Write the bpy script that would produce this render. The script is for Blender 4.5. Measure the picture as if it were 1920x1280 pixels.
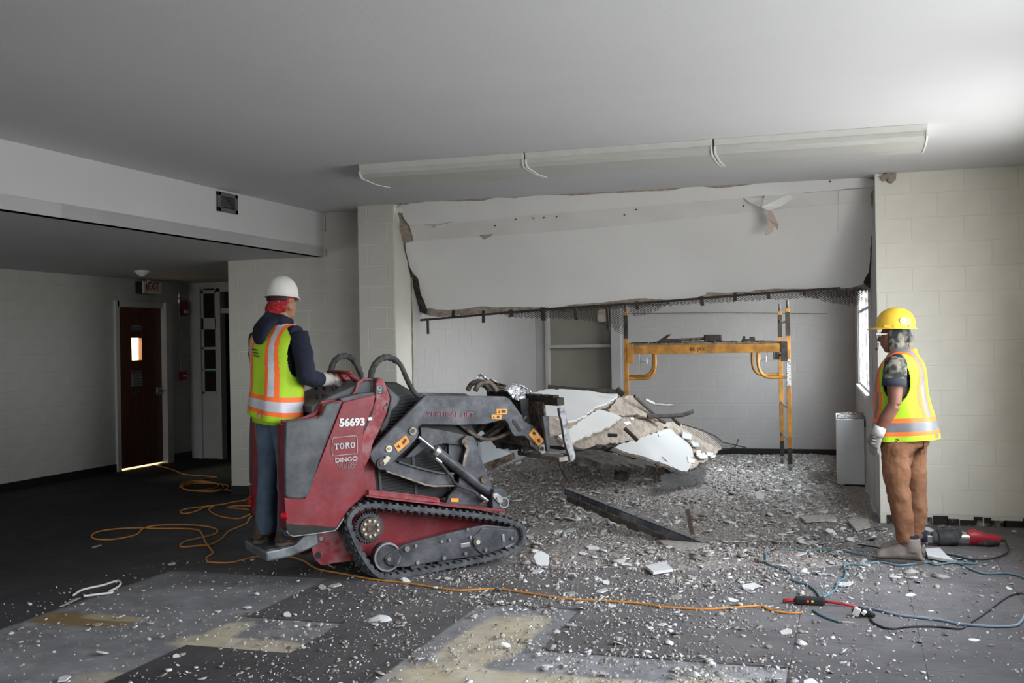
import bpy, bmesh, math, random
import numpy as np
from math import sin, cos, pi, radians, sqrt, atan2
from mathutils import Vector, Matrix, noise as mnoise
from mathutils.bvhtree import BVHTree

random.seed(7)
rng = np.random.default_rng(7)
for _o in list(bpy.data.objects):
    bpy.data.objects.remove(_o)
SC = bpy.context.scene
COL = SC.collection

# ------------------------------------------------------------------ camera
FPX, CAMH, YAW, ROLL = 2030.0, 1.56, radians(17.5), 0.017
FW = Vector((-sin(YAW), cos(YAW), 0)); RT = Vector((cos(YAW), sin(YAW), 0)); UP = Vector((0, 0, 1))
cam_d = bpy.data.cameras.new('camera')
cam_d.sensor_width = 36.0
cam_d.lens = FPX / 1920 * 36.0
cam_d.clip_start = 0.05
cam = bpy.data.objects.new('camera', cam_d)
COL.objects.link(cam)
_cx = RT * cos(ROLL) - UP * sin(ROLL)
_cy = UP * cos(ROLL) + RT * sin(ROLL)
_cz = -FW
_m = Matrix((_cx, _cy, _cz)).transposed().to_4x4()
_m.translation = (0, 0, CAMH)
cam.matrix_world = _m
SC.camera = cam

# ------------------------------------------------------------------ world (overcast daylight), exposure
SC.view_settings.view_transform = 'Standard'
SC.view_settings.look = 'None'
SC.view_settings.gamma = 1.0
SC.view_settings.use_curve_mapping = False
SC.view_settings.exposure = 2.55
W = bpy.data.worlds.new('overcast_sky')
SC.world = W
W.use_nodes = True
nt = W.node_tree
nt.nodes.clear()
wo = nt.nodes.new('ShaderNodeOutputWorld'); bg = nt.nodes.new('ShaderNodeBackground')
gt = nt.nodes.new('ShaderNodeNewGeometry'); sp = nt.nodes.new('ShaderNodeSeparateXYZ')
rp = nt.nodes.new('ShaderNodeValToRGB')
mr = nt.nodes.new('ShaderNodeMapRange')
tc = nt.nodes.new('ShaderNodeTexCoord')
nt.links.new(tc.outputs['Generated'], sp.inputs[0])
mr.inputs['From Min'].default_value = -1; mr.inputs['From Max'].default_value = 1
nt.links.new(sp.outputs['Z'], mr.inputs['Value'])
nt.links.new(mr.outputs['Result'], rp.inputs['Fac'])
cr = rp.color_ramp
cr.elements[0].position = 0.0; cr.elements[0].color = (0.40, 0.40, 0.39, 1)
cr.elements[1].position = 1.0; cr.elements[1].color = (0.80, 0.88, 1.0, 1)
e = cr.elements.new(0.47); e.color = (0.50, 0.50, 0.49, 1)
e = cr.elements.new(0.53); e.color = (0.95, 0.98, 1.0, 1)
nt.links.new(rp.outputs['Color'], bg.inputs['Color'])
bg.inputs['Strength'].default_value = 3.0
nt.links.new(bg.outputs[0], wo.inputs[0])

def portal(name, c, sx, sy, rot):
    l = bpy.data.lights.new(name, 'AREA'); l.shape = 'RECTANGLE'; l.size = sx; l.size_y = sy
    l.cycles.is_portal = True
    o = bpy.data.objects.new(name, l); COL.objects.link(o); o.location = c; o.rotation_euler = rot
    return o

XR, YB, ZC, ZL, XL = 1.33, -3.2, 2.90, 2.455, -8.9     # right wall, rear wall, ceiling, low ceiling, left wall
WIN_R = [(0.9, 2.5), (3.3, 5.1), (5.8, 8.0)]      # side windows (y0, y1)
WZ0, WZ1 = 0.95, 2.42
for a, b in WIN_R:      # area lights face into the room (local -Z = -X)
    portal('daylight_portal', (XR + 0.12, (a + b) / 2, (WZ0 + WZ1) / 2), WZ1 - WZ0, b - a, (0, radians(90), 0))
NW = (10.8, 13.5, 0.99, 2.45)                         # window of the alcove (y0, y1, z0, z1)
portal('daylight_portal', (0.24, (NW[0] + NW[1]) / 2, (NW[2] + NW[3]) / 2), NW[3] - NW[2], NW[1] - NW[0], (0, radians(90), 0))
HALL_FILL = (-8.5, -6.3)                                       # opening added in the unseen rear wall to light the hall (x0,x1)
portal('daylight_portal', ((HALL_FILL[0] + HALL_FILL[1]) / 2, YB - 0.12, 1.6), HALL_FILL[1] - HALL_FILL[0], 1.3, (radians(90), 0, 0))
# corridor lamp behind the brown door
cl = bpy.data.lights.new('corridor_lamp', 'AREA'); cl.shape = 'RECTANGLE'; cl.size = 0.6; cl.size_y = 1.2
cl.energy = 42; cl.color = (1.0, 0.86, 0.62)
clo = bpy.data.objects.new('corridor_lamp', cl); COL.objects.link(clo); clo.location = (-9.75, 12.0, 2.38)

# ------------------------------------------------------------------ pixel of the photograph -> point in the room
CO = Vector((0, 0, CAMH))
def ray(px, py):
    u, v, r = px - 960, py - 640, ROLL
    n = 1 + r * r
    a = (u - r * v) / n; b = (r * u + v) / n
    return FW + RT * (a / FPX) - UP * (b / FPX)
def onz(px, py, z=0.0):
    d = ray(px, py); return CO + d * ((z - CAMH) / d.z)
def onY(px, py, Y):
    d = ray(px, py); return CO + d * (Y / d.y)
def onX(px, py, X):
    d = ray(px, py); return CO + d * (X / d.x)
def at(px, py, dep):
    return CO + ray(px, py) * dep
def onpl(px, py, p0, n):
    d = ray(px, py); return CO + d * ((p0 - CO).dot(n) / d.dot(n))

# ------------------------------------------------------------------ materials
MATS = {}
def mat(name, col, rough=0.7, metal=0.0, var=0.12, vs=6.0, col2=None, bump=0.0, bs=40.0, dust=0.0, dcol=(0.42, 0.40, 0.38),
        ds=7.0, spec=0.4, lo=0.35, hi=0.65, emit=None, coord='Object', trans=0.0, stretch=None, ud=0.0):
    if name in MATS:
        return MATS[name]
    m = bpy.data.materials.new(name); m.use_nodes = True
    t = m.node_tree; N = t.nodes; L = t.links
    b = N['Principled BSDF']
    b.inputs['Roughness'].default_value = rough
    b.inputs['Metallic'].default_value = metal
    b.inputs['Specular IOR Level'].default_value = spec
    c = (*col, 1)
    co = N.new('ShaderNodeTexCoord')
    vec = co.outputs[coord]
    if coord == 'World':
        pass
    if stretch:
        mp = N.new('ShaderNodeMapping'); mp.inputs['Scale'].default_value = stretch
        L.new(vec, mp.inputs['Vector']); vec = mp.outputs['Vector']
    no = N.new('ShaderNodeTexNoise'); no.inputs['Scale'].default_value = vs; no.inputs['Detail'].default_value = 6
    L.new(vec, no.inputs['Vector'])
    r = N.new('ShaderNodeValToRGB')
    r.color_ramp.elements[0].position = lo; r.color_ramp.elements[1].position = hi
    if col2 is None:
        r.color_ramp.elements[0].color = (*[max(0, x * (1 - var)) for x in col], 1)
        r.color_ramp.elements[1].color = (*[min(1, x * (1 + var)) for x in col], 1)
    else:
        r.color_ramp.elements[0].color = c; r.color_ramp.elements[1].color = (*col2, 1)
    L.new(no.outputs['Fac'], r.inputs['Fac'])
    out = r.outputs['Color']
    if dust > 0:
        n2 = N.new('ShaderNodeTexNoise'); n2.inputs['Scale'].default_value = ds; n2.inputs['Detail'].default_value = 9
        n2.inputs['Roughness'].default_value = 0.7
        L.new(vec, n2.inputs['Vector'])
        mr = N.new('ShaderNodeMapRange'); mr.inputs['From Min'].default_value = 0.42; mr.inputs['From Max'].default_value = 0.72
        mr.inputs['To Max'].default_value = dust
        L.new(n2.outputs['Fac'], mr.inputs['Value'])
        fac = mr.outputs['Result']
        if ud > 0:      # dust that has settled on upward faces
            g = N.new('ShaderNodeNewGeometry'); s = N.new('ShaderNodeSeparateXYZ'); L.new(g.outputs['Normal'], s.inputs[0])
            m2 = N.new('ShaderNodeMapRange'); m2.inputs['From Min'].default_value = 0.3; m2.inputs['To Max'].default_value = ud
            L.new(s.outputs['Z'], m2.inputs['Value'])
            ad = N.new('ShaderNodeMath'); ad.operation = 'ADD'; ad.use_clamp = True
            L.new(fac, ad.inputs[0]); L.new(m2.outputs['Result'], ad.inputs[1]); fac = ad.outputs[0]
        mx = N.new('ShaderNodeMix'); mx.data_type = 'RGBA'
        L.new(fac, mx.inputs['Factor']); L.new(out, mx.inputs['A']); mx.inputs['B'].default_value = (*dcol, 1)
        out = mx.outputs['Result']
    L.new(out, b.inputs['Base Color'])
    if bump > 0:
        n3 = N.new('ShaderNodeTexNoise'); n3.inputs['Scale'].default_value = bs; n3.inputs['Detail'].default_value = 5
        L.new(vec, n3.inputs['Vector'])
        bp = N.new('ShaderNodeBump'); bp.inputs['Strength'].default_value = bump; bp.inputs['Distance'].default_value = 0.01
        L.new(n3.outputs['Fac'], bp.inputs['Height']); L.new(bp.outputs['Normal'], b.inputs['Normal'])
    if emit:
        b.inputs['Emission Color'].default_value = (*emit[0], 1); b.inputs['Emission Strength'].default_value = emit[1]
    if trans:
        b.inputs['Transmission Weight'].default_value = trans
    MATS[name] = m
    return m

def glass_mat(name, tint=(0.9, 0.93, 0.92), gloss=0.12):
    m = bpy.data.materials.new(name); m.use_nodes = True
    N = m.node_tree.nodes; L = m.node_tree.links; N.clear()
    o = N.new('ShaderNodeOutputMaterial'); mx = N.new('ShaderNodeMixShader'); tr = N.new('ShaderNodeBsdfTransparent'); gl = N.new('ShaderNodeBsdfGlossy')
    mx.inputs[0].default_value = 0.06
    tr.inputs['Color'].default_value = (*tint, 1); gl.inputs['Roughness'].default_value = 0.03
    L.new(tr.outputs[0], mx.inputs[1]); L.new(gl.outputs[0], mx.inputs[2]); L.new(mx.outputs[0], o.inputs[0])
    MATS[name] = m
    return m

M = dict(
    blk_white=mat('painted_block_white', (0.52, 0.52, 0.485), 0.75, var=0.05, vs=3, bump=0.25, bs=120),
    blk_cream=mat('painted_block_cream', (0.80, 0.78, 0.70), 0.7, var=0.04, vs=3, bump=0.25, bs=120),
    blk_pale=mat('painted_block_pale', (0.60, 0.585, 0.53), 0.72, var=0.05, vs=2, bump=0.25, bs=120),
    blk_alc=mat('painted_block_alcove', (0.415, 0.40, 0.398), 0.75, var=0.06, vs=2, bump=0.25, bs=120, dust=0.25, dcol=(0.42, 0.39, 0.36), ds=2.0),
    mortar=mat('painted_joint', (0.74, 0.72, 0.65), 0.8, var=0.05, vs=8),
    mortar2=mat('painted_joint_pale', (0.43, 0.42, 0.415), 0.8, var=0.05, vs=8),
    ceil=mat('ceiling_paint', (0.63, 0.635, 0.65), 0.85, var=0.02, vs=1.2, bump=0.08, bs=60),
    plaster=mat('white_plaster', (0.73, 0.725, 0.71), 0.8, var=0.03, vs=1.5, bump=0.08, bs=30),
    slabdim=mat('dimmed_slab_face', (0.47, 0.465, 0.46), 0.85, var=0.08, vs=2.5, bump=0.08, bs=30, dust=0.3, dcol=(0.36, 0.34, 0.32), ds=5),  # white slab plaster, colour darkened to offset the strong window light
    slabw=mat('white_slab_face', (0.72, 0.72, 0.715), 0.8, var=0.04, vs=2.5, bump=0.08, bs=30, dust=0.25, dcol=(0.55, 0.52, 0.49), ds=4),
    band=mat('bare_plaster_band', (0.68, 0.66, 0.635), 0.85, var=0.05, vs=3, bump=0.1, bs=30),
    brown=mat('brown_coat', (0.36, 0.30, 0.25), 0.95, var=0.25, vs=20, bump=0.8, bs=90),
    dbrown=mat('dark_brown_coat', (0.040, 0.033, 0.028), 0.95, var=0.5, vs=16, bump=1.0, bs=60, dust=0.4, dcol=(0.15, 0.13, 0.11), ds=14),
    vinyl=mat('black_vinyl', (0.012, 0.012, 0.013), 0.5, var=0.2),
    trimw=mat('white_trim_paint', (0.56, 0.56, 0.54), 0.5, var=0.04, vs=5),
    conc=mat('bare_concrete', (0.22, 0.22, 0.235), 0.85, var=0.3, vs=2.2, bump=0.2, bs=60, dust=0.35, dcol=(0.40, 0.36, 0.33), ds=3),
    door=mat('brown_door_veneer', (0.120, 0.040, 0.020), 0.42, var=0.3, vs=5, stretch=(8, 8, 0.6)),
    black=mat('matt_black', (0.015, 0.015, 0.016), 0.6, var=0.3, vs=20),
    trackr=mat('dusty_track_rubber', (0.050, 0.054, 0.060), 0.8, var=0.25, vs=14, dust=0.65, dcol=(0.21, 0.22, 0.235), ds=9, ud=0.45),
    rubber=mat('black_rubber', (0.028, 0.028, 0.030), 0.75, var=0.3, vs=25, dust=0.35, dcol=(0.30, 0.29, 0.28), ds=10),
    darksteel=mat('dusty_dark_steel', (0.042, 0.046, 0.055), 0.48, 0.25, var=0.3, vs=9, dust=0.42, dcol=(0.27, 0.27, 0.28), ds=6, bump=0.1, bs=60, ud=0.5),
    darkpaint=mat('grey_black_plastic', (0.045, 0.052, 0.060), 0.5, var=0.3, vs=6, dust=0.5, dcol=(0.21, 0.22, 0.23), ds=4, ud=0.5),
    red=mat('worn_red_paint', (0.205, 0.010, 0.018), 0.45, var=0.15, vs=4, dust=0.26, dcol=(0.34, 0.17, 0.19), ds=7, ud=0.45, bump=0.05, bs=40),
    reddust=mat('dusty_red_paint', (0.250, 0.020, 0.030), 0.55, var=0.2, vs=6, dust=0.6, dcol=(0.44, 0.33, 0.33), ds=9, ud=0.5),
    steel=mat('bare_steel', (0.42, 0.42, 0.42), 0.35, 0.8, var=0.3, vs=12, dust=0.4, dcol=(0.30, 0.28, 0.26), ds=14),
    chrome=mat('chrome', (0.75, 0.75, 0.75), 0.12, 1.0, var=0.02),
    rusty=mat('rusty_steel', (0.10, 0.075, 0.06), 0.7, 0.3, var=0.5, vs=30, dust=0.4, dcol=(0.33, 0.30, 0.27), ds=15),
    pinm=mat('greasy_pin_metal', (0.20, 0.17, 0.14), 0.55, 0.5, var=0.4, vs=30, dust=0.4, dcol=(0.42, 0.39, 0.34)),
    cream=mat('cream_metal', (0.60, 0.56, 0.42), 0.5, 0.2),
    orange=mat('orange_decal', (0.78, 0.30, 0.03), 0.6, var=0.2, vs=18, dust=0.35, dcol=(0.62, 0.50, 0.36), ds=22),
    scaf=mat('yellow_scaffold_paint', (0.48, 0.215, 0.035), 0.5, 0.1, var=0.3, vs=8, dust=0.75, dcol=(0.045, 0.035, 0.028), ds=5.5),
    scafblk=mat('blackened_steel', (0.03, 0.026, 0.024), 0.7, 0.2, var=0.4, vs=20, dust=0.2, dcol=(0.2, 0.12, 0.05), ds=15),
    wood=mat('dirty_plywood', (0.13, 0.10, 0.075), 0.85, var=0.4, vs=15, dust=0.6, dcol=(0.30, 0.27, 0.24), ds=20),
    lath=mat('lath_wire', (0.035, 0.033, 0.032), 0.7, 0.1, var=0.4, vs=20),
    heater=mat('heater_enamel', (0.62, 0.63, 0.64), 0.5, var=0.04, vs=4, dust=0.3, dcol=(0.5, 0.49, 0.47), ds=3),
    fixt=mat('fixture_white', (0.58, 0.58, 0.555), 0.5, var=0.05, vs=6, dust=0.3, dcol=(0.5, 0.49, 0.46), ds=5),
    lens=mat('prismatic_lens', (0.52, 0.52, 0.49), 0.3, var=0.06, vs=5, bump=0.3, bs=200, stretch=(1, 20, 1)),
    chipw=mat('chip_white', (0.63, 0.635, 0.64), 0.85, var=0.08, vs=20),
    chipg=mat('chip_grey', (0.40, 0.375, 0.35), 0.95, var=0.2, vs=30, bump=0.4, bs=80),
    chipb=mat('chip_brown', (0.25, 0.215, 0.185), 0.95, var=0.25, vs=30, bump=0.4, bs=80),
    gravel=mat('crushed_plaster_bed', (0.21, 0.188, 0.178), 0.95, col2=(0.50, 0.465, 0.445), vs=42, bump=1.0, bs=70, lo=0.40, hi=0.72, spec=0.2),
    orangec=mat('orange_cord', (0.66, 0.27, 0.045), 0.5, var=0.15, vs=20, dust=0.3, dcol=(0.45, 0.35, 0.25)),
    tealc=mat('teal_cord', (0.10, 0.20, 0.25), 0.5, var=0.15, vs=20, dust=0.3, dcol=(0.3, 0.33, 0.35)),
    bluec=mat('grey_blue_cord', (0.20, 0.27, 0.35), 0.5, var=0.15, vs=20, dust=0.3, dcol=(0.33, 0.35, 0.38)),
    blackc=mat('black_cord', (0.02, 0.02, 0.024), 0.5),
    redc=mat('red_plastic', (0.38, 0.02, 0.03), 0.4, var=0.1),
    white=mat('plain_white', (0.72, 0.72, 0.70), 0.6, var=0.03),
    skin=mat('brown_skin', (0.16, 0.068, 0.045), 0.5, var=0.12, vs=10, spec=0.4),
    skin2=mat('tan_skin', (0.30, 0.145, 0.085), 0.5, var=0.1, vs=10),
    lime=mat('lime_vest', (0.38, 0.62, 0.02), 0.7, var=0.05, vs=8, bump=0.15, bs=300),
    vorange=mat('orange_tape', (0.95, 0.17, 0.03), 0.6, var=0.04),
    silver=mat('reflective_tape', (0.17, 0.168, 0.18), 0.5, 0.1, var=0.1, vs=12),
    silver2=mat('bright_reflective_tape', (0.52, 0.53, 0.58), 0.45, 0.1, var=0.12, vs=12),
    navy=mat('navy_cotton', (0.010, 0.013, 0.028), 0.9, var=0.3, vs=6),
    jean=mat('blue_denim', (0.085, 0.125, 0.185), 0.9, var=0.3, vs=5, bump=0.2, bs=400, dust=0.2, dcol=(0.16, 0.20, 0.25)),
    duck=mat('brown_duck_canvas', (0.185, 0.080, 0.038), 0.9, var=0.2, vs=5, bump=0.2, bs=300, dust=0.3, dcol=(0.27, 0.155, 0.10), ds=5),
    glove=mat('striped_glove_canvas', (0.22, 0.21, 0.195), 0.9, var=0.1, vs=25, dust=0.4, dcol=(0.25, 0.24, 0.23), ds=15),
    gloveb=mat('glove_leather', (0.20, 0.18, 0.16), 0.85, var=0.3, vs=25),
    boot=mat('dusty_boot_leather', (0.22, 0.185, 0.16), 0.85, var=0.25, vs=12, dust=0.6, dcol=(0.34, 0.30, 0.275), ds=8),
    bootb=mat('brown_boot_leather', (0.065, 0.045, 0.032), 0.8, var=0.25, vs=12, dust=0.4, dcol=(0.16, 0.13, 0.11), ds=8),
    sole=mat('boot_sole', (0.10, 0.085, 0.075), 0.9, var=0.2, vs=12),
    hatw=mat('white_hard_hat', (0.66, 0.65, 0.63), 0.4, var=0.05, vs=9, dust=0.25, dcol=(0.45, 0.43, 0.41), ds=8),
    haty=mat('yellow_hard_hat', (0.80, 0.50, 0.035), 0.4, var=0.05, vs=9, dust=0.2, dcol=(0.60, 0.46, 0.16), ds=8),
    bandana=mat('red_paisley_bandana', (0.30, 0.008, 0.015), 0.85, col2=(0.45, 0.10, 0.10), vs=60, lo=0.55, hi=0.68),
    lensdark=mat('red_lens', (0.5, 0.01, 0.02), 0.2),
    grille=mat('perforated_grille_black', (0.010, 0.010, 0.011), 0.6),
)
glass_mat('clear_glass')
def camo():
    m = bpy.data.materials.new('camouflage_cotton'); m.use_nodes = True
    N = m.node_tree.nodes; L = m.node_tree.links; b = N['Principled BSDF']; b.inputs['Roughness'].default_value = 0.9
    co = N.new('ShaderNodeTexCoord'); no = N.new('ShaderNodeTexNoise'); no.inputs['Scale'].default_value = 17; no.inputs['Detail'].default_value = 1.5
    no.inputs['Distortion'].default_value = 0.8
    r = N.new('ShaderNodeValToRGB'); r.color_ramp.interpolation = 'CONSTANT'
    r.color_ramp.elements[0].color = (0.018, 0.018, 0.020, 1); r.color_ramp.elements[0].position = 0
    r.color_ramp.elements[1].color = (0.060, 0.070, 0.055, 1); r.color_ramp.elements[1].position = 0.44
    for p, c in ((0.50, (0.10, 0.085, 0.068)), (0.57, (0.17, 0.16, 0.13))):
        e = r.color_ramp.elements.new(p); e.color = (*c, 1)
    L.new(co.outputs['Object'], no.inputs['Vector']); L.new(no.outputs['Fac'], r.inputs['Fac']); L.new(r.outputs['Color'], b.inputs['Base Color'])
    MATS['camouflage_cotton'] = m; return m
M['camo'] = camo()

# ------------------------------------------------------------------ mesh helpers
def link(name, me, parent=None, mtx=None):
    o = bpy.data.objects.new(name, me); COL.objects.link(o)
    if parent: o.parent = parent
    if mtx is not None: o.matrix_local = mtx
    return o
def tag(o, label=None, cat=None, group=None, kind=None):
    if label: o['label'] = label
    if cat: o['category'] = cat
    if group: o['group'] = group
    if kind: o['kind'] = kind
    return o
def empty(name, loc=(0, 0, 0), rz=0.0, label=None, cat=None, group=None):
    o = bpy.data.objects.new(name, None); COL.objects.link(o); o.location = loc; o.rotation_euler = (0, 0, rz)
    o.empty_display_size = 0.1
    return tag(o, label, cat, group)

class MB:
    def __init__(s): s.v = []; s.f = []; s.mi = []; s.cur = 0
    def add(s, vs, fs):
        b = len(s.v); s.v += [tuple(v) for v in vs]; s.f += [tuple(b + i for i in f) for f in fs]; s.mi += [s.cur] * len(fs); return s
    def box(s, c, d, R=None):
        c = Vector(c); hx, hy, hz = d[0] / 2, d[1] / 2, d[2] / 2
        vs = [Vector((x, y, z)) for x in (-hx, hx) for y in (-hy, hy) for z in (-hz, hz)]
        if R is not None: vs = [R @ v for v in vs]
        return s.add([v + c for v in vs], [(0, 1, 3, 2), (4, 6, 7, 5), (0, 4, 5, 1), (2, 3, 7, 6), (0, 2, 6, 4), (1, 5, 7, 3)])
    def box2(s, a, b):
        return s.box([(a[i] + b[i]) / 2 for i in range(3)], [abs(b[i] - a[i]) for i in range(3)])
    def tube(s, pts, r, n=10, cap=True, flat=1.0, up=None):
        P = [Vector(p) for p in pts]; rs = r if hasattr(r, '__len__') else [r] * len(P)
        prev = None; rings = []
        for i, p in enumerate(P):
            t = (P[min(i + 1, len(P) - 1)] - P[max(i - 1, 0)]).normalized()
            if prev is None:
                a = Vector(up) if up else (Vector((0, 0, 1)) if abs(t.z) < 0.9 else Vector((1, 0, 0)))
            else: a = prev
            bb = (a - t * a.dot(t)).normalized(); prev = bb; cc = t.cross(bb)
            rings.append([p + bb * (cos(2 * pi * k / n) * rs[i]) + cc * (sin(2 * pi * k / n) * rs[i] * flat) for k in range(n)])
        return s.rings(rings, cap)
    def rings(s, rings, cap=True, closed=False):
        n = len(rings[0]); vs = [v for r in rings for v in r]; fs = []
        m = len(rings)
        for i in range(m if closed else m - 1):
            j = (i + 1) % m
            for k in range(n):
                fs.append((i * n + k, i * n + (k + 1) % n, j * n + (k + 1) % n, j * n + k))
        if cap and not closed:
            fs.append(tuple(reversed(range(n)))); fs.append(tuple((m - 1) * n + k for k in range(n)))
        return s.add(vs, fs)
    def cyl(s, a, b, r, n=20, r2=None):
        return s.tube([a, b], [r, r if r2 is None else r2], n)
    def prism(s, poly, off):
        off = Vector(off); n = len(poly); P = [Vector(p) for p in poly]
        vs = P + [p + off for p in P]
        fs = [tuple(range(n)), tuple(reversed(range(n, 2 * n)))] + [(i, i + n, (i + 1) % n + n, (i + 1) % n) for i in range(n)]
        return s.add(vs, fs)
    def ball(s, c, r, nu=14, nv=10, sc=(1, 1, 1)):
        rings = []
        for i in range(1, nv):
            th = pi * i / nv
            rings.append([Vector((c[0] + r * sc[0] * sin(th) * cos(2 * pi * k / nu), c[1] + r * sc[1] * sin(th) * sin(2 * pi * k / nu), c[2] + r * sc[2] * cos(th))) for k in range(nu)])
        return s.rings(rings, True)
    def mesh(s, name, mats, fix=True, smooth=False):
        me = bpy.data.meshes.new(name); me.from_pydata(s.v, [], s.f)
        if not isinstance(mats, (list, tuple)): mats = [mats]
        for m in mats: me.materials.append(m)
        if len(mats) > 1: me.polygons.foreach_set('material_index', s.mi)
        if fix:
            bm = bmesh.new(); bm.from_mesh(me); bmesh.ops.recalc_face_normals(bm, faces=bm.faces); bm.to_mesh(me); bm.free()
        if smooth: me.polygons.foreach_set('use_smooth', [True] * len(me.polygons))
        me.update(); return me
    def build(s, name, mats, parent=None, mtx=None, smooth=False, bevel=0.0, auto=False):
        o = link(name, s.mesh(name, mats, True, smooth), parent, mtx)
        if auto: smooth_auto(o)
        if bevel:
            b = o.modifiers.new('bevel', 'BEVEL'); b.width = bevel; b.segments = 2; b.limit_method = 'ANGLE'; b.angle_limit = radians(40)
        return o
def smooth_auto(o, ang=35):
    me = o.data
    me.polygons.foreach_set('use_smooth', [True] * len(me.polygons))
    bm = bmesh.new(); bm.from_mesh(me)
    for e in bm.edges:
        if len(e.link_faces) == 2 and e.calc_face_angle(0) > radians(ang): e.smooth = False
    bm.to_mesh(me); bm.free()
def apply_mods(o):
    dg = bpy.context.evaluated_depsgraph_get(); dg.update()
    me = bpy.data.meshes.new_from_object(o.evaluated_get(dg))
    old = o.data; o.modifiers.clear(); o.data = me; bpy.data.meshes.remove(old)
    return o
def remesh(o, vox, smooth=3, fac=0.5):
    r = o.modifiers.new('r', 'REMESH'); r.mode = 'VOXEL'; r.voxel_size = vox; r.use_smooth_shade = True
    if smooth:
        q = o.modifiers.new('s', 'SMOOTH'); q.iterations = smooth; q.factor = fac
    m = o.data.materials[0]
    apply_mods(o)
    if not o.data.materials: o.data.materials.append(m)
    o.data.polygons.foreach_set('use_smooth', [True] * len(o.data.polygons))
    return o
def text(body, size, mtx, m, parent, name='lettering', ext=0.0006, sx=1.0, space=1.0, bold=0.0):
    c = bpy.data.curves.new(name, 'FONT'); c.body = body; c.size = size; c.extrude = ext; c.space_character = space; c.offset = bold
    c.align_x = 'LEFT'
    o = bpy.data.objects.new('tmp_text', c); COL.objects.link(o)
    dg = bpy.context.evaluated_depsgraph_get(); dg.update()
    me = bpy.data.meshes.new_from_object(o.evaluated_get(dg)); bpy.data.objects.remove(o)
    me.materials.clear(); me.materials.append(m)
    if sx != 1.0: me.transform(Matrix.Diagonal((sx, 1, 1, 1)))
    t = link(name, me, parent, mtx)
    return t
def catmull(pts, k=8):
    P = [Vector(p) for p in pts]; out = []
    for i in range(len(P) - 1):
        p0, p1, p2, p3 = P[max(i - 1, 0)], P[i], P[i + 1], P[min(i + 2, len(P) - 1)]
        for j in range(k):
            t = j / k
            out.append(0.5 * ((2 * p1) + (p2 - p0) * t + (2 * p0 - 5 * p1 + 4 * p2 - p3) * t * t + (3 * p1 - p0 - 3 * p2 + p3) * t ** 3))
    out.append(P[-1]); return out
def jag(poly, step=0.05, amp=0.012, seed=0, closed=True):
    R = random.Random(seed); out = []
    n = len(poly)
    for i in range(n if closed else n - 1):
        a = Vector(poly[i]); b = Vector(poly[(i + 1) % n]); L = (b - a).length; k = max(1, int(L / step))
        d = (b - a).normalized() if L > 1e-6 else Vector((1, 0, 0))
        for j in range(k):
            p = a.lerp(b, j / k)
            if j > 0: p += Vector((-d.y, d.x, 0)) * R.uniform(-amp, amp) + Vector((0, 0, 1)) * R.uniform(-amp, amp) * 0.5 if d.to_3d().z == 0 and a.z == b.z else Vector([R.uniform(-amp, amp) for _ in range(3)])
            out.append(p)
    if not closed: out.append(Vector(poly[-1]))
    return out

# ------------------------------------------------------------------ walls of painted block
BW, BH, Z0C = 0.4064, 0.2032, 0.082
_blk = {}
def block_mesh(w, h, m):
    k = (round(w, 3), round(h, 3), m.name)
    if k in _blk: return _blk[k]
    g = 0.0020; c = 0.004; d1 = 0.0010; d2 = 0.0026
    def rect(i, y): return [(g + i, y, g + i), (w - g - i, y, g + i), (w - g - i, y, h - g - i), (g + i, y, h - g - i)]
    vs = rect(0, 0.002) + rect(0, -d1) + rect(c, -d2)
    fs = []
    for a in (0, 4):
        for i in range(4): fs.append((a + i, a + (i + 1) % 4, a + 4 + (i + 1) % 4, a + 4 + i))
    fs.append((8, 9, 10, 11))
    me = bpy.data.meshes.new('block'); me.from_pydata(vs, [], fs); me.materials.append(m); me.update()
    _blk[k] = me; return me
def frame_mtx(p0, d):
    d = Vector(d).normalized(); z = Vector((0, 0, 1)); y = z.cross(d)
    m = Matrix((d, y, z)).transposed().to_4x4(); m.translation = p0; return m
def wall(name, p0, d, length, z1, m, mj, holes=(), z0=0.0, thick=0.12, blocks=True, u_off=0.0, brange=None, zb0=None, label=None):
    us = sorted({0, length, *[h[0] for h in holes], *[h[1] for h in holes]}); zs = sorted({z0, z1, *[h[2] for h in holes], *[h[3] for h in holes]})
    b = MB()
    for i in range(len(us) - 1):
        for j in range(len(zs) - 1):
            cu, cz = (us[i] + us[i + 1]) / 2, (zs[j] + zs[j + 1]) / 2
            if any(h[0] < cu < h[1] and h[2] < cz < h[3] for h in holes): continue
            b.box2((us[i], 0, zs[j]), (us[i + 1], thick, zs[j + 1]))
    o = b.build(name, mj, None, frame_mtx(p0, d)); o['kind'] = 'structure'
    if label: o['label'] = label
    if blocks:
        k = -1
        while True:
            k += 1
            za = max(zb0 if zb0 is not None else z0, Z0C + BH * (k - 1)); zb = min(z1, Z0C + BH * k)
            if Z0C + BH * (k - 1) >= z1 - 0.01: break
            if zb - za < 0.03: continue
            u = -BW + (u_off + (BW / 2 if k % 2 else 0)) % BW
            while u < length:
                a, c = max(0, u), min(length, u + BW); u += BW
                if brange and (c < brange[0] or a > brange[1]): continue
                segs = [(a, c)]
                for h in holes:
                    if min(zb, h[3]) - max(za, h[2]) > 0.05:
                        ns = []
                        for (s0, s1) in segs:
                            if h[1] <= s0 or h[0] >= s1: ns.append((s0, s1)); continue
                            if h[0] > s0: ns.append((s0, h[0]))
                            if h[1] < s1: ns.append((h[1], s1))
                        segs = ns
                for (s0, s1) in segs:
                    if s1 - s0 < 0.03: continue
                    q = link('block', block_mesh(s1 - s0, zb - za, m), o); q.location = (s0, 0, za)
    return o
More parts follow.
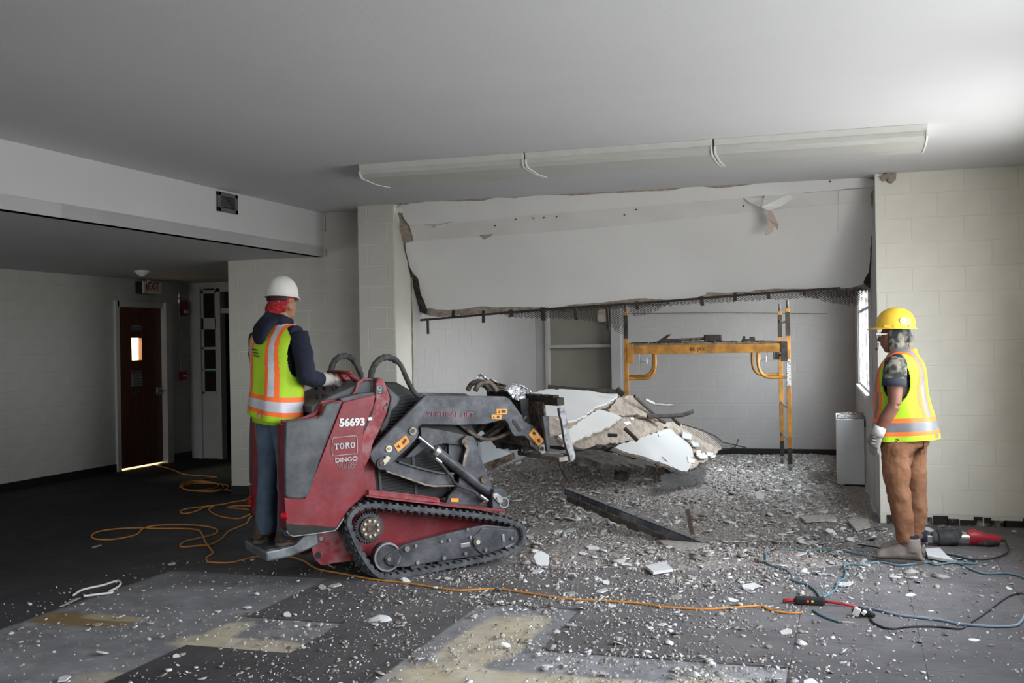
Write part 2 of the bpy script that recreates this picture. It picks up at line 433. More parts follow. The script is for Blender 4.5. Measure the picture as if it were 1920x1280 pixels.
# ================================================================== STRUCTURE
# walls seen in the picture
wall('wall_front_right', (0.19, 9.5, 0), (1, 0, 0), XR - 0.19, ZC, M['blk_cream'], M['mortar'], u_off=0.28, zb0=0.082)
wall('wall_pilaster', (-4.58, 9.6, 0), (1, 0, 0), 0.38, ZC, M['blk_pale'], M['mortar'], u_off=0.1, thick=0.34)
wall('wall_hall', (-6.25, 9.95, 0), (1, 0, 0), 1.67, ZC, M['blk_pale'], M['mortar'], u_off=0.33, thick=0.15, zb0=0.1)
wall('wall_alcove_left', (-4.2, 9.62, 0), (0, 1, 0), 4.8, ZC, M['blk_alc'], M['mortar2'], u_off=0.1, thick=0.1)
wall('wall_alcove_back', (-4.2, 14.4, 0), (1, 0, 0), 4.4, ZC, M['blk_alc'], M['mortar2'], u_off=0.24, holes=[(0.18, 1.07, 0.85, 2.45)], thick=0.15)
wall('wall_left', (XL, YB, 0), (0, 1, 0), 16.6, ZL, M['blk_white'], M['mortar2'], holes=[(14.76, 15.74, 0, 2.13)], brange=(12.0, 16.6), u_off=0.1)
wall('wall_hall_side', (-6.25, 16.2, 0), (0, -1, 0), 6.25, ZL, M['blk_white'], M['mortar2'], blocks=False, thick=0.1)
# alcove right wall (slightly out of square) with its window, and the wall end beside it
p0 = Vector((0.02, 14.4, 0)); p1 = Vector((0.16, 10.15, 0)); dd = (p1 - p0).normalized(); Lw = (p1 - p0).length
wu = [(14.4 - y) for y in (NW[1], NW[0])]
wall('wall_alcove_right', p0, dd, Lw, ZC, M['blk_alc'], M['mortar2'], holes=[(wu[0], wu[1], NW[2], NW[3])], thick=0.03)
b = MB(); b.prism([(0.19, 9.505, 0), (0.19, 9.62, 0), (0.162, 10.16, 0), (0.5, 10.16, 0), (0.5, 9.505, 0)], (0, 0, ZC))
o = b.build('wall_end_right', M['blk_alc']); o['kind'] = 'structure'
b = MB(); b.box2((-4.215, 9.603, 0), (-4.195, 9.98, ZC)); o = b.build('trim_1', M['blk_pale']); o['kind'] = 'structure'; o['label'] = 'painted side of the pilaster'
b = MB()
pts = [Vector((-4.19 + 0.004 * sin(i * 1.7), 9.995 + 0.006 * sin(i * 2.3 + 1), 0.2 + i * 0.1)) for i in range(22)]
b.tube(pts, 0.007, 6); o = b.build('trim_2', mat('yellowed_caulk', (0.36, 0.29, 0.16), 0.8, var=0.3, vs=12)); o['kind'] = 'structure'
# walls outside the picture
wall('wall_right', (XR, 9.62, 0), (0, -1, 0), 9.62 - YB, ZC, M['blk_cream'], M['blk_cream'], blocks=False,
     holes=[(9.62 - b_, 9.62 - a_, WZ0, WZ1) for a_, b_ in WIN_R], thick=0.15)
wall('wall_rear', (XR, YB, 0), (-1, 0, 0), XR - XL, ZC, M['blk_cream'], M['blk_cream'], blocks=False, holes=[(XR - HALL_FILL[1], XR - HALL_FILL[0], 0.95, 2.25)], thick=0.15)
# window frames of the side windows
for a, c in WIN_R:
    b = MB()
    for z in (WZ0, 1.72, WZ1): b.box((XR + 0.06, (a + c) / 2, z), (0.05, c - a, 0.045))
    for y in (a, (a + c) / 2, c): b.box((XR + 0.06, y, (WZ0 + WZ1) / 2), (0.05, 0.05, WZ1 - WZ0))
    o = b.build('window_3', M['steel']); o['kind'] = 'structure'

# alcove window: metal frame, broken blind rail, pane
b = MB()
yy0, yy1, zz0, zz1 = NW
def nx(y, off=0.0): return 0.02 + (14.4 - y) / 4.25 * 0.14 + off
for y in (yy0, yy0 + 1.0, yy0 + 2.0, yy1): b.box((nx(y, 0.025), y, (zz0 + zz1) / 2), (0.02, 0.045, zz1 - zz0))
for z in (zz0, zz0 + 0.85, zz1): b.tube([(nx(yy0, 0.025), yy0, z), (nx(yy1, 0.025), yy1, z)], 0.016, 4)
w2 = b.build('window_1', M['steel']); w2['kind'] = 'structure'; w2['label'] = 'bright metal framed alcove window seen edge on'
b = MB(); b.add([(nx(yy0, .03), yy0, zz0), (nx(yy1, .03), yy1, zz0), (nx(yy1, .03), yy1, zz1), (nx(yy0, .03), yy0, zz1)], [(0, 1, 2, 3)])
b.build('pane', MATS['clear_glass'], w2)
b = MB(); b.prism([(nx(yy0, -0.03), yy0, zz0 - 0.03), (nx(yy1, -0.03), yy1, zz0 - 0.03), (nx(yy1, .03), yy1, zz0 - 0.03), (nx(yy0, .03), yy0, zz0 - 0.03)], (0, 0, 0.03))
b.build('window_sill', M['white'], w2)
# curled strip of window trim hanging down beside the reveal
b = MB(); P = [onX(px, py, x) for px, py, x in ((1631, 545, 0.15), (1622, 590, 0.145), (1621, 640, 0.14), (1624, 690, 0.142), (1633, 733, 0.15))]
b.tube(catmull(P, 6), 0.010, 6, flat=0.3); o = b.build('weather_strip', M['darkpaint'], smooth=True)
tag(o, 'long dark strip of torn trim curling down the edge of the alcove window', 'trim strip')
# back wall window, boarded with a brown grey panel
b = MB(); b.box2((-4.02, 14.50, 0.85), (-3.13, 14.54, 2.45))
w3 = b.build('window_2', mat('dull_panel', (0.25, 0.235, 0.20), 0.7, var=0.06, vs=2)); w3['kind'] = 'structure'; w3['label'] = 'recessed window opening closed with dull grey-brown panels'
for x in (-4.035, -3.115): MB().box2((x - .02, 14.37, 0.85), (x + .02, 14.51, 2.45)).build('jamb', M['blk_alc'], w3)
MB().box2((-4.02, 14.40, 1.46), (-3.13, 14.50, 1.50)).build('mid_rail', M['blk_alc'], w3)
MB().box2((-4.06, 14.33, 0.82), (-3.09, 14.52, 0.86)).build('window_sill', M['blk_alc'], w3)
MB().box2((-3.11, 14.30, 0.0), (-2.985, 14.40, ZC)).build('trim_3', M['blk_alc']).update_tag(); bpy.data.objects['trim_3']['kind'] = 'structure'

# ceilings
MB().box2((-5.14, YB, ZC), (XR + .15, 9.98, ZC + .1)).build('ceiling', M['ceil'])['kind'] = 'structure'
MB().box2((XL - .1, YB, ZL), (-5.14, 16.2, ZL + .1)).build('ceiling_low', M['ceil'])['kind'] = 'structure'
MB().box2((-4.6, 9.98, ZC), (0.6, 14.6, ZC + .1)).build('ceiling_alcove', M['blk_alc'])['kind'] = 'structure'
MB().box2((-5.22, YB, ZL), (-5.14, 9.95, ZC + .05)).build('wall_bulkhead', mat('bulkhead_paint', (0.53, 0.53, 0.54), 0.85, var=0.02, vs=1.5))['kind'] = 'structure'
MB().box2((-6.3, 9.95, ZL), (-5.1, 10.1, ZC + .05)).build('wall_above_hall', M['blk_pale'])['kind'] = 'structure'

# end of the hall: white glazed screen with a doorway
yS = 13.15
d2 = MB(); d2.box2((XL, yS, 0), (-8.73, yS + .12, ZL)); d2.box2((-8.73, yS, 2.37), (-6.25, yS + .12, ZL))
d2.box2((-8.45, yS - .03, 0), (-8.38, yS + .10, 2.37)); d2.box2((-8.38, yS, 2.02), (-6.25, yS + .1, 2.09)); d2.box2((-8.45, yS - .03, 2.32), (-6.25, yS + .1, 2.40))
d2.box2((-8.76, yS - .03, 0), (-8.70, yS + .10, 2.40))
for k in range(4): d2.box2((-8.10 + k * 0.42, yS, 2.09), (-8.04 + k * 0.42, yS + .1, 2.33)) if k else None
d2.box2((-8.70, yS, 0), (-8.45, yS + .05, 0.90))
for x in (-8.70, -8.485): d2.box2((x, yS, 0.9), (x + .035, yS + .05, 2.37))
for z in (0.9, 1.215, 1.52, 1.80, 2.30): d2.box2((-8.70, yS, z), (-8.45, yS + .05, z + (0.035 if z < 1.8 else (0.16 if z < 2 else 0.05))))
for x in (-7.98, -7.62): d2.box2((x - .17, yS, 2.09), (x - .12, yS + .05, 2.33))
s = d2.build('door_2', M['trimw'], bevel=0.003); s['kind'] = 'structure'; s['label'] = 'white glazed wooden screen and doorway at the hall end'
pm = mat('dark_pane', (0.03, 0.024, 0.022), 0.15, spec=0.6)
for z0, z1 in ((0.935, 1.215), (1.25, 1.52), (1.555, 1.80), (1.96, 2.30)):
    MB().box2((-8.665, yS + .02, z0), (-8.485, yS + .03, z1)).build('pane', pm, s)
for x in (-8.36, -8.08, -7.72): MB().box2((x + .03, yS + .02, 2.09), (x + .25, yS + .03, 2.33)).build('pane', pm, s)
# dim room beyond the doorway
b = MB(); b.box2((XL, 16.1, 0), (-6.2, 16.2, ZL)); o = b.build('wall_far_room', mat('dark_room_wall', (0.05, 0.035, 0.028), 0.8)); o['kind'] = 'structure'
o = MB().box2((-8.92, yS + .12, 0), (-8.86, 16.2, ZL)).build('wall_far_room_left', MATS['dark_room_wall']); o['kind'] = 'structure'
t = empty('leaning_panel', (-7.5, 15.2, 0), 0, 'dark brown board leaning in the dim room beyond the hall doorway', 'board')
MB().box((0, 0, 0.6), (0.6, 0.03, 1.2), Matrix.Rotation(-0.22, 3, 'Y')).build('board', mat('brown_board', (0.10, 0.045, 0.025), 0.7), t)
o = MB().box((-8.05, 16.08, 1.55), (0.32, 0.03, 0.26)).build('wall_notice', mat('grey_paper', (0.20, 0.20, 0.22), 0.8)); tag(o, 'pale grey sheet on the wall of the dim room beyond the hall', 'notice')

# corridor behind the brown door
cm = mat('corridor_paint', (0.75, 0.70, 0.52), 0.8)
b = MB()
b.box2((-10.6, 11.0, -.02), (-9.0, 13.0, 0)); b.box2((-10.6, 11.0, 2.45), (-9.0, 13.0, 2.5)); b.box2((-10.65, 11.0, 0), (-10.6, 13.0, 2.5))
b.box2((-10.6, 10.95, 0), (-9.0, 11.0, 2.5)); b.box2((-10.6, 13.0, 0), (-9.0, 13.05, 2.5))
o = b.build('wall_corridor', cm); o['kind'] = 'structure'
# door 1
d = MB()
yA, yBd = 11.56, 12.54
d.box2((-9.0, yA - .04, 0), (-8.865, yA + .035, 2.165)); d.box2((-9.0, yBd - .035, 0), (-8.82, yBd + .10, 2.165)); d.box2((-9.0, yA, 2.084), (-8.865, yBd, 2.165)); d.box2((-9.0, yA, 2.06), (-8.955, yBd, 2.09)); d.box2((-9.0, yA + .03, 0), (-8.955, yA + .06, 2.09))
dr = d.build('door_1', M['trimw'], bevel=0.004); dr['kind'] = 'structure'; dr['label'] = 'brown wooden door with a small lit pane and white frame'
b = MB(); x0, x1 = -8.945, -8.90
y0, y1 = yA + .04, yBd - .04
lz0, lz1, ly0, ly1 = 1.40, 1.69, 11.86, 12.07
for q in (((x0, y0, .022), (x1, ly0, 2.085)), ((x0, ly1, .022), (x1, y1, 2.085)), ((x0, ly0, .022), (x1, ly1, lz0)), ((x0, ly0, lz1), (x1, ly1, 2.085))): b.box2(*q)
leaf = b.build('door_leaf', M['door'], dr)
b = MB()
for q in (((-8.90, ly0 - .02, lz0 - .02), (-8.89, ly1 + .02, lz0)), ((-8.90, ly0 - .02, lz1), (-8.89, ly1 + .02, lz1 + .02)), ((-8.90, ly0 - .02, lz0), (-8.89, ly0, lz1)), ((-8.90, ly1, lz0), (-8.89, ly1 + .02, lz1))): b.box2(*q)
b.build('lite_frame', M['door'], leaf)
MB().add([(-8.922, ly0, lz0), (-8.922, ly1, lz0), (-8.922, ly1, lz1), (-8.922, ly0, lz1)], [(0, 1, 2, 3)]).build('pane', MATS['clear_glass'], leaf)
b = MB(); b.box2((-8.90, y1 - .13, 0.93), (-8.885, y1 - .03, 1.03)); b.cyl((-8.90, y1 - .08, .98), (-8.845, y1 - .08, .98), .012, 12); b.box2((-8.86, y1 - .17, .965), (-8.84, y1 - .06, .995))
b.build('door_handle', M['steel'], leaf, bevel=0.003)
sg = mat('sign_grey', (0.10, 0.12, 0.12), 0.6); sgl = mat('sign_pale', (0.24, 0.255, 0.26), 0.6)
o = MB().box2((-8.90, 11.86, 1.785), (-8.893, 12.075, 1.865)).build('door_sign', sg, leaf)
for z in (1.797, 1.833): MB().box2((-8.893, 11.865, z), (-8.8915, 12.07, z + .014)).build('sign_line', sgl, o) if False else None
Rw = Matrix(((0, 0, 1), (1, 0, 0), (0, 1, 0)))            # text on a wall facing +X: x->+Y, y->+Z
def mw(x, y, z): m = Rw.to_4x4(); m.translation = (x, y, z); return m
for z in (1.797, 1.833): MB().box2((-8.8935, 11.865, z), (-8.8915, 12.07, z + .014)).build('sign_line', sgl, o)
o = MB().box2((-8.90, 11.855, 1.06), (-8.893, 12.075, 1.27)).build('door_sign', sgl, leaf); o['label'] = 'pale printed danger notice'
MB().box2((-8.8945, 11.855, 1.225), (-8.891, 12.075, 1.285)).build('sign_header', mat('sign_red', (0.14, 0.03, 0.035), 0.6), leaf)
text('DANGER', 0.045, mw(-8.8905, 11.868, 1.238), sgl, leaf, 'lettering', sx=1.05)
for z, w_ in ((1.19, .19), (1.15, .16), (1.115, .13), (1.085, .19)):
    y = 11.965 - w_ / 2; R = random.Random(int(z * 1000))
    while y < 11.965 + w_ / 2: q = R.uniform(.015, .04); MB().box2((-8.8935, y, z), (-8.8915, y + q, z + .014)).build('print_line', sg, o); y += q + .008
gp = mat('green_spray_paint', (0.02, 0.22, 0.05), 0.6)
b = MB(); b.tube([(-8.898, 11.85, .96), (-8.898, 11.93, .985), (-8.898, 12.02, 1.0)], 0.009, 6, flat=0.3); b.build('spray_mark', gp, leaf)
b = MB(); b.box2((-8.78, yS - .005, 1.215), (-8.45, yS + .001, 1.235)); b.box2((-8.76, yS - .005, 1.15), (-8.745, yS + .001, 1.48)); b.build('spray_mark', mat('bright_green_spray', (0.03, 0.42, 0.10), 0.6), s)

# baseboards
def bb(name, a, c, h=0.1):
    a, c = Vector(a), Vector(c); d = (c - a); n = Vector((d.y, -d.x, 0)).normalized() * 0.012
    b = MB(); b.prism([a, c, c + n, a + n], (0, 0, h)); o = b.build(name, M['vinyl']); o['kind'] = 'structure'
bb('baseboard_left', (XL, YB, 0), (XL, yA - .04, 0)); bb('baseboard_left', (XL, yBd + .1, 0), (XL, yS, 0))
bb('baseboard_hall', (-6.25, 9.945, 0), (-4.58, 9.945, 0))
bb('baseboard_alcove', (-4.2, 14.395, 0), (0.05, 14.395, 0), 0.115)
b = MB()
R = random.Random(5); x = 0.24
while x < XR:
    w = R.uniform(.03, .16); h = R.uniform(.045, .078)
    b.box2((x, 9.487, 0), (min(x + w, XR), 9.5, h)); x += w * R.uniform(.9, 1.25)
o = b.build('baseboard_right', mat('tar_adhesive_residue', (0.02, 0.018, 0.017), 0.7, col2=(0.30, 0.25, 0.17), vs=9, lo=0.55, hi=0.66)); o['kind'] = 'structure'; o['label'] = 'black adhesive left where the baseboard was pulled off'

# ------------------------------------------------------------------ floor: concrete slab with carpet tiles on it
def concrete():
    m = bpy.data.materials.new('stained_concrete'); m.use_nodes = True
    N = m.node_tree.nodes; L = m.node_tree.links; b = N['Principled BSDF']; b.inputs['Roughness'].default_value = 0.72
    co = N.new('ShaderNodeTexCoord')
    def noise(s, d=6, dist=0.0):
        n = N.new('ShaderNodeTexNoise'); n.inputs['Scale'].default_value = s; n.inputs['Detail'].default_value = d; n.inputs['Distortion'].default_value = dist; n.inputs['Roughness'].default_value = 0.65
        L.new(co.outputs['Object'], n.inputs['Vector']); return n.outputs['Fac']
    def ramp(f, a, c, lo, hi):
        r = N.new('ShaderNodeValToRGB'); r.color_ramp.elements[0].position = lo; r.color_ramp.elements[1].position = hi
        r.color_ramp.elements[0].color = (*a, 1); r.color_ramp.elements[1].color = (*c, 1); L.new(f, r.inputs['Fac']); return r.outputs['Color']
    base = ramp(noise(2.6), (0.145, 0.145, 0.155), (0.30, 0.30, 0.315), 0.32, 0.7)
    # stains: adhesive left in soft-edged patches at certain places
    sp_ = N.new('ShaderNodeSeparateXYZ'); L.new(co.outputs['Object'], sp_.inputs[0])
    wob = noise(3.5, 4)
    def blob(cx, cy, rx, ry, edge=0.4):
        def ax(o, c, r):
            s = N.new('ShaderNodeMath'); s.operation = 'SUBTRACT'; L.new(sp_.outputs[o], s.inputs[0]); s.inputs[1].default_value = c
            q = N.new('ShaderNodeMath'); q.operation = 'DIVIDE'; L.new(s.outputs[0], q.inputs[0]); q.inputs[1].default_value = r
            w = N.new('ShaderNodeMath'); w.operation = 'POWER'; a = N.new('ShaderNodeMath'); a.operation = 'ABSOLUTE'; L.new(q.outputs[0], a.inputs[0]); L.new(a.outputs[0], w.inputs[0]); w.inputs[1].default_value = 4.0
            return w.outputs[0]
        ad = N.new('ShaderNodeMath'); ad.operation = 'ADD'; L.new(ax('X', cx, rx), ad.inputs[0]); L.new(ax('Y', cy, ry), ad.inputs[1])
        a2 = N.new('ShaderNodeMath'); a2.operation = 'MULTIPLY_ADD'; L.new(wob, a2.inputs[0]); a2.inputs[1].default_value = 2.6; L.new(ad.outputs[0], a2.inputs[2])
        mr = N.new('ShaderNodeMapRange'); mr.inputs['From Min'].default_value = 2.6; mr.inputs['From Max'].default_value = 1.7; L.new(a2.outputs[0], mr.inputs['Value'])
        return mr.outputs['Result']
    ylw = ramp(noise(5, 6), (0.43, 0.36, 0.235), (0.58, 0.53, 0.42), 0.35, 0.65)
    out = base
    def mix(out, fac, col, k=1.0):
        mx = N.new('ShaderNodeMix'); mx.data_type = 'RGBA'
        mm = N.new('ShaderNodeMath'); mm.operation = 'MULTIPLY'; L.new(fac, mm.inputs[0]); mm.inputs[1].default_value = k
        L.new(mm.outputs[0], mx.inputs['Factor']); L.new(out, mx.inputs['A'])
        if isinstance(col, tuple): mx.inputs['B'].default_value = (*col, 1)
        else: L.new(col, mx.inputs['B'])
        return mx.outputs['Result']
    for a in ((-3.05, 4.98, .42, .13), (-3.32, 5.12, .10, .30), (-1.88, 4.95, .16, .9), (-1.4, 4.72, .75, .20), (-.62, 4.75, .22, .30), (-1.75, 5.5, .12, .45)):
        out = mix(out, blob(*a), ylw, 0.85)
    out = mix(out, blob(-4.28, 5.22, .34, .13), (0.24, 0.15, 0.045), 0.85)
    out = mix(out, blob(-4.12, 5.30, .22, .06), (0.48, 0.42, 0.28), 0.7)
    out = mix(out, blob(-3.1, 4.3, .5, .12), ylw, 0.6)
    wh = ramp(noise(9, 8), (0, 0, 0), (1, 1, 1), 0.56, 0.74)
    rgb = N.new('ShaderNodeRGBToBW'); L.new(wh, rgb.inputs[0])
    out = mix(out, rgb.outputs[0], (0.50, 0.50, 0.52), 0.55)
    L.new(out, b.inputs['Base Color'])
    bp = N.new('ShaderNodeBump'); bp.inputs['Strength'].default_value = 0.2; bp.inputs['Distance'].default_value = 0.01
    L.new(noise(60), bp.inputs['Height']); L.new(bp.outputs['Normal'], b.inputs['Normal'])
    return m
def carpet(name, col, rot, seed):
    m = bpy.data.materials.new(name); m.use_nodes = True
    N = m.node_tree.nodes; L = m.node_tree.links; b = N['Principled BSDF']; b.inputs['Roughness'].default_value = 0.95; b.inputs['Specular IOR Level'].default_value = 0.15
    co = N.new('ShaderNodeTexCoord'); mp = N.new('ShaderNodeMapping'); mp.inputs['Rotation'].default_value = (0, 0, rot); mp.inputs['Location'].default_value = (seed * 3.1, seed, 0)
    g = N.new('ShaderNodeNewGeometry')
    L.new(g.outputs['Position'], mp.inputs['Vector'])
    mp2 = N.new('ShaderNodeMapping'); mp2.inputs['Scale'].default_value = (70, 5, 1); L.new(mp.outputs['Vector'], mp2.inputs['Vector'])
    n = N.new('ShaderNodeTexNoise'); n.inputs['Scale'].default_value = 1.0; n.inputs['Detail'].default_value = 4; L.new(mp2.outputs['Vector'], n.inputs['Vector'])
    r = N.new('ShaderNodeValToRGB'); r.color_ramp.elements[0].position = 0.35; r.color_ramp.elements[1].position = 0.68
    r.color_ramp.elements[0].color = (*[c * 0.7 for c in col], 1); r.color_ramp.elements[1].color = (*[c * 1.5 for c in col], 1); L.new(n.outputs['Fac'], r.inputs['Fac'])
    # plaster dust trodden over the carpet, thickest near the collapsed ceiling
    dn = N.new('ShaderNodeTexNoise'); dn.inputs['Scale'].default_value = 2.2; dn.inputs['Detail'].default_value = 8; dn.inputs['Roughness'].default_value = 0.7; L.new(g.outputs['Position'], dn.inputs['Vector'])
    vm = N.new('ShaderNodeVectorMath'); vm.operation = 'DISTANCE'; L.new(g.outputs['Position'], vm.inputs[0]); vm.inputs[1].default_value = (-1.2, 8.6, 0)
    mr = N.new('ShaderNodeMapRange'); mr.inputs['From Min'].default_value = 1.2; mr.inputs['From Max'].default_value = 5.2; mr.inputs['To Min'].default_value = 0.85; mr.inputs['To Max'].default_value = 0.05; L.new(vm.outputs['Value'], mr.inputs['Value'])
    m2 = N.new('ShaderNodeMapRange'); m2.inputs['From Min'].default_value = 0.3; m2.inputs['From Max'].default_value = 0.7; m2.inputs['To Min'].default_value = 0.55; m2.inputs['To Max'].default_value = 1.25; L.new(dn.outputs['Fac'], m2.inputs['Value'])
    mm = N.new('ShaderNodeMath'); mm.operation = 'MULTIPLY'; mm.use_clamp = True; L.new(mr.outputs['Result'], mm.inputs[0]); L.new(m2.outputs['Result'], mm.inputs[1])
    mx = N.new('ShaderNodeMix'); mx.data_type = 'RGBA'; L.new(mm.outputs[0], mx.inputs['Factor']); L.new(r.outputs['Color'], mx.inputs['A']); mx.inputs['B'].default_value = (0.235, 0.222, 0.225, 1)
    L.new(mx.outputs['Result'], b.inputs['Base Color'])
    bp = N.new('ShaderNodeBump'); bp.inputs['Strength'].default_value = 0.5; bp.inputs['Distance'].default_value = 0.004
    L.new(n.outputs['Fac'], bp.inputs['Height']); L.new(bp.outputs['Normal'], b.inputs['Normal'])
    return m
CPT = [carpet('charcoal_carpet_a', (0.026, 0.0265, 0.029), 0, 1), carpet('charcoal_carpet_b', (0.030, 0.030, 0.033), pi / 2, 2), carpet('charcoal_carpet_c', (0.038, 0.038, 0.042), 0, 3)]
fl = MB(); fl.box2((-9.0, YB, -.15), (XR + .1, 16.2, -.008)); floor = fl.build('floor', concrete()); floor['kind'] = 'structure'
T = 0.61
def bare(cx, cy):
    if -4.63 < cx < -3.40 and cy < 6.50: return True
    if -3.38 < cx < -2.76 and 4.83 < cy < 5.50: return True
    if -2.14 < cx < -1.53 and cy < 6.11: return True
    if -1.53 < cx < -0.30 and cy < 5.26: return True
    return False
def tile_at(x0, y0, x1, y1, k):
    g = 0.0012; b = MB(); R = random.Random(k)
    h = R.uniform(0.0, 0.0015); a = [R.uniform(-.0015, .0015) for _ in range(4)]
    b.prism([(g, g, 0), (x1 - x0 - g, g + a[0], 0), (x1 - x0 - g + a[1], y1 - y0 - g, 0), (g, y1 - y0 - g + a[2], 0)], (0, 0, 0.008 + h))
    o = link('carpet_tile', b.mesh('carpet_tile', CPT[R.choice((0, 0, 1, 1, 2))]), floor); o.location = (x0, y0, -.0075 - h)
k = 0
cols = {}
for i in range(-13, 5):
    x0 = -1.53 + i * T; x1 = x0 + T
    if x0 < XL: x0 = XL
    if x1 > XR - .0: x1 = XR
    if x1 - x0 < .05: continue
    c = i
    off = {-1: 6.11, 0: 5.26, 1: 5.26, -3: 5.50, -2: 5.50 - .3, -4: 6.50, -5: 6.50, -6: 5.45}.get(i, 5.3 + random.uniform(-.3, .3))
    ys = []
    y = off
    while y > 3.7: y -= T
    while y < 9.45: ys.append((y, min(y + T, 9.49 if x0 > -4.6 else 9.94))); y += T
    if x0 < -6.3:
        while y < 13.0: ys.append((y, min(y + T, 13.14))); y += T
    for (a, c2) in ys:
        if bare((x0 + x1) / 2, (a + c2) / 2) or c2 - a < .05: continue
        k += 1; tile_at(x0, a, x1, c2, k)
# two loose, lighter tiles at the left
# carpet outside the picture, behind the camera, and inside the alcove
for q in (((XL, YB, -.0078), (XR, 3.1, 0)),):
    o = MB().box2(*q).build('carpet', CPT[0], floor)
o = MB().box2((XL, 13.14, -.0078), (-6.25, 16.1, 0)).build('carpet', CPT[0], floor)

# ------------------------------------------------------------------ fittings on walls and ceiling
# three surface-mounted fluorescent fixtures in a row
FX = [(-3.50, -2.215), (-2.205, -0.885), (-0.875, 0.475)]
lab = ['white fluorescent ceiling fixture at the left end of the row', 'white fluorescent ceiling fixture in the middle of the row', 'white fluorescent ceiling fixture at the right end of the row by the pale wall']
for (xa, xb), lb in zip(FX, lab):
    t = empty('fluorescent_fixture', ((xa + xb) / 2, 7.66, ZC), 0, lb, 'light fixture', 'row of ceiling light fixtures')
    L_ = xb - xa
    b = MB(); b.prism([(-L_ / 2, -.30, 0), (-L_ / 2, -.28, -.05), (-L_ / 2, .28, -.05), (-L_ / 2, .30, 0)], (L_, 0, 0)); b.build('housing', M['fixt'], t, bevel=0.004)
    prof = [(-.285, -.045), (-.285, -.075), (-.25, -.10), (0, -.112), (.25, -.10), (.285, -.075), (.285, -.045)]
    b = MB(); b.prism([(-L_ / 2 + .012, y, z) for y, z in prof], (L_ - .024, 0, 0)); b.build('diffuser', M['lens'], t)
    for s in (-1, 1):
        b = MB(); b.prism([(s * L_ / 2, y * 1.03, z * 1.04) for y, z in prof], (-s * .012, 0, 0)); b.build('end_cap', M['white'], t)
# air vent on the bulkhead
v = empty('air_vent', (-5.14, 7.75, 2.74), 0, 'dark grey louvred air vent on the white bulkhead', 'vent')
pa, pb = onX(405, 358, -5.14), onX(443, 400, -5.14)
y0, y1 = pa.y, pb.y; zt = onX(405, 358, -5.14).z; zb = onX(405, 395, -5.14).z
v.location = (-5.14, (y0 + y1) / 2, (zt + zb) / 2); w = y1 - y0; h = zt - zb
vg = mat('grey_vent_paint', (0.10, 0.10, 0.105), 0.6)
b = MB()
for q in (((0, -w / 2, -h / 2), (.02, w / 2, -h / 2 + .035)), ((0, -w / 2, h / 2 - .035), (.02, w / 2, h / 2)), ((0, -w / 2, -h / 2), (.02, -w / 2 + .045, h / 2)), ((0, w / 2 - .045, -h / 2), (.02, w / 2, h / 2))): b.box2(*q)
b.build('frame', vg, v, bevel=0.003)
MB().box2((0.0005, -w / 2 + .04, -h / 2 + .03), (.003, w / 2 - .04, h / 2 - .03)).build('backing', M['black'], v)
for i in range(6):
    z = -h / 2 + .05 + i * (h - .1) / 5
    MB().box((0.012, 0, z), (.02, w - .09, .004), Matrix.Rotation(.6, 3, 'Y')).build('louvre', M['darkpaint'], v)
# ceiling smoke detector in the hall
p = onz(266, 507, ZL)
t = empty('smoke_detector', (p.x, p.y, ZL), 0, 'round white smoke detector on the low ceiling above the exit sign', 'smoke detector')
MB().cyl((0, 0, 0), (0, 0, -.025), .088, 24).build('base', M['white'], t, auto=True)
b = MB(); b.cyl((0, 0, -.025), (0, 0, -.045), .07, 24, .06); b.cyl((0, 0, -.045), (0, 0, -.07), .04, 20, .03); b.build('sensor', M['white'], t)
# exit sign hanging from the low ceiling
pa, pb = onX(268, 524, -8.78), onX(303, 552, -8.78)
ya, yb_, zt, zb = pa.y, pb.y, min(pa.z, ZL - .03), pb.z
t = empty('exit_sign', (-8.84, (ya + yb_) / 2, (zt + zb) / 2), 0, 'white exit sign with red letters and a left arrow above the brown door', 'sign')
w_, h_ = yb_ - ya, zt - zb
sw = mat('exit_face', (0.80, 0.78, 0.68), 0.5); er = mat('exit_red', (0.45, 0.03, 0.03), 0.5)
MB().box2((-.06, -w_ / 2, -h_ / 2), (.045, w_ / 2 - .0, h_ / 2)).build('housing', M['black'], t, bevel=0.003)
MB().box2((.045, -w_ / 2 + .004, -h_ / 2), (.06, w_ / 2, h_ / 2)).build('face_plate', sw, t, bevel=0.002)
m_ = Rw.to_4x4(); m_.translation = (.061, -w_ / 2 + .10, -h_ / 2 + .05)
text('EXIT', h_ * 0.92, m_, er, t, 'lettering', sx=0.80, bold=0.002)
b = MB()
for s_ in (1, -1): b.prism([(.061, -w_ / 2 + .085, 0), (.061, -w_ / 2 + .035, 0) if 0 else (.061, -w_ / 2 + .03, 0), (.061, -w_ / 2 + .03 + .02, 0), (.061, -w_ / 2 + .085, s_ * .045), (.061, -w_ / 2 + .07, s_ * .05)], (.001, 0, 0))
b.build('arrow', er, t)
MB().cyl((0, 0, h_ / 2), (0, 0, ZL - (zt + zb) / 2), .02, 12).build('mount', M['white'], t)
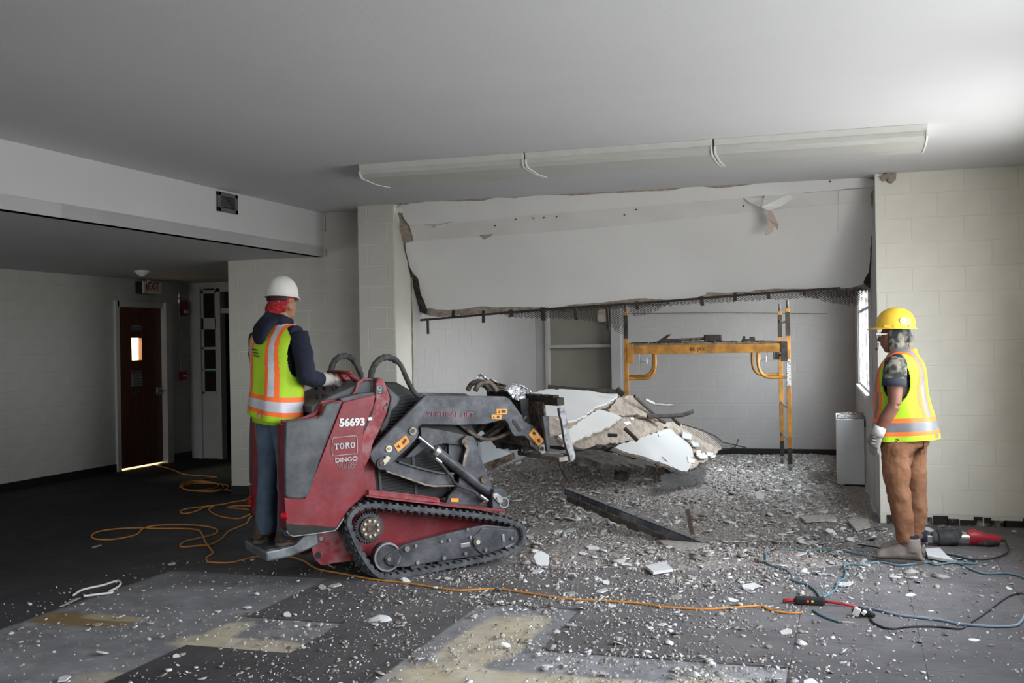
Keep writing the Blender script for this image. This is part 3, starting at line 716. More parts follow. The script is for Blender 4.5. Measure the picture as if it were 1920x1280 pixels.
# fire alarm strobe, pull station, light switch and conduit on the short wall beside the hall screen
def onleft(px, py): return onX(px, py, XL)
p = onleft(342, 578)
t = empty('fire_alarm', (XL, p.y, p.z), 0, 'red fire alarm strobe on the hall wall right of the brown door', 'fire alarm')
MB().box2((0, -.07, -.10), (.045, .07, .10)).build('body', M['redc'], t, bevel=.006)
MB().box2((.045, -.03, -.07), (.07, .03, -.02)).build('strobe', M['white'], t, bevel=.004)
p = onleft(340, 704)
t = empty('pull_station', (XL, p.y, p.z), 0, 'small red fire pull station below the alarm strobe', 'fire alarm')
MB().box2((0, -.06, -.06), (.05, .06, .06)).build('body', M['redc'], t, bevel=.005)
MB().box2((.05, -.035, -.01), (.06, .035, .012)).build('pull_handle', M['white'], t, bevel=.002)
p = onleft(347, 673)
t = empty('light_switch', (XL, p.y, p.z), 0, 'steel light switch plate beside the pull station', 'switch')
MB().box2((0, -.045, -.06), (.006, .045, .06)).build('plate', M['steel'], t, bevel=.002); MB().box2((.006, -.006, -.012), (.02, .006, .012)).build('toggle', M['white'], t)
b = MB(); p1_, p2_ = onleft(333, 552), onleft(335, 700)
b.tube([(XL + .02, p1_.y, ZL - .02), (XL + .02, p1_.y, p1_.z), (XL + .02, p1_.y + .01, p2_.z)], .0075, 8)
for k in range(5): b.cyl((XL + .0, p1_.y, 1.35 + k * .22), (XL + .03, p1_.y, 1.35 + k * .22), .014, 8)
o = b.build('conduit', mat('bright_conduit', (.6, .6, .6), .3, .9)); tag(o, 'thin bright conduit running down to the red pull station', 'conduit')
# ================================================================== TORN SLOPING CEILING OVER THE ALCOVE
PT = Vector((-4.2, 9.545, 2.90)); PB = Vector((-4.2, 10.17, 1.95)); sd = (PB - PT).normalized()
PN = Vector((4.35, 0.14, 0)).cross(sd).normalized()
if PN.y > 0: PN = -PN                    # towards the room
def pp(px, py, off=0.0): return onpl(px, py, PT + PN * off, PN)
top = [(742, 385), (752, 381), (800, 375), (850, 374), (905, 372), (930, 367), (965, 368), (1010, 364), (1080, 361), (1130, 358), (1200, 355), (1265, 351), (1300, 344), (1345, 348), (1380, 344), (1450, 338), (1500, 333), (1540, 328), (1590, 330), (1625, 332), (1645, 336), (1640, 346)]
bot = [(1632, 520), (1622, 532), (1600, 538), (1560, 542), (1520, 543), (1490, 541), (1450, 541), (1420, 543), (1405, 547), (1385, 546), (1370, 549), (1325, 548), (1322, 553), (1300, 560), (1282, 564), (1240, 561), (1200, 559), (1170, 562), (1130, 567), (1100, 569), (1070, 571), (1040, 577), (1000, 576), (960, 575), (935, 576), (900, 574), (870, 579), (840, 581), (818, 580), (803, 577), (797, 580)]
lft = [(799.7, 579), (789.6, 555), (786, 534), (784, 523), (774.5, 512), (769, 504), (766, 490), (761, 470), (760, 456), (776, 454), (774, 445)]
seam1 = [(768, 423), (850, 417), (990, 403), (1160, 389), (1400, 369), (1640, 351)]
seam2 = [(775, 453), (850, 448), (905, 444), (1050, 434), (1160, 424), (1400, 399), (1640, 378)]
def lerpy(pl, x):
    for (a, b_), (c, d) in zip(pl, pl[1:]):
        if a <= x <= c: return b_ + (d - b_) * (x - a) / (c - a)
    return pl[-1][1] if x > pl[-1][0] else pl[0][1]
t = empty('sloping_ceiling', (-2.0, 9.6, 2.9), 0, 'large white sloping plaster ceiling panel with torn edges above the yellow scaffold', 'ceiling panel')
inv_t = Matrix.Translation(-t.location)
def strip(name, pts, m, off, th, parent=t, js=0.0, seed=1):
    P = [pp(x, y, off) for x, y in pts]
    if js:
        R = random.Random(seed); Q = []
        for i, a in enumerate(P):
            c = P[(i + 1) % len(P)]; n = max(1, int((c - a).length / .05)); 
            for j in range(n):
                q = a.lerp(c, j / n)
                if j: q = q + sd * R.uniform(-js, js) + Vector((4.35, .14, 0)).normalized() * R.uniform(-js, js)
                Q.append(q)
        P = Q
    b = MB(); b.prism([p - t.location for p in P], -PN * th)
    return b.build(name, m, parent)
xs1 = [p for p in seam1]
up_poly = top + [(1640, 350)] + [(x, y + 1) for x, y in reversed(seam1)][1:-1] + [(768, 423), (765, 420), (760, 413), (754.5, 404), (757, 396), (753, 391)]
up_poly = [(x, y + (4.2 + 6.0 * mnoise.noise(Vector((x * .021, 3.3, 0))) if y < lerpy([(742, 386), (1645, 338)], x) + 3 and y < 392 else 0)) for x, y in up_poly]
strip('plaster_face', up_poly, M['plaster'], 0.0, .022, js=.004, seed=2)
mid_poly = [(x, y + .6) for x, y in seam1] + list(reversed([(x, y - .6) for x, y in seam2])) + [(774, 445)]
strip('plaster_band', mid_poly, M['band'], -0.0025, .02)
low_poly = [(x, y - 1) for x, y in seam2] + [(1640, 450), (1633, 470), (1630, 500)] + bot[:-1] + lft[:-2]
strip('plaster_face', low_poly, M['plaster'], 0.0, .022, js=.004, seed=3)
# brown base coat showing past the white face
bb_low = [(1645, 480), (1648, 500), (1640, 530), (1625, 545), (1600, 543), (1560, 547), (1500, 549), (1440, 548), (1400, 553), (1330, 562), (1290, 566), (1250, 566), (1200, 566), (1130, 573), (1080, 577), (1030, 582), (960, 583), (900, 588), (860, 590), (825, 594), (800, 590), (786, 585), (775, 545), (765, 505), (757, 470), (750, 435), (746, 400), (780, 400), (800, 480), (1000, 500), (1400, 480), (1600, 440)]
strip('brown_coat', bb_low, M['brown'], -.024, .016, js=.010, seed=4)
bt = [(742, 384), (745, 378), (870, 370), (1000, 361), (1200, 352), (1400, 338), (1560, 328), (1642, 324), (1645, 340), (1600, 345), (1200, 365), (800, 390)]
strip('brown_coat', bt, M['brown'], -.004, .016, js=.006, seed=5)
strip('brown_coat', [(1640, 350), (1648, 352), (1645, 372), (1641, 392), (1634, 388), (1632, 365)], M['brown'], .004, .02, js=.006, seed=6)
strip('brown_coat', [(1642, 425), (1634, 445), (1632, 480), (1629, 510), (1619, 530), (1632, 541), (1641, 520), (1643, 480)], M['dbrown'], .005, .02, js=.006, seed=31)
strip('brown_coat', [(766, 498), (774.5, 512.5), (783.7, 523), (786, 534), (790, 555), (800, 579), (800, 589), (782, 583), (774, 546), (764, 505)], M['dbrown'], .005, .02, js=.006, seed=32)
strip('plaster_flake', [(815, 424), (848, 416), (849, 420), (817, 428)], M['white'], .03, .01)
strip('brown_coat', [(899, 441), (924, 439), (920, 443), (907, 449)], M['brown'], .004, .004)
for i, (x, y) in enumerate([(928, 423), (967, 411), (1171, 403), (1394, 386), (1000, 409), (1020, 408), (1044, 406), (1193, 393), (1556, 340)]):
    MB().ball(pp(x, y, .004) - t.location, .008, 8, 5).build('nail_hole', M['rusty'], t)
# crack lines
for pts in ([(755, 379), (757, 385), (761, 391)], [(1565, 328), (1563, 336), (1559, 341)], [(1617, 333), (1611, 343)], [(1572, 357), (1571, 435)]):
    b = MB(); b.tube([pp(x, y, .001) - t.location for x, y in pts], .0025, 4); b.build('crack', M['band'], t)
# crumpled plaster fold at the ceiling corner on the right
b = MB(); b.prism([onY(px, py, 9.46) for px, py in ((1650, 333), (1668, 322), (1681, 323), (1680, 335), (1672, 343), (1665, 342), (1664, 335), (1655, 340))], (0, .035, 0))
o = b.build('plaster_remnant', M['brown']); tag(o, 'brown broken plaster lump in the corner above the right block wall', 'plaster lump')
# hanging flap of broken plaster
fp = empty('plaster_flap', pp(1440, 375, .05), 0, 'broken plaster flap hanging down from the white sloping ceiling', 'plaster flap')
def fpp(x, y, o): return pp(x, y, o) - fp.location
b = MB(); b.add([fpp(1394, 373, .0), fpp(1434, 374, .004), fpp(1428, 388, .10), fpp(1420, 387, .09), fpp(1408, 383, .05)], [(0, 1, 2, 3, 4)])
b.add([fpp(1434, 366, .0), fpp(1480, 364, .0), fpp(1488, 371, .0), fpp(1466, 386, .05), fpp(1441, 395, .13), fpp(1428, 388, .12)], [(0, 1, 2, 3, 4, 5)])
o = b.build('plaster_shard', M['plaster'], fp); s_ = o.modifiers.new('s', 'SOLIDIFY'); s_.thickness = .02
b = MB(); b.add([fpp(1441, 394, .13), fpp(1448, 396, .13), fpp(1460, 420, .13), fpp(1458, 431, .11), fpp(1455, 425, .11), fpp(1443, 425, .13), fpp(1437, 408, .14)], [(0, 1, 2, 3, 4, 5, 6)])
o = b.build('paper_strip', mat('peeled_paper', (0.52, 0.43, 0.37), 0.9, var=.1), fp); s_ = o.modifiers.new('s', 'SOLIDIFY'); s_.thickness = .006
b = MB(); b.add([fpp(1443, 425, .13), fpp(1450, 426, .12), fpp(1449, 433, .12), fpp(1441, 440, .15), fpp(1436, 441, .15), fpp(1434, 436, .16)], [(0, 1, 2, 3, 4, 5)])
o = b.build('paper_strip', MATS['peeled_paper'], fp); s_ = o.modifiers.new('s', 'SOLIDIFY'); s_.thickness = .006

# wire lath hanging behind the torn edge
def lath(name, poly, parent, m=None, sp_=0.020, wv=.0022, label=None, cat=None, loc=None, seed=3, wavy=.015):
    """poly: 3-D points of a roughly flat sheet; diamond mesh of thin wires clipped to it"""
    P = [Vector(p) for p in poly]; c = sum(P, Vector()) / len(P)
    n = Vector()
    for i in range(len(P)): n += (P[i] - c).cross(P[(i + 1) % len(P)] - c)
    n.normalize(); u = (P[1] - P[0]).normalized(); u = (u - n * u.dot(n)).normalized(); v = n.cross(u)
    Q = [((p - c).dot(u), (p - c).dot(v)) for p in P]
    H = [(p - c).dot(n) for p in P]
    def inside(x, y):
        r = False
        for i in range(len(Q)):
            (x1, y1), (x2, y2) = Q[i], Q[(i + 1) % len(Q)]
            if (y1 > y) != (y2 > y) and x < (x2 - x1) * (y - y1) / (y2 - y1) + x1: r = not r
        return r
    def lift(x, y):
        w = [1 / ((x - a) ** 2 + (y - b_) ** 2 + 1e-4) for a, b_ in Q]
        h = sum(a * b_ for a, b_ in zip(w, H)) / sum(w)
        return h + wavy * mnoise.noise(Vector((x * 2.5, y * 2.5, seed)))
    R_ = max(max(abs(a), abs(b_)) for a, b_ in Q) * 1.5
    b = MB(); orig = loc or Vector((0, 0, 0))
    for sgn in (1, -1):
        dx, dy = cos(radians(28)), sin(radians(28)) * sgn; nx_, ny_ = -dy, dx
        k = -int(R_ / sp_)
        while k * sp_ < R_:
            ox, oy = nx_ * k * sp_, ny_ * k * sp_; k += 1
            seg = []; s = -R_
            while s <= R_:
                x, y = ox + dx * s, oy + dy * s
                if inside(x, y): seg.append(c + u * x + v * y + n * lift(x, y) - orig)
                else:
                    if len(seg) > 1: ribbon(b, seg, n, wv)
                    seg = []
                s += 0.05
            if len(seg) > 1: ribbon(b, seg, n, wv)
    o = b.build(name, m or M['lath'], parent); o['kind'] = 'stuff' if parent else 'thing'
    if not parent: del o['kind']; o.location = orig
    if label: o['label'] = label
    if cat: o['category'] = cat
    return o
def ribbon(b, seg, n, w):
    vs = []
    for i, p in enumerate(seg):
        tt = (seg[min(i + 1, len(seg) - 1)] - seg[max(i - 1, 0)]).normalized(); s = tt.cross(n).normalized() * w
        vs += [p + s, p - s]
    b.add(vs, [(2 * i, 2 * i + 1, 2 * i + 3, 2 * i + 2) for i in range(len(seg) - 1)])
lath('wire_lath', [pp(x, y, -.05) - t.location for x, y in ((790, 560), (1000, 560), (1250, 545), (1400, 535), (1600, 525), (1640, 500), (1640, 545), (1590, 560), (1500, 560), (1400, 566), (1300, 572), (1200, 577), (1100, 583), (950, 590), (820, 596))], t, sp_=.016)
lath('wire_lath', [onY(x, y, 10.5) - t.location for x, y in ((900, 575), (1040, 570), (1180, 560), (1168, 640), (1158, 622), (1140, 612), (1100, 602), (1060, 599), (960, 598))], t, sp_=.016, seed=8)
lath('wire_lath', [onY(x, y, 10.4) - t.location for x, y in ((1170, 562), (1270, 560), (1240, 580), (1200, 594), (1192, 596), (1180, 586))], t, sp_=.016, seed=9)
lath('wire_lath', [onY(x, y, 10.3) - t.location for x, y in ((1480, 545), (1620, 538), (1625, 560), (1600, 575), (1560, 570), (1510, 556))], t, sp_=.014, seed=10)
MB().prism([onY(x, y, 10.35) - t.location for x, y in ((1121, 579), (1130, 577), (1140, 583), (1138, 600), (1128, 604), (1120, 600))], (0, .012, 0)).build('plaster_flake', M['brown'], t)
# black support rod with its hangers
rod = empty('support_rod', onY(1169, 572, 10.07), 0, 'long black steel support rod with short hangers under the torn ceiling edge', 'steel rod')
def rpt(x, y, Y=10.07): return onY(x, y, Y) - rod.location
RP = [(788, 600), (870, 593), (960, 585), (1060, 577), (1169, 570), (1270, 563), (1350, 556), (1430, 550), (1490, 545), (1576, 540)]
MB().tube([rpt(x, y) for x, y in RP], .011, 6).build('rod', M['scafblk'], rod)
for x, y0_, y1_, x2, r in [(801, 598, 626, 802, .010), (850, 582, 594, 849, .016), (906, 582, 605, 906, .014), (957, 580, 594, 959, .020), (1017, 576, 601, 1019, .022), (1076, 574, 600, 1081, .016), (1137, 576, 618, 1140, .012), (1194, 565, 580, 1195, .016), (1315, 555, 573, 1317, .017), (1378, 549, 564, 1378, .016), (1441, 547, 560, 1441, .015), (1507, 544, 554, 1509, .013), (1570, 538, 558, 1573, .020), (1252, 564, 570, 1252, .01)]:
    b = MB(); a, c = rpt(x, y0_, 10.05), rpt(x2, y1_, 10.05); d = c - a
    b.prism([a + Vector((-r, 0, 0)), a + Vector((r, 0, 0)), c + Vector((r, 0, 0)), c + Vector((-r, 0, 0))], (0, .02, 0)); b.build('hanger', M['scafblk'], rod)
# thin ceiling wire farther back
b = MB(); b.tube([onY(1176, 588, 14.3), onY(1350, 586, 14.3), onY(1550, 588, 14.3)], .004, 5)
o = b.build('ceiling_wire', M['rusty']); tag(o, 'thin rusty wire stretched along the upper back wall of the alcove', 'wire')

# ================================================================== COLLAPSED CEILING SLABS
def plane3(a, b_, c):
    A, B, C_ = (at(*q) for q in (a, b_, c)); n = (B - A).cross(C_ - A).normalized()
    return A, (n if n.z > 0 else -n)
def slab(name, poly, pl, th, m, label=None, cat=None, parent=None, orig=None, js=.012, seed=1, off=0.0, step=.05, rough_edge=None, group=None):
    p0, n = pl; P = [onpl(x, y, p0 + n * off, n) for x, y in poly]
    R = random.Random(seed); Q = []
    for i, a in enumerate(P):
        c = P[(i + 1) % len(P)]; k = max(1, int((c - a).length / step)); d = (c - a).normalized(); s = n.cross(d)
        for j in range(k):
            q = a.lerp(c, j / k)
            if j: q = q + s * R.uniform(-js, js)
            Q.append(q)
    orig = orig if orig is not None else sum(Q, Vector()) / len(Q)
    b = MB(); b.prism([q - orig for q in Q], -n * th)
    if rough_edge is not None:       # darker broken core under the painted face
        b.cur = 1; c0 = sum(Q, Vector()) / len(Q)
        b.prism([q - orig - n * th + (q - c0).normalized() * R.uniform(-.006, .020) for q in Q], -n * rough_edge)
    o = b.build(name, [m, M['brown']] if rough_edge is not None else m, parent)
    if parent is None: o.location = orig
    return tag(o, label, cat, group) if label else o
def C4(x, y): return (860 + x / 3.4286, 680 + y / 3.4286)
def C4s(*pts): return [C4(*p) for p in pts]
plA = plane3((1060, 790, 9.2), (1000, 735, 9.95), (1158, 737, 10.9))
slab('plaster_slab', C4s((330, 245), (460, 200), (520, 178), (580, 168), (750, 172), (900, 183), (1020, 190), (1022, 215), (960, 250), (870, 290), (825, 325), (790, 350), (720, 372), (660, 368), (575, 345), (450, 330), (350, 300)), plA, .018, M['slabw'],
     'upper white plaster slab lying flat across the collapsed heap behind the bucket', 'plaster slab', seed=11, rough_edge=.03)
plB = plane3((1074, 829, 8.9), (1134, 769, 10.05), (1165, 785, 10.0))
slab('plaster_slab', C4s((640, 468), (690, 440), (735, 400), (790, 368), (860, 318), (905, 300), (940, 308), (1000, 325), (1050, 350), (980, 400), (930, 425), (880, 440), (800, 475), (735, 510), (680, 505)), plB, .018, M['plaster'],
     'middle white plaster slab with a wavy broken edge between two larger slabs', 'plaster slab', seed=12, rough_edge=.03)
plC = plane3((1152, 839, 10.1), (1289, 886, 11.1), (1260, 802, 11.6))
slab('plaster_slab', C4s((995, 545), (1050, 520), (1100, 503), (1150, 485), (1250, 452), (1370, 420), (1390, 450), (1400, 460), (1445, 490), (1480, 520), (1500, 548), (1510, 600), (1480, 610), (1500, 650), (1470, 705), (1400, 680), (1330, 650), (1250, 625), (1180, 600), (1100, 582)), plC, .02, M['slabdim'],
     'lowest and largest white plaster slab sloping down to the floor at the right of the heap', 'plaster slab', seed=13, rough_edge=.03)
cB = 'brown_coat_sheet'
plD = plane3((1165, 745, 10.8), (1200, 745, 10.9), (1245, 790, 11.2))
slab(cB, C4s((960, 300), (1000, 262), (1030, 225), (1080, 212), (1140, 215), (1200, 270), (1270, 330), (1330, 382), (1260, 360), (1190, 345), (1140, 330), (1060, 345), (980, 320)), plane3((1140, 768, 10.4), (1175, 742, 10.9), (1245, 790, 11.3)), .03, M['brown'],
     'tan base coat sheet sloping down from the peak of the heap', 'plaster sheet', seed=14)
plE = plane3((1075, 835, 9.5), (1200, 790, 11.0), (1240, 800, 11.4))
slab(cB, C4s((730, 515), (800, 480), (880, 445), (960, 425), (990, 350), (1060, 328), (1140, 315), (1230, 340), (1330, 378), (1340, 410), (1260, 450), (1140, 490), (1060, 510), (960, 520), (900, 525), (840, 545), (760, 545)), plE, .03, M['brown'],
     'brown base coat sheet between the middle and lowest white slabs', 'plaster sheet', seed=15)
plF = plane3((1353, 839, 11.9), (1260, 790, 11.7), (1289, 886, 11.2))
slab(cB, C4s((1300, 385), (1385, 378), (1440, 395), (1500, 415), (1570, 445), (1640, 490), (1692, 545), (1650, 590), (1600, 625), (1540, 650), (1490, 690), (1440, 600), (1380, 440)), (plC[0] - plC[1] * .03, plC[1]), .025, M['brown'],
     'tan base coat sheet extending right of the lowest white slab', 'plaster sheet', seed=16)
# chips lying on the slabs
def chip_on(poly, pl, off, lb=None, m=None, seed=0):
    o = slab('plaster_chip', poly, pl, .014, m or M['plaster'], lb or 'small white plaster chip on the brown sheet at the right of the heap', 'plaster chip', js=.004, seed=seed, off=off, group='white plaster chips on the collapsed heap'); return o
chips = [((1440, 440), (1500, 460), (1495, 495), (1440, 480)), ((1490, 498), (1545, 515), (1545, 540), (1510, 535)), ((1530, 590), (1580, 575), (1605, 610), (1560, 615)), ((1590, 570), (1640, 580), (1630, 600), (1600, 595)), ((1470, 600), (1520, 620), (1515, 645), (1480, 640)), ((1528, 565), (1560, 560), (1555, 580), (1530, 585)), ((1285, 455), (1325, 440), (1320, 465), (1290, 472)), ((1620, 595), (1655, 590), (1650, 605), (1625, 610))]
cl_ = ['square white chip highest on the tan sheet right of the largest slab', 'white chip just below the square one on the tan sheet', 'white chip half over the right edge of the largest slab', 'narrow white chip near the lower right rim of the tan sheet', 'white chip by the lower tip of the largest slab', 'tiny white chip between the slab edge and the rim chips', 'pale chip lying on the upper part of the largest slab', 'outermost small chip at the right corner of the tan sheet']
for i, c in enumerate(chips): chip_on(C4s(*c), plC, .012, cl_[i], seed=i)
chips2 = [((1025, 310), (1060, 298), (1095, 305), (1098, 325), (1060, 345), (1030, 335)), ((1135, 335), (1160, 328), (1185, 335), (1165, 350), (1140, 350)), ((1100, 352), (1125, 350), (1130, 362), (1110, 364)), ((965, 315), (985, 312), (980, 328)), ((1060, 385), (1100, 375), (1110, 392), (1080, 400))]
cl_ = ['largest white chip near the peak of the heap', 'white chip right of the largest one near the peak', 'tiny chip below the two near the peak of the heap', 'small chip beside the upper corner of the middle slab', 'white chip on the brown sheet above the largest slab']
for i, c in enumerate(chips2): chip_on(C4s(*c), plE, .012, cl_[i], seed=20 + i)
# dark broken core under the slabs
plG = (plC[0] - plC[1] * .12, plC[1])
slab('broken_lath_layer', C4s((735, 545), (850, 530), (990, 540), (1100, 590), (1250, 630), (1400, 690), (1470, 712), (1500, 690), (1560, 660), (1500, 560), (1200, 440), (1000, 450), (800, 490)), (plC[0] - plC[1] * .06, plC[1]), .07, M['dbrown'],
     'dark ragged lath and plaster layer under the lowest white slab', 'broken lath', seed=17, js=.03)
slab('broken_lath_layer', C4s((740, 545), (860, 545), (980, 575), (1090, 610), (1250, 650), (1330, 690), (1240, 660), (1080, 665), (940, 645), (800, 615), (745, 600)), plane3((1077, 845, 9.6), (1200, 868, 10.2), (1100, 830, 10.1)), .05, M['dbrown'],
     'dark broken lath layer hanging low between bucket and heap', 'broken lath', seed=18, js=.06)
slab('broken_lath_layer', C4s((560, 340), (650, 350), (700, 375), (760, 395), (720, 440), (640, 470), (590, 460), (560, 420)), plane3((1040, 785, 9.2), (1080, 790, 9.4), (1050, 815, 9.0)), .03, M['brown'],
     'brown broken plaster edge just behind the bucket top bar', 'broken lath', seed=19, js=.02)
# slab hanging behind the loader arm
plH = (at(905, 830, 9.2), Vector((.25, -.9, .45)).normalized())
slab('plaster_slab', [(860, 795), (880, 798), (900, 806), (912, 818), (922, 838), (940, 842), (958, 850), (908, 868), (900, 872), (885, 850), (865, 800)], plH, .02, mat('blue_white_plaster', (0.55, 0.60, 0.64), .8, var=.03), 'pale bluish plaster slab hanging behind the loader arms', 'plaster slab', seed=21, js=.006)
b = MB(); P = [at(x, y, 9.15) for x, y in ((906, 870), (957, 850), (960, 862), (914, 884))]; b.prism(P, (0, .10, 0)); o = b.build('steel_channel', M['rusty']); tag(o, 'dark steel channel along the lower edge of the bluish slab', 'steel channel')
# channels, rods, wires in the heap
def bar(name, pts, r, lb, cat, m=None, flat=.5, n=6, up=None):
    b = MB(); b.tube([at(*p) for p in pts], r, n, flat=flat, up=up); o = b.build(name, m or M['scafblk']); return tag(o, lb, cat)
c4 = lambda x, y, d: (*C4(x, y), d)
bar('steel_channel', [c4(1215, 345, 10.4), c4(1330, 342, 10.6), c4(1440, 335, 10.8), c4(1480, 322, 10.85), c4(1508, 310, 10.9)], .022, 'long black steel channel bent up at its end, sticking out right of the heap', 'steel channel')
bar('steel_channel', [c4(1130, 215, 10.8), c4(1200, 280, 11.0), c4(1300, 370, 11.25), c4(1330, 385, 11.3)], .02, 'dark steel channel lying down the tan sheet from the peak of the heap', 'steel channel')
bar('steel_channel', [c4(1065, 420, 9.9), c4(1110, 460, 9.9), c4(1150, 500, 9.9)], .018, 'short dark channel crossing the brown sheet in the middle of the heap', 'steel channel')
bar('steel_channel', [c4(575, 155, 10.55), c4(700, 168, 10.6), c4(900, 178, 10.7), c4(1025, 185, 10.8)], .022, 'dark channel along the far edge of the upper white slab', 'steel channel')
bar('steel_channel', [c4(1200, 235, 11.0), c4(1260, 262, 11.1), c4(1330, 270, 11.1), c4(1380, 270, 11.1)], .016, 'grey bent channel poking out of the top right of the heap', 'steel channel', M['steel'])
bar('steel_channel', [c4(1375, 350, 11.3), c4(1400, 380, 11.3), c4(1425, 400, 11.3)], .018, 'short bent black channel at the upper corner of the lowest slab', 'steel channel')
bar('steel_channel', [c4(1015, 165, 10.6), c4(1040, 190, 10.6), c4(1060, 205, 10.6)], .03, 'dark crumpled channel end at the corner of the upper slab', 'steel channel')
bar('steel_channel', [c4(958, 465, 9.8), c4(1020, 467, 9.8)], .016, 'short black channel stub under the middle white slab', 'steel channel')
bar('loose_wire', [c4(1700, 560, 11.8), c4(1780, 540, 11.8), c4(1800, 490, 11.8)], .006, 'bent black wire end at the right tip of the mesh', 'wire', flat=1)
bar('loose_wire', [c4(1310, 605, 10.8), c4(1350, 645, 10.9), c4(1400, 690, 10.9)], .004, 'thin wire lying over the lowest white slab', 'wire', flat=1)
bar('loose_wire', [c4(1440, 395, 11.6), c4(1560, 430, 11.9), c4(1650, 470, 12.0), c4(1700, 510, 12.0), c4(1850, 545, 12.0)], .007, 'long thin wire along the edge of the mesh right of the heap', 'wire', flat=1)
lath('wire_mesh', [at(*c4(x, y, d)) for x, y, d in ((1370, 375, 11.5), (1560, 430, 11.9), (1680, 490, 12.0), (1790, 530, 12.0), (1700, 560, 11.9), (1600, 520, 11.7))], None, sp_=.017, label='fine grey wire mesh hanging off the right side of the heap above the brown sheet', cat='wire mesh', loc=at(*c4(1600, 470, 11.8)))
lath('wire_mesh', [at(*c4(x, y, d)) for x, y, d in ((1300, 700, 10.7), (1450, 700, 10.9), (1520, 660, 11.1), (1600, 630, 11.4), (1590, 765, 10.9), (1460, 790, 10.6), (1270, 850, 10.3))], None, sp_=.011, wv=.003, label='dark wire mesh curtain under the lower tip of the largest slab', cat='wire mesh', loc=at(*c4(1430, 740, 10.8)), seed=5, wavy=.06)
# stub of a post under the heap
b = MB(); P = at(*c4(1052, 680, 10.3)); b.box((P.x, P.y, P.z), (.13, .10, .22), Matrix.Rotation(.1, 3, 'Y')); o = b.build('timber_stub', M['dbrown'], bevel=.01); tag(o, 'short dark timber stub hanging under the heap', 'timber')
# ragged hanging strips below the bucket
for i, pts in enumerate([[(1045, 862, 8.7), (1055, 880, 8.7), (1064, 897, 8.75), (1070, 905, 8.8)], [(1058, 870, 8.8), (1062, 885, 8.8), (1066, 893, 8.8)]]):
    bar('hanging_lath_strip', pts, .014, ('longer', 'shorter')[i] + ' ragged lath strip dangling below the bucket corner', 'lath strip', M['dbrown'], flat=.4)
# twisted metal studs on top of the bucket
def ch(name, pts, w, lb, m):
    """bent U channel"""
    P = [at(*p) for p in pts]; b = MB()
    for i in range(len(P) - 1):
        a, c = P[i], P[i + 1]; d = (c - a).normalized(); s = d.cross(Vector((0.2, -1, .3))).normalized() * w[i]; s2 = d.cross(Vector((0.2, -1, .3))).normalized() * w[i + 1]; nb = s.cross(d).normalized()
        b.prism([a - s, c - s2, c + s2, a + s], nb * .012)
        b.prism([a - s, c - s2, c - s2 + nb * .05, a - s + nb * .05], s.normalized() * .006)
        b.prism([a + s, c + s2, c + s2 + nb * .05, a + s + nb * .05], -s.normalized() * .006)
    o = b.build(name, m); return tag(o, lb, 'metal stud')
crum = mat('crumpled_galvanised', (0.42, 0.43, 0.45), 0.3, 0.85, var=.5, vs=40, bump=1.0, bs=30, dust=.3, dcol=(.25, .23, .21))
D6 = lambda x, y, d: (860 + x / 6.4, 680 + y / 6.4, d)
ch('bent_stud', [D6(225, 150, 8.2), D6(265, 215, 8.2), D6(330, 255, 8.2), D6(400, 280, 8.25)], [.030, .042, .036, .03], 'crumpled metal stud pointing up above the loader arm', crum)
ch('bent_stud', [D6(610, 300, 8.1), D6(700, 360, 8.1), D6(790, 400, 8.1), D6(850, 450, 8.1)], [.035, .06, .055, .045], 'shiny crumpled sheet metal stud beside the bucket top', crum)
ch('bent_stud', [D6(390, 275, 8.3), D6(470, 285, 8.3), D6(560, 310, 8.3)], [.02, .022, .02], 'narrow dark stud running level above the loader arm', M['rusty'])
ch('bent_stud', [D6(350, 310, 8.15), D6(460, 320, 8.1), D6(580, 330, 8.05)], [.012, .018, .01], 'pale flattened stud resting on top of the loader arm', M['steel'])
b = MB(); c = at(*D6(955, 455, 8.4)); b.box(c, (.08, .06, .09), Matrix.Rotation(.4, 3, 'X')); b.box(c + Vector((.04, 0, .02)), (.05, .05, .03), Matrix.Rotation(.8, 3, 'Y')); o = b.build('rusty_bracket', M['rusty'], bevel=.006); tag(o, 'small rusty bracket standing on the bucket edge', 'bracket')

# fallen channel lying diagonally in front of the heap
t = empty('fallen_channel', onz(1200, 965, .1), 0, 'long dark steel channel with clinging plaster, propped slantwise on the rubble before the heap', 'steel channel')
A_, B_ = at(1065, 914, 8.85), onz(1325, 1016, .03)
dv = (B_ - A_).normalized(); sv = Vector((0, 0, 1)).cross(dv).normalized(); nv = dv.cross(sv); nv = nv if nv.z > 0 else -nv
if sv.y > 0: sv = -sv
b = MB(); O = t.location
b.prism([A_ - O + sv * .05, A_ - O - sv * .02, A_ - O - sv * .02 - nv * .008, A_ - O + sv * .05 - nv * .008], B_ - A_)
b.prism([A_ - O + sv * .05, A_ - O + sv * .044, A_ - O + sv * .044 - nv * .05, A_ - O + sv * .05 - nv * .05], B_ - A_)
b.build('web', M['darksteel'], t)
Lb = (B_ - A_).length
for k in range(5):
    p = A_ - O + (B_ - A_) * (.12 + k * .2); b = MB(); b.prism([p + sv * .054 + nv * .004, p - sv * .024 + nv * .004, p - sv * .024 + dv * .01 + nv * .004, p + sv * .054 + dv * .01 + nv * .004], -nv * .05); b.build('tie_wire', M['rusty'], t)
R = random.Random(4); Q = []
n_ = 40
for k in range(n_ + 1): 
    f_ = .03 + .87 * k / n_; Q.append(A_ - O + (B_ - A_) * f_ + sv * .052 - nv * (.03 + .02 * sin(f_ * 3.1)))
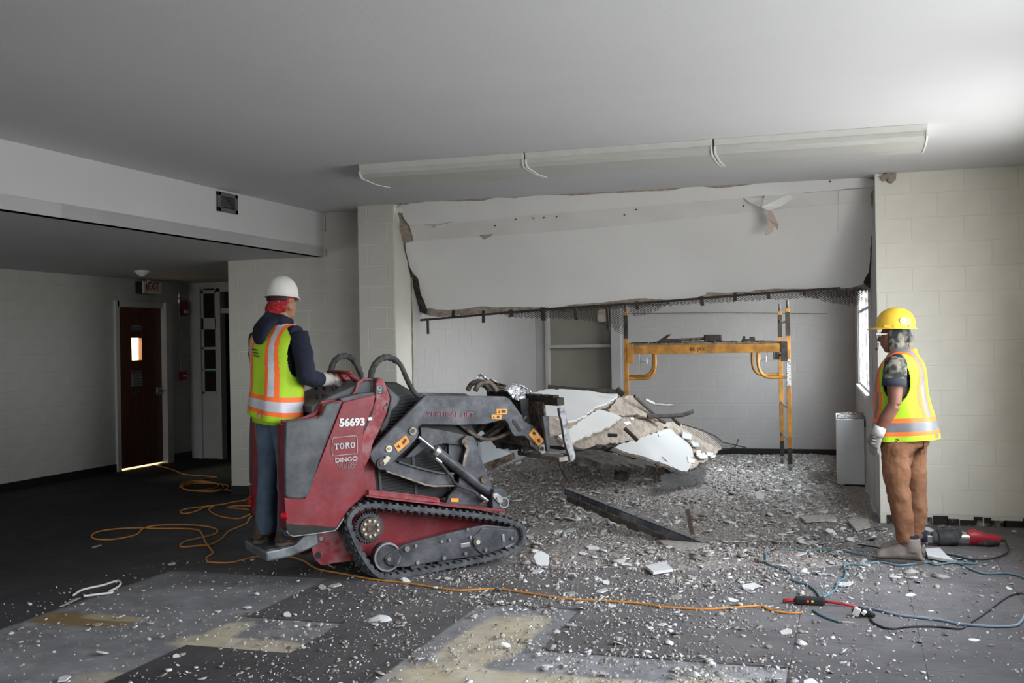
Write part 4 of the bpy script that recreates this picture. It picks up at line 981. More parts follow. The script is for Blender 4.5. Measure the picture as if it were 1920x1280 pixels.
for k in range(n_, -1, -1):
    f_ = .03 + .87 * k / n_; Q.append(A_ - O + (B_ - A_) * f_ + sv * (.055 + .02 * sin(f_ * pi)) - nv * (.040 + .012 * sin(f_ * pi) + R.uniform(0, .022)))
b = MB(); b.prism(Q, -nv * .018 ); b.build('clinging_plaster', M['dbrown'], t)
Q = [q - nv * .02 for q in Q]; b = MB(); b.prism(Q, -nv * .015); b.build('lath_strip', M['dbrown'], t)
# small stake standing in the rubble
b = MB(); a = onz(1294, 1000, .04); b.box(a + Vector((0, 0, .09)), (.035, .02, .2), Matrix.Rotation(-.18, 3, 'Y')); b.cyl(a + Vector((0, 0, .12)), a + Vector((.10, .05, .10)), .008, 6)
o = b.build('bent_stake', M['rusty']); tag(o, 'small rusty strip standing upright in the rubble behind the fallen channel', 'metal strip')
# ================================================================== SCAFFOLD
sc_l = Vector((-2.50, 12.30, 0)); sc_r = Vector((-.70, 12.46, 0))
sx_ = (sc_r - sc_l).normalized(); ang = atan2(sx_.y, sx_.x)
# the frame at the right: two posts seen apart; the frame at the left is seen edge on
t = empty('rolling_scaffold', sc_l, ang, 'yellow rolling scaffold with blackened post tops standing in the alcove', 'scaffold')
inv_ = Matrix.Rotation(-ang, 4, 'Z') @ Matrix.Translation(-sc_l)
def S(v): return inv_ @ Vector(v)
rb = S(onz(1467, 876)); rf = S(onz(1482, 893)); dpt = (rb - rf)
LW = rf.x; off = Vector((dpt.x, dpt.y, 0))
# line of sight through the left post
los = (sc_l - Vector((0, 0, 0))).normalized(); lo = (Matrix.Rotation(-ang, 3, 'Z') @ los) * off.length
posts = {'lf': Vector((0, 0, 0)), 'lb': Vector((lo.x, lo.y, 0)), 'rf': Vector((LW, rf.y, 0)), 'rb': Vector((LW, rf.y, 0)) + off}
tops = {'lf': 1.97, 'lb': 1.90, 'rf': 1.97, 'rb': 1.955}
for k, p in posts.items():
    s = .024
    o = MB().box2((p.x - s, p.y - s, .13), (p.x + s, p.y + s, tops[k] - .09)).build('post', M['scaf'], t, bevel=.003)
    MB().box2((p.x - s - .001, p.y - s - .001, tops[k] - .40), (p.x + s + .001, p.y + s + .001, tops[k] - .13)).build('burnt_sleeve', M['scafblk'], o, bevel=.003)
    MB().cyl((p.x, p.y, tops[k] - .09), (p.x, p.y, tops[k]), .015, 10).build('stacking_pin', M['rusty'], o)
    MB().box2((p.x - s - .001, p.y - s - .001, .13), (p.x + s + .001, p.y + s + .001, .32)).build('burnt_sleeve', M['scafblk'], o, bevel=.003)
    c = MB(); c.cyl((p.x - .012, p.y, .06), (p.x + .012, p.y, .06), .058, 20)
    w_ = c.build('caster', M['rubber'], t, auto=True)
    b = MB(); b.box2((p.x - .03, p.y - .03, .10), (p.x + .03, p.y + .03, .14)); b.box2((p.x - .026, p.y - .02, .04), (p.x - .019, p.y + .02, .12)); b.box2((p.x + .019, p.y - .02, .04), (p.x + .026, p.y + .02, .12)); b.build('fork', M['steel'], w_)
    MB().cyl((p.x - .03, p.y, .06), (p.x + .03, p.y, .06), .018, 10).build('hub', M['chrome'], w_)
for a, c in (('lf', 'lb'), ('rf', 'rb')):
    for z in (.42, .78, 1.75, 1.35) :
        A, B = posts[a].copy(), posts[c].copy(); A.z = B.z = z
        b = MB(); b.tube([A, A.lerp(B, .3) + Vector((0, 0, -.02)), A.lerp(B, .7) + Vector((0, 0, -.02)), B], .013, 8); b.build('rung', M['steel'] if z != 1.35 else M['scaf'], t, smooth=True)
zt0, zt1 = 1.39, 1.49
for pa, pb in (('lf', 'rf'), ('lb', 'rb')):
    A, B = posts[pa], posts[pb]; d = (B - A).normalized(); n = Vector((-d.y, d.x, 0)) * .02
    b = MB(); b.prism([A + n + Vector((0, 0, zt0)), B + n + Vector((0, 0, zt0)), B + n + Vector((0, 0, zt1)), A + n + Vector((0, 0, zt1))], -2 * n); o = b.build('side_beam', M['scaf'], t, bevel=.004)
    for q, s in ((A, 1), (B, -1)):
        MB().box((q.x + s * d.x * .045, q.y + s * d.y * .045, 1.40), (.075, .06, .22)).build('corner_bracket', M['scaf'] if s > 0 else M['scafblk'], t, bevel=.004)
        b = MB(); P = [q + Vector((0, 0, 1.11)), q + d * s * .22 + Vector((0, 0, 1.11)), q + d * s * .30 + Vector((0, 0, 1.16)), q + d * s * .33 + Vector((0, 0, 1.25)), q + d * s * .33 + Vector((0, 0, 1.39))]
        b.tube(catmull(P, 5), .017, 10); b.build('knee_brace', M['scaf'], t, smooth=True)
        b = MB(); c = q + d * s * .15; P = [c + Vector((0, -.02, 1.39)), c + Vector((0, -.02, 1.30)), c + d * s * .09 + Vector((0, -.02, 1.28)), c + d * s * .09 + Vector((0, -.02, 1.35))]; b.tube(P, .004, 5); b.build('lock_wire', M['steel'], t)
lp, rp_, lb_, rb_ = posts['lf'], posts['rf'], posts['lb'], posts['rb']
for k in range(3):
    f0, f1 = .03 + k * .32, .33 + k * .32
    b = MB(); P = [lp.lerp(lb_, f0), rp_.lerp(rb_, f0), rp_.lerp(rb_, f1), lp.lerp(lb_, f1)]
    P = [p + Vector((.03 if i in (0, 3) else -.03, 0, zt1)) for i, p in enumerate(P)]
    b.prism(P, (0, 0, .022)); b.build('deck_board', M['wood'], t, bevel=.003)
fs_ = MB(); fs_.box((rp_.x + .0, rp_.y - .027, 1.16), (.04, .003, .30)); fs_.build('label_strip', mat('worn_label', (.50, .52, .55), .6, col2=(.12, .13, .2), vs=60, lo=.5, hi=.6), t)
b = MB(); q = lp + (rp_ - lp) * .52; MBt = MB()
text('BIL JAX', .055, Matrix.Translation((LW * .40, rf.y * .40 - .024, 1.42)) @ Matrix.Rotation(radians(90), 4, 'X'), M['scafblk'], t, 'lettering')
# things lying on the scaffold deck
zt_ = zt1 + .022
def W_(x, y, z): return t.matrix_basis @ Vector((x, y, z)) if False else (Matrix.Translation(sc_l) @ Matrix.Rotation(ang, 4, 'Z')) @ Vector((x, y, z))
hm = empty('hand_sledge', W_(.55, .15, zt_), ang, 'black headed hand sledge lying on the scaffold deck', 'hammer')
MB().box((.43, 0, .045), (.20, .08, .085)).build('hammer_head', M['scafblk'], hm, bevel=.012); MB().cyl((-.05, 0, .03), (.34, 0, .045), .016, 8).build('handle', M['rusty'], hm)
pb_ = empty('pry_tool', W_(.33, .12, zt_), ang, 'dark wedge shaped tool leaning on the left end of the scaffold deck', 'tool')
MB().prism([(-.02, 0, 0), (.30, 0, .0), (.30, 0, .03), (.20, 0, .045), (.12, 0, .05), (.18, 0, .10), (.14, 0, .10), (.05, 0, .04)], (0, .05, 0)).build('body', M['scafblk'], pb_, bevel=.004)
cp = empty('clamp_block', W_(1.38, .1, zt_), ang, 'small dark clamp standing on the right end of the scaffold deck', 'clamp')
b = MB(); b.box((0, 0, .02), (.15, .06, .02)); b.box((-.05, 0, .04), (.03, .05, .05)); b.box((.04, 0, .035), (.06, .05, .04)); b.build('body', M['scafblk'], cp, bevel=.004)
R = random.Random(9)
b = MB()
for k in range(150):
    x = R.uniform(.05, 1.7); y = R.uniform(.02, .6); s = R.uniform(.006, .018)
    b.box((x, y, zt_ + s / 3), (s * 2, s * 2, s), Matrix.Rotation(R.uniform(0, 3), 3, 'Z'))
o = b.build('deck_crumbs', M['dbrown']); o.matrix_world = Matrix.Translation(sc_l) @ Matrix.Rotation(ang, 4, 'Z'); tag(o, 'dark plaster crumbs scattered over the scaffold deck', 'debris', kind='stuff')

# ================================================================== WALL HEATER CABINET
p1 = onz(1570, 913); hx0, hy0 = p1.x, p1.y
htop = .70
t = empty('heater_cabinet', (hx0, hy0, 0), 0, 'white heater cabinet under the alcove window with rubble on its top', 'heater')
b = MB(); b.prism([(0, 0, .03), (.275, 0, .03), (.275, 0, htop), (0, 0, htop), (0, 0, .06)], (-.02, .95, 0)); b.build('cabinet', M['heater'], t, bevel=.006)
MB().box2((.02, .02, 0), (.27, .9, .03)).build('plinth', M['black'], t)
MB().box2((.277, .02, 0), (.29, .06, .62)).build('pipe_cover', M['heater'], t)
MB().box2((.02, -.004, .30), (.27, 0, .303)).build('panel_seam', M['black'], t) if False else None
b = MB(); R = random.Random(3)
for k in range(260):
    s = R.uniform(.006, .022); b.box((R.uniform(.02, .27), R.uniform(.03, .85), htop + s * .4), (s * 2, s * 2, s), Matrix.Rotation(R.uniform(0, 3), 3, 'Z') @ Matrix.Rotation(R.uniform(-.4, .4), 3, 'X'))
o = b.build('heater_rubble', M['chipg']); o.location = t.location; tag(o, 'crumbled plaster lying on top of the white heater cabinet', 'rubble', kind='stuff')

# ================================================================== COMPACT TRACK LOADER
PSI, PIT = radians(47), radians(4.0); MA = Vector((-2.993, 6.54, 0.0))
hF = Vector((cos(PSI) * cos(PIT), sin(PSI) * cos(PIT), sin(PIT))); lF = Vector((-sin(PSI), cos(PSI), 0)); uF = hF.cross(lF)
MM = Matrix((hF, lF, uF)).transposed().to_4x4(); MM.translation = MA
LD = bpy.data.objects.new('track_loader', None); COL.objects.link(LD); LD.matrix_world = MM; LD.empty_display_size = .2
tag(LD, 'red and black compact stand-on track loader with its arms pushed into the collapsed heap', 'loader')
def inv(px, py, y):
    d = ray(px, py); tt = (y + (MA - CO).dot(lF)) / d.dot(lF); P = CO + d * tt - MA
    return P.dot(hF), P.dot(uF)
def L3(px, py, y): x, z = inv(px, py, y); return Vector((x, y, z))
def plate(name, poly, y0, y1, m, parent=LD, bevel=.003, mirror=False, px0=None):
    P = [L3(x, y, px0 if px0 is not None else y0) for x, y in poly]
    for p in P: p.y = y0
    b = MB(); b.prism(P, (0, y1 - y0, 0)); o = b.build(name, m, parent, bevel=bevel)
    if mirror:
        b = MB(); b.prism([Vector((p.x, WD - p.y, p.z)) for p in P], (0, -(y1 - y0), 0)); b.build(name, m, parent, bevel=bevel)
    return o
WD = .86
c3 = lambda *pts: [(640 + x / 2.783, 640 + y / 2.783) for x, y in pts]
c2 = lambda *pts: [(460 + x / 3.763, 760 + y / 3.763) for x, y in pts]
c5 = lambda *pts: [(580 + x / 5.817, 640 + y / 5.817) for x, y in pts]
c7 = lambda *pts: [(700 + x / 7.112, 780 + y / 7.112) for x, y in pts]
c6 = lambda *pts: [(860 + x / 6.4, 680 + y / 6.4) for x, y in pts]
# --- tracks
tp = [(x, y) for x, y in c3((22, 940), (38, 900), (80, 858), (130, 845), (180, 840), (400, 862), (600, 882), (740, 898), (850, 915), (930, 940), (960, 965), (971, 1000), (968, 1045), (950, 1075), (925, 1095), (870, 1120), (760, 1150), (600, 1183), (400, 1222), (260, 1246), (215, 1245), (180, 1232), (150, 1200), (130, 1175), (85, 1100), (60, 1045), (30, 975))]
T3 = [L3(x, y, 0) for x, y in tp]
T3 = [Vector((p.x, 0, p.z)) for p in T3]
def resample(P, n):
    P = P + [P[0]]; L = [0]
    for a, c in zip(P, P[1:]): L.append(L[-1] + (c - a).length)
    out = []; j = 0
    for i in range(n):
        s = L[-1] * i / n
        while L[j + 1] < s: j += 1
        out.append(P[j].lerp(P[j + 1], (s - L[j]) / max(1e-9, L[j + 1] - L[j])))
    return out, L[-1]
sm = []
T0, per = resample(T3, 240)
for _ in range(6): T0 = [(T0[i - 1] + T0[i] * 2 + T0[(i + 1) % 240]) / 4 for i in range(240)]
cen = sum(T0, Vector()) / 240
def tn(i):
    d = (T0[(i + 2) % 240] - T0[i - 2]).normalized(); n = Vector((-d.z, 0, d.x))
    return (n if n.dot(T0[i] - cen) > 0 else -n), d
TW = .24
def track(ys, name_flip=1):
    b = MB(); rings = []
    for i in range(240):
        n, d = tn(i); o, q = T0[i] - n * .005, T0[i] - n * .030
        rings.append([Vector((o.x, ys, o.z)), Vector((o.x, ys + TW, o.z)), Vector((q.x, ys + TW, q.z)), Vector((q.x, ys, q.z))])
    b.rings(rings, closed=True)
    for i in range(0, 240, 4):       # outer tread bars and inner drive lugs
        n, d = tn(i); p = T0[i]
        for ya, yb_ in ((0.014, .105), (.135, .226)):
            A = p - n * .005; s = d * .012
            vs = [A - s, A + s, A + s * .6 + n * .013, A - s * .6 + n * .013]
            b.prism([Vector((v.x, ys + ya, v.z)) for v in vs], (0, yb_ - ya, 0))
        A = p - n * .030; s = d * .0165
        vs = [A - s, A + s, A + s * .9 - n * .010, A - s * .9 - n * .010]
        b.prism([Vector((v.x, ys + .006, v.z)) for v in vs], (0, .05, 0)); b.prism([Vector((v.x, ys + TW - .056, v.z)) for v in vs], (0, .05, 0))
        vs = [A - s * .6, A + s * .6, A + s * .4 - n * .035, A - s * .4 - n * .035]
        b.prism([Vector((v.x, ys + .10, v.z)) for v in vs], (0, .035, 0))
    return b.build('track', M['trackr'], LD)
track(0.0); track(WD - TW)
# --- sprocket, idlers, frame (near side and far side)
def wheelset(yo, s):       # yo: outer plane, s: inward direction
    def Y(d): return yo + s * d
    c = L3(*c3((155, 975))[0], .03); c = Vector((c.x, 0, c.z))
    b = MB(); n = 34; pr = []
    for k in range(n * 2): r = .108 if k % 2 else .088; a = 2 * pi * k / (n * 2); pr.append(Vector((c.x + r * cos(a), Y(.06), c.z + r * sin(a))))
    b.prism(pr, (0, s * .03, 0)); sp0 = b.build('sprocket', M['darksteel'], LD)
    MB().cyl((c.x, Y(.035), c.z), (c.x, Y(.10), c.z), .072, 28).build('hub', M['rusty'], sp0, auto=True)
    MB().cyl((c.x, Y(.028), c.z), (c.x, Y(.04), c.z), .026, 20).build('hub_cap', M['rusty'], sp0, auto=True)
    for k in range(9):
        a = 2 * pi * k / 9 + .3; MB().cyl((c.x + .052 * cos(a), Y(.024), c.z + .052 * sin(a)), (c.x + .052 * cos(a), Y(.04), c.z + .052 * sin(a)), .0095, 8).build('bolt', M['cream'], sp0)
    c = L3(*c3((235, 1122))[0], .06); 
    b = MB(); b.cyl((c.x, Y(.05), c.z), (c.x, Y(.10), c.z), .098, 32); b.build('idler_wheel', M['darksteel'], LD, auto=True)
    b = MB(); b.rings([[Vector((c.x + r * cos(a), Y(yq), c.z + r * sin(a))) for r, yq in ((.096, .05), (.096, .035), (.084, .035), (.084, .05))] for a in [2 * pi * k / 32 for k in range(32)]], closed=True); b.build('wheel_rim', M['steel'], LD, auto=True)
    c = L3(*c3((900, 1025))[0], .06); b = MB(); b.cyl((c.x, Y(.05), c.z), (c.x, Y(.18), c.z), .095, 32); b.build('idler_wheel', M['steel'], LD, auto=True)
    for px, py in ((400, 1165), (540, 1140), (680, 1110)):
        c = L3(*c3((px, py))[0], .06); MB().cyl((c.x, Y(.06), c.z), (c.x, Y(.18), c.z), .055, 20).build('road_wheel', M['darksteel'], LD, auto=True)
    def pl(name, poly, d0, d1, m, par=LD):
        P = [L3(x, y, d0) for x, y in poly]; P = [Vector((p.x, Y(d0), p.z)) for p in P]
        b = MB(); b.prism(P, (0, s * (d1 - d0), 0)); return b.build(name, m, par, bevel=.004)
    fr = pl('track_frame', c3((225, 1132), (250, 1108), (290, 1082), (330, 1062), (420, 1037), (560, 1002), (715, 965), (760, 958), (860, 968), (905, 977), (908, 1045), (830, 1085), (740, 1112), (640, 1128), (480, 1152), (340, 1176), (290, 1177), (245, 1165), (230, 1150)), .035, .075, M['darksteel'])
    pl('frame_cover', c3((690, 1020), (715, 1000), (735, 975), (850, 980), (904, 985), (904, 1046), (830, 1083), (745, 1116), (715, 1095), (690, 1065)), .022, .036, M['darksteel'], fr)
    pl('grease_plate', c3((620, 1055), (672, 1048), (676, 1070), (624, 1080)), .030, .036, M['steel'], fr)
    pl('slot_handle', c3((838, 1008), (852, 1005), (856, 1045), (842, 1050)), .012, .024, M['steel'], fr)
    for px, py, r, d in ((345, 1082, .020, .02), (250, 1136, .014, .02), (400, 1154, .013, .02), (538, 1130, .015, .02), (650, 1106, .013, .02), (525, 1043, .010, .02), (566, 1036, .010, .02), (676, 1021, .010, .02), (390, 1066, .010, .02), (755, 1088, .012, .008), (893, 1027, .011, .008), (660, 980, .009, .02)):
        c = L3(*c3((px, py))[0], d); MB().cyl((c.x, Y(d), c.z), (c.x, Y(d + .03), c.z), r, 12).build('bolt', M['steel'], fr, auto=True)
    c = L3(*c3((712, 1046))[0], .01); b = MB(); b.cyl((c.x, Y(.008), c.z), (c.x, Y(.03), c.z), .032, 24); b.build('axle_ring', M['darksteel'], fr, auto=True, bevel=.003)
    MB().cyl((c.x, Y(.002), c.z), (c.x, Y(.02), c.z), .016, 16).build('axle_bolt', M['cream'], fr, auto=True)
wheelset(0.0, 1); wheelset(WD, -1)
# --- chassis
ch_poly = c3((205, 885), (300, 880), (700, 925), (850, 935), (880, 960), (700, 990), (560, 1010), (300, 1080), (180, 1140), (170, 1000))
plate('chassis', c3((110, 850), (300, 830), (850, 905), (860, 960), (700, 1000), (420, 1060), (250, 1120), (160, 1120), (60, 1120), (20, 1000)), .255, .60, M['red'])
plate('tow_bracket', c2((468, 925), (472, 1030), (490, 1080), (530, 1122), (560, 1130), (620, 1112), (800, 1090), (800, 900), (640, 880), (500, 900)), .20, .225, M['reddust'], mirror=True)
c = L3(*c2((512, 1058))[0], .198); b = MB(); b.cyl((c.x, .197, c.z), (c.x, .20, c.z), .022, 16); o = b.build('tow_hole', M['black'], LD); 
c = L3(*c2((535, 938))[0], .19); MB().cyl((c.x, .19, c.z), (c.x, .20, c.z), .014, 12).build('bolt', M['steel'], LD, auto=True)
# fenders over the tracks
fp_ = c3((130, 800), (250, 815), (400, 832), (540, 850), (700, 866), (855, 880))
for ya, yb_ in ((.0, .27), (WD, WD - .27)):
    P = [L3(x, y, 0.0) for x, y in fp_]; b = MB()
    poly = [Vector((p.x, ya, p.z)) for p in P] + [Vector((p.x, ya, p.z - .014)) for p in reversed(P)]
    b.prism(poly, (0, yb_ - ya, 0)); b.build('fender', M['red'], LD, bevel=.002)
P = [L3(x, y, .0) for x, y in c3((145, 775), (280, 788), (420, 803), (510, 818), (517, 842), (420, 834), (280, 818), (145, 802))]
for ya, s in ((.004, 1), (WD - .004, -1)):
    b = MB(); b.prism([Vector((p.x, ya, p.z)) for p in P], (0, s * .05, 0)); o = b.build('step_rail', M['reddust'], LD, bevel=.003)
    for q in (0, 1):
        b = MB(); b.prism([Vector((p.x, ya - s * .006, p.z + (-.006 if q else 0))) for p in (P[:4] if q == 0 else list(reversed(P[4:])))] + [Vector((p.x, ya - s * .006, p.z - .008 + (-.004 if q else 0))) for p in reversed(P[:4] if q == 0 else list(reversed(P[4:])))], (0, s * .06, 0)); b.build('rail_flange', M['reddust'], o)
# --- rear side pods
panel = [(643.6, 754), (704, 740), (700, 762), (690, 785), (682, 806), (678.5, 826), (680.6, 866), (686, 900), (690, 925), (678, 931), (667, 941), (651, 959), (643, 973), (633, 990), (600, 996), (549, 1004), (541, 999), (537, 990), (533, 933), (566, 936), (571, 935), (576, 926), (610, 840)]
plate('side_panel', panel, .035, .055, M['red'], mirror=True)
dark = c2((285, 122), (300, 114), (420, 96), (505, 90), (540, 68), (555, 30), (570, -8), (600, -18), (675, -25), (678, -12), (560, 290), (455, 610), (437, 640), (415, 655), (370, 662), (300, 652), (280, 640), (276, 400))
plate('rear_cover', dark, .025, .060, M['darkpaint'], bevel=.010, mirror=True)
# body volume of each pod
pod = [(534, 797), (603, 778), (607, 757), (704, 738), (700, 762), (682, 810), (680.6, 866), (690, 925), (651, 959), (633, 990), (549, 1003), (538, 992)]
pod_in = plate('pod', pod, .05, .20, M['red'], mirror=True, px0=.035)
# red rims
rim = c5((-280, 860), (-100, 850), (0, 810), (80, 770), (130, 690), (160, 650), (360, 620), (480, 590), (520, 540), (550, 440), (620, 395), (700, 400), (700, 425), (620, 430), (575, 470), (545, 560), (500, 615), (370, 650), (180, 680), (150, 720), (110, 800), (0, 850), (-100, 885), (-280, 900))
plate('console_rim', rim, .10, .125, M['red'], mirror=True, px0=.06)
# pale top edge between rim and panel
plate('console_edge', c5((330, 625), (560, 565), (700, 555), (725, 572), (560, 610), (370, 662)), .045, .11, M['darkpaint'], mirror=True)
plate('lower_skirt', c2((280, 830), (350, 842), (500, 850), (640, 862), (632, 880), (500, 900), (345, 920), (315, 912), (292, 880)), .022, .05, M['black'], mirror=True)
b = MB(); P = [L3(x, y, .02) for x, y in c2((292, 884), (318, 914), (345, 922), (500, 903), (634, 883), (652, 866), (700, 790))]; b.tube([Vector((p.x, .03, p.z)) for p in P], .006, 6); b.build('skirt_trim', M['steel'], LD)
for y, s in ((.035, -1), (WD - .035, 1)):
    p = L3(540, 966, .04); MB().cyl((p.x - .004, y + s * .0, p.z), (p.x - .03, y + s * -.03, p.z), .020, 14).build('tail_light', M['lensdark'], LD, auto=True)
    MB().box((p.x - .012, y, p.z), (.014, .026, .045)).build('tail_light', M['lensdark'], LD, bevel=.006)
# rear thigh pad and front wall between the pods
x0_, z0_ = inv(620, 770, .06)
b = MB(); b.box2((-.32, .20, .42), (-.22, WD - .20, 1.14)); b.build('thigh_pad', M['darkpaint'], LD, bevel=.02)
b = MB(); b.box2((-.22, .20, .40), (.10, WD - .20, 1.16)); b.build('operator_wall', M['red'], LD, bevel=.01)
# console
b = MB(); b.prism([Vector((x, .12, z)) for x, z in ((-.34, 1.14), (.14, 1.24), (.16, 1.30), (.05, 1.315), (-.10, 1.27), (-.34, 1.19))], (0, WD - .24, 0)); con = b.build('console', M['darkpaint'], LD, bevel=.006)
for i, (x, y) in enumerate(((-.24, .22), (-.24, .27), (-.20, .22), (-.20, .27), (-.16, .24), (-.22, .34))):
    MB().cyl((x, y, 1.20), (x, y, 1.245), .014, 12).build('control_knob', M['black'], con, auto=True)
for y in (.25, .45, .61): MB().cyl((-.12, y, 1.25), (-.13, y, 1.295), .012, 10).build('lever', M['black'], con, auto=True); 
# red T bar
b = MB(); yb0, yb1 = .22, .64
p0_, p1_ = L3(*c5((385, 362))[0], .40), L3(*c5((640, 378))[0], .16)
b.tube([Vector((-.02, .62, 1.375)), Vector((-.02, .20, 1.375))], .014, 10)
b.tube([Vector((-.02, .60, 1.375)), Vector((.05, .58, 1.30))], .020, 8); b.tube([Vector((-.02, .24, 1.375)), Vector((.05, .26, 1.30))], .020, 8); b.tube([Vector((-.02, .42, 1.375)), Vector((.03, .42, 1.30))], .016, 8)
b.build('drive_bar', M['red'], LD, smooth=True)
# front posts (pinkish worn pillars)
pil = c5((725, 470), (740, 410), (775, 392), (810, 412), (835, 470), (885, 620), (860, 720), (840, 800), (800, 900), (760, 985), (720, 1060), (690, 1130), (665, 1260), (600, 1380), (560, 1280), (560, 1180), (575, 1010), (640, 880), (700, 700), (722, 640))
plate('front_pillar', pil, .075, .20, M['reddust'], mirror=True, bevel=.008)
plate('pillar_slot', c5((690, 715), (705, 715), (690, 800), (640, 905), (590, 1015), (578, 1010), (610, 900), (660, 800)), .068, .078, M['black'])
plate('hose_clip', c5((640, 825), (685, 820), (690, 860), (640, 868)), .062, .07, M['steel'])
dk = plate('bubble_level', c5((726, 488), (800, 472), (822, 560), (800, 572), (726, 575)), .068, .076, M['darksteel'])
c = L3(*c5((766, 505))[0], .066)
b = MB(); b.rings([[Vector((c.x + r * cos(a), .066, c.z + r * sin(a))) for r in (.010, .016)] for a in [2 * pi * k / 20 for k in range(20)]], closed=True); b.build('level_ring', M['white'], dk)
c = L3(*c5((770, 545))[0], .066); b = MB(); b.rings([[Vector((c.x + r * cos(a), .066, c.z + r * sin(a))) for r in (.006, .010)] for a in [2 * pi * k / 16 for k in range(16)]], closed=True); b.build('level_ring', M['white'], dk)
plate('pillar_scuff', c5((845, 665), (860, 670), (855, 730), (815, 745), (808, 715), (830, 700)), .070, .077, M['rusty'])
# hood and engine bay
hp = [(.10, .42), (.10, 1.20), (.22, 1.29), (.34, 1.27), (.46, 1.19), (.80, 1.07), (.95, .80), (.95, .42)]
b = MB(); b.prism([Vector((x, .26, z)) for x, z in hp], (0, WD - .52, 0)); hood = b.build('engine_hood', M['grille'], LD, bevel=.012)
# perforated side screens: rows of louvres
for (zlo, zhi, xa, xb) in ((.50, .74, .14, .92), (.82, 1.18, .14, .52)):
    z = zlo; 
    g = MB()
    while z < zhi:
        for yv in (.258, WD - .258): g.box(((xa + xb) / 2, yv, z), (xb - xa, .004, .010), Matrix.Rotation(.5 if yv < .4 else -.5, 3, 'X'))
        z += .022
    o = g.build('louvre_screen', M['darkpaint'], hood); o['kind'] = 'stuff'
for xg in (.14, .40, .66, .92): MB().box2((xg, .250, .46), (xg + .02, .262, .78)).build('screen_bar', M['darksteel'], hood)
hc = c5((830, 470), (905, 535), (1000, 620), (960, 700), (900, 760), (860, 930), (780, 1010), (770, 960), (850, 800), (890, 620))
plate('hood_cover', hc, .20, .30, M['darkpaint'], bevel=.01)
# roll-over hand loops
def loop(y, pts, grip):
    P = catmull([Vector((L3(a, c, y).x, y, L3(a, c, y).z)) for a, c in pts], 6)
    MB().tube(P, .017, 12).build('hand_loop', M['rubber'], LD, smooth=True)
    b = MB(); k0, k1 = int(len(P) * grip[0]), int(len(P) * grip[1]); Q = P[k0:k1]
    b.tube(Q, [.0215 + .0018 * sin(i * 1.25) for i in range(len(Q))], 12); b.build('foam_grip', M['rubber'], LD, smooth=True)
loop(.13, c5((690, 555), (680, 460), (670, 400), (690, 300), (740, 220), (800, 180), (870, 175), (940, 205), (1000, 265), (1060, 400), (1120, 520), (1180, 590), (1225, 590)), (0, .62))
loop(WD - .13, c5((235, 365), (240, 300), (270, 220), (320, 175), (390, 158), (460, 185), (520, 260), (560, 350), (585, 420), (620, 520)), (.05, .8))
# --- loader arms
arm = c3((150, 585), (165, 560), (215, 505), (260, 460), (330, 392), (390, 330), (437, 283), (445, 281), (600, 283), (780, 285), (858, 287), (885, 305), (945, 388), (952, 412), (1005, 442), (1040, 490), (1070, 540), (1076, 565), (1060, 583), (1042, 587), (1022, 575), (985, 522), (955, 493), (905, 496), (885, 470), (868, 425), (850, 408), (800, 420), (750, 432), (620, 437), (500, 434), (420, 434), (402, 448), (405, 478), (398, 500), (370, 535), (300, 602), (250, 652), (215, 668), (180, 650), (155, 615))
plate('lift_arm', arm, .10, .135, M['darksteel'], bevel=.005, mirror=True)
plate('arm_slot', c3((893, 410), (905, 407), (942, 462), (935, 472), (925, 470), (893, 422)), .096, .101, M['black'])
plate('arm_front_plate', c3((862, 300), (885, 305), (945, 388), (952, 412), (1005, 442), (1040, 490), (1070, 540), (1076, 565), (1060, 583), (1042, 587), (1022, 575), (985, 522), (955, 493), (905, 496), (870, 425), (855, 360)), .092, .10, M['darksteel'], bevel=.003) if False else None
# swing links
low = c3((195, 620), (250, 628), (300, 632), (420, 668), (520, 690), (590, 692), (600, 748), (480, 752), (440, 745), (300, 695), (235, 672), (205, 665))
plate('lower_link', low, .14, .16, M['darksteel'], mirror=True, px0=.12)
plate('link_flange', c3((240, 620), (300, 622), (420, 658), (520, 682), (590, 684), (590, 696), (515, 694), (420, 672), (300, 636), (240, 632)), .12, .18, M['steel'], px0=.12) if False else plate('link_flange', c3((300, 624), (420, 660), (520, 683), (590, 685), (590, 694), (515, 692), (420, 670), (300, 634)), .12, .17, M['darksteel'], mirror=True)
plate('link_flange', c3((235, 672), (300, 694), (440, 742), (480, 750), (600, 748), (600, 757), (478, 760), (436, 752), (300, 704), (235, 682)), .12, .17, M['pinm'], mirror=True)
plate('upper_link', c3((412, 448), (440, 448), (560, 468), (640, 488), (662, 505), (655, 545), (610, 540), (540, 532), (480, 545), (430, 565), (380, 600), (330, 610), (420, 520)), .19, .215, M['darksteel'], mirror=True)
plate('cross_tube', c3((560, 535), (640, 545), (660, 600), (640, 650), (600, 700), (560, 640)), .22, .64, M['darksteel'])
tower = c3((632, 505), (650, 490), (690, 495), (705, 520), (725, 590), (760, 690), (790, 755), (790, 800), (710, 856), (600, 850), (545, 845), (560, 808), (600, 765), (612, 740), (625, 660), (640, 600), (655, 560), (640, 535))
plate('tower_plate', tower, .165, .20, M['darksteel'], bevel=.005, mirror=True)
plate('tower_edge', c3((636, 505), (655, 494), (665, 505), (655, 530), (668, 560), (650, 620), (640, 690), (625, 690), (640, 600), (652, 560), (636, 530)), .150, .165, M['pinm'])
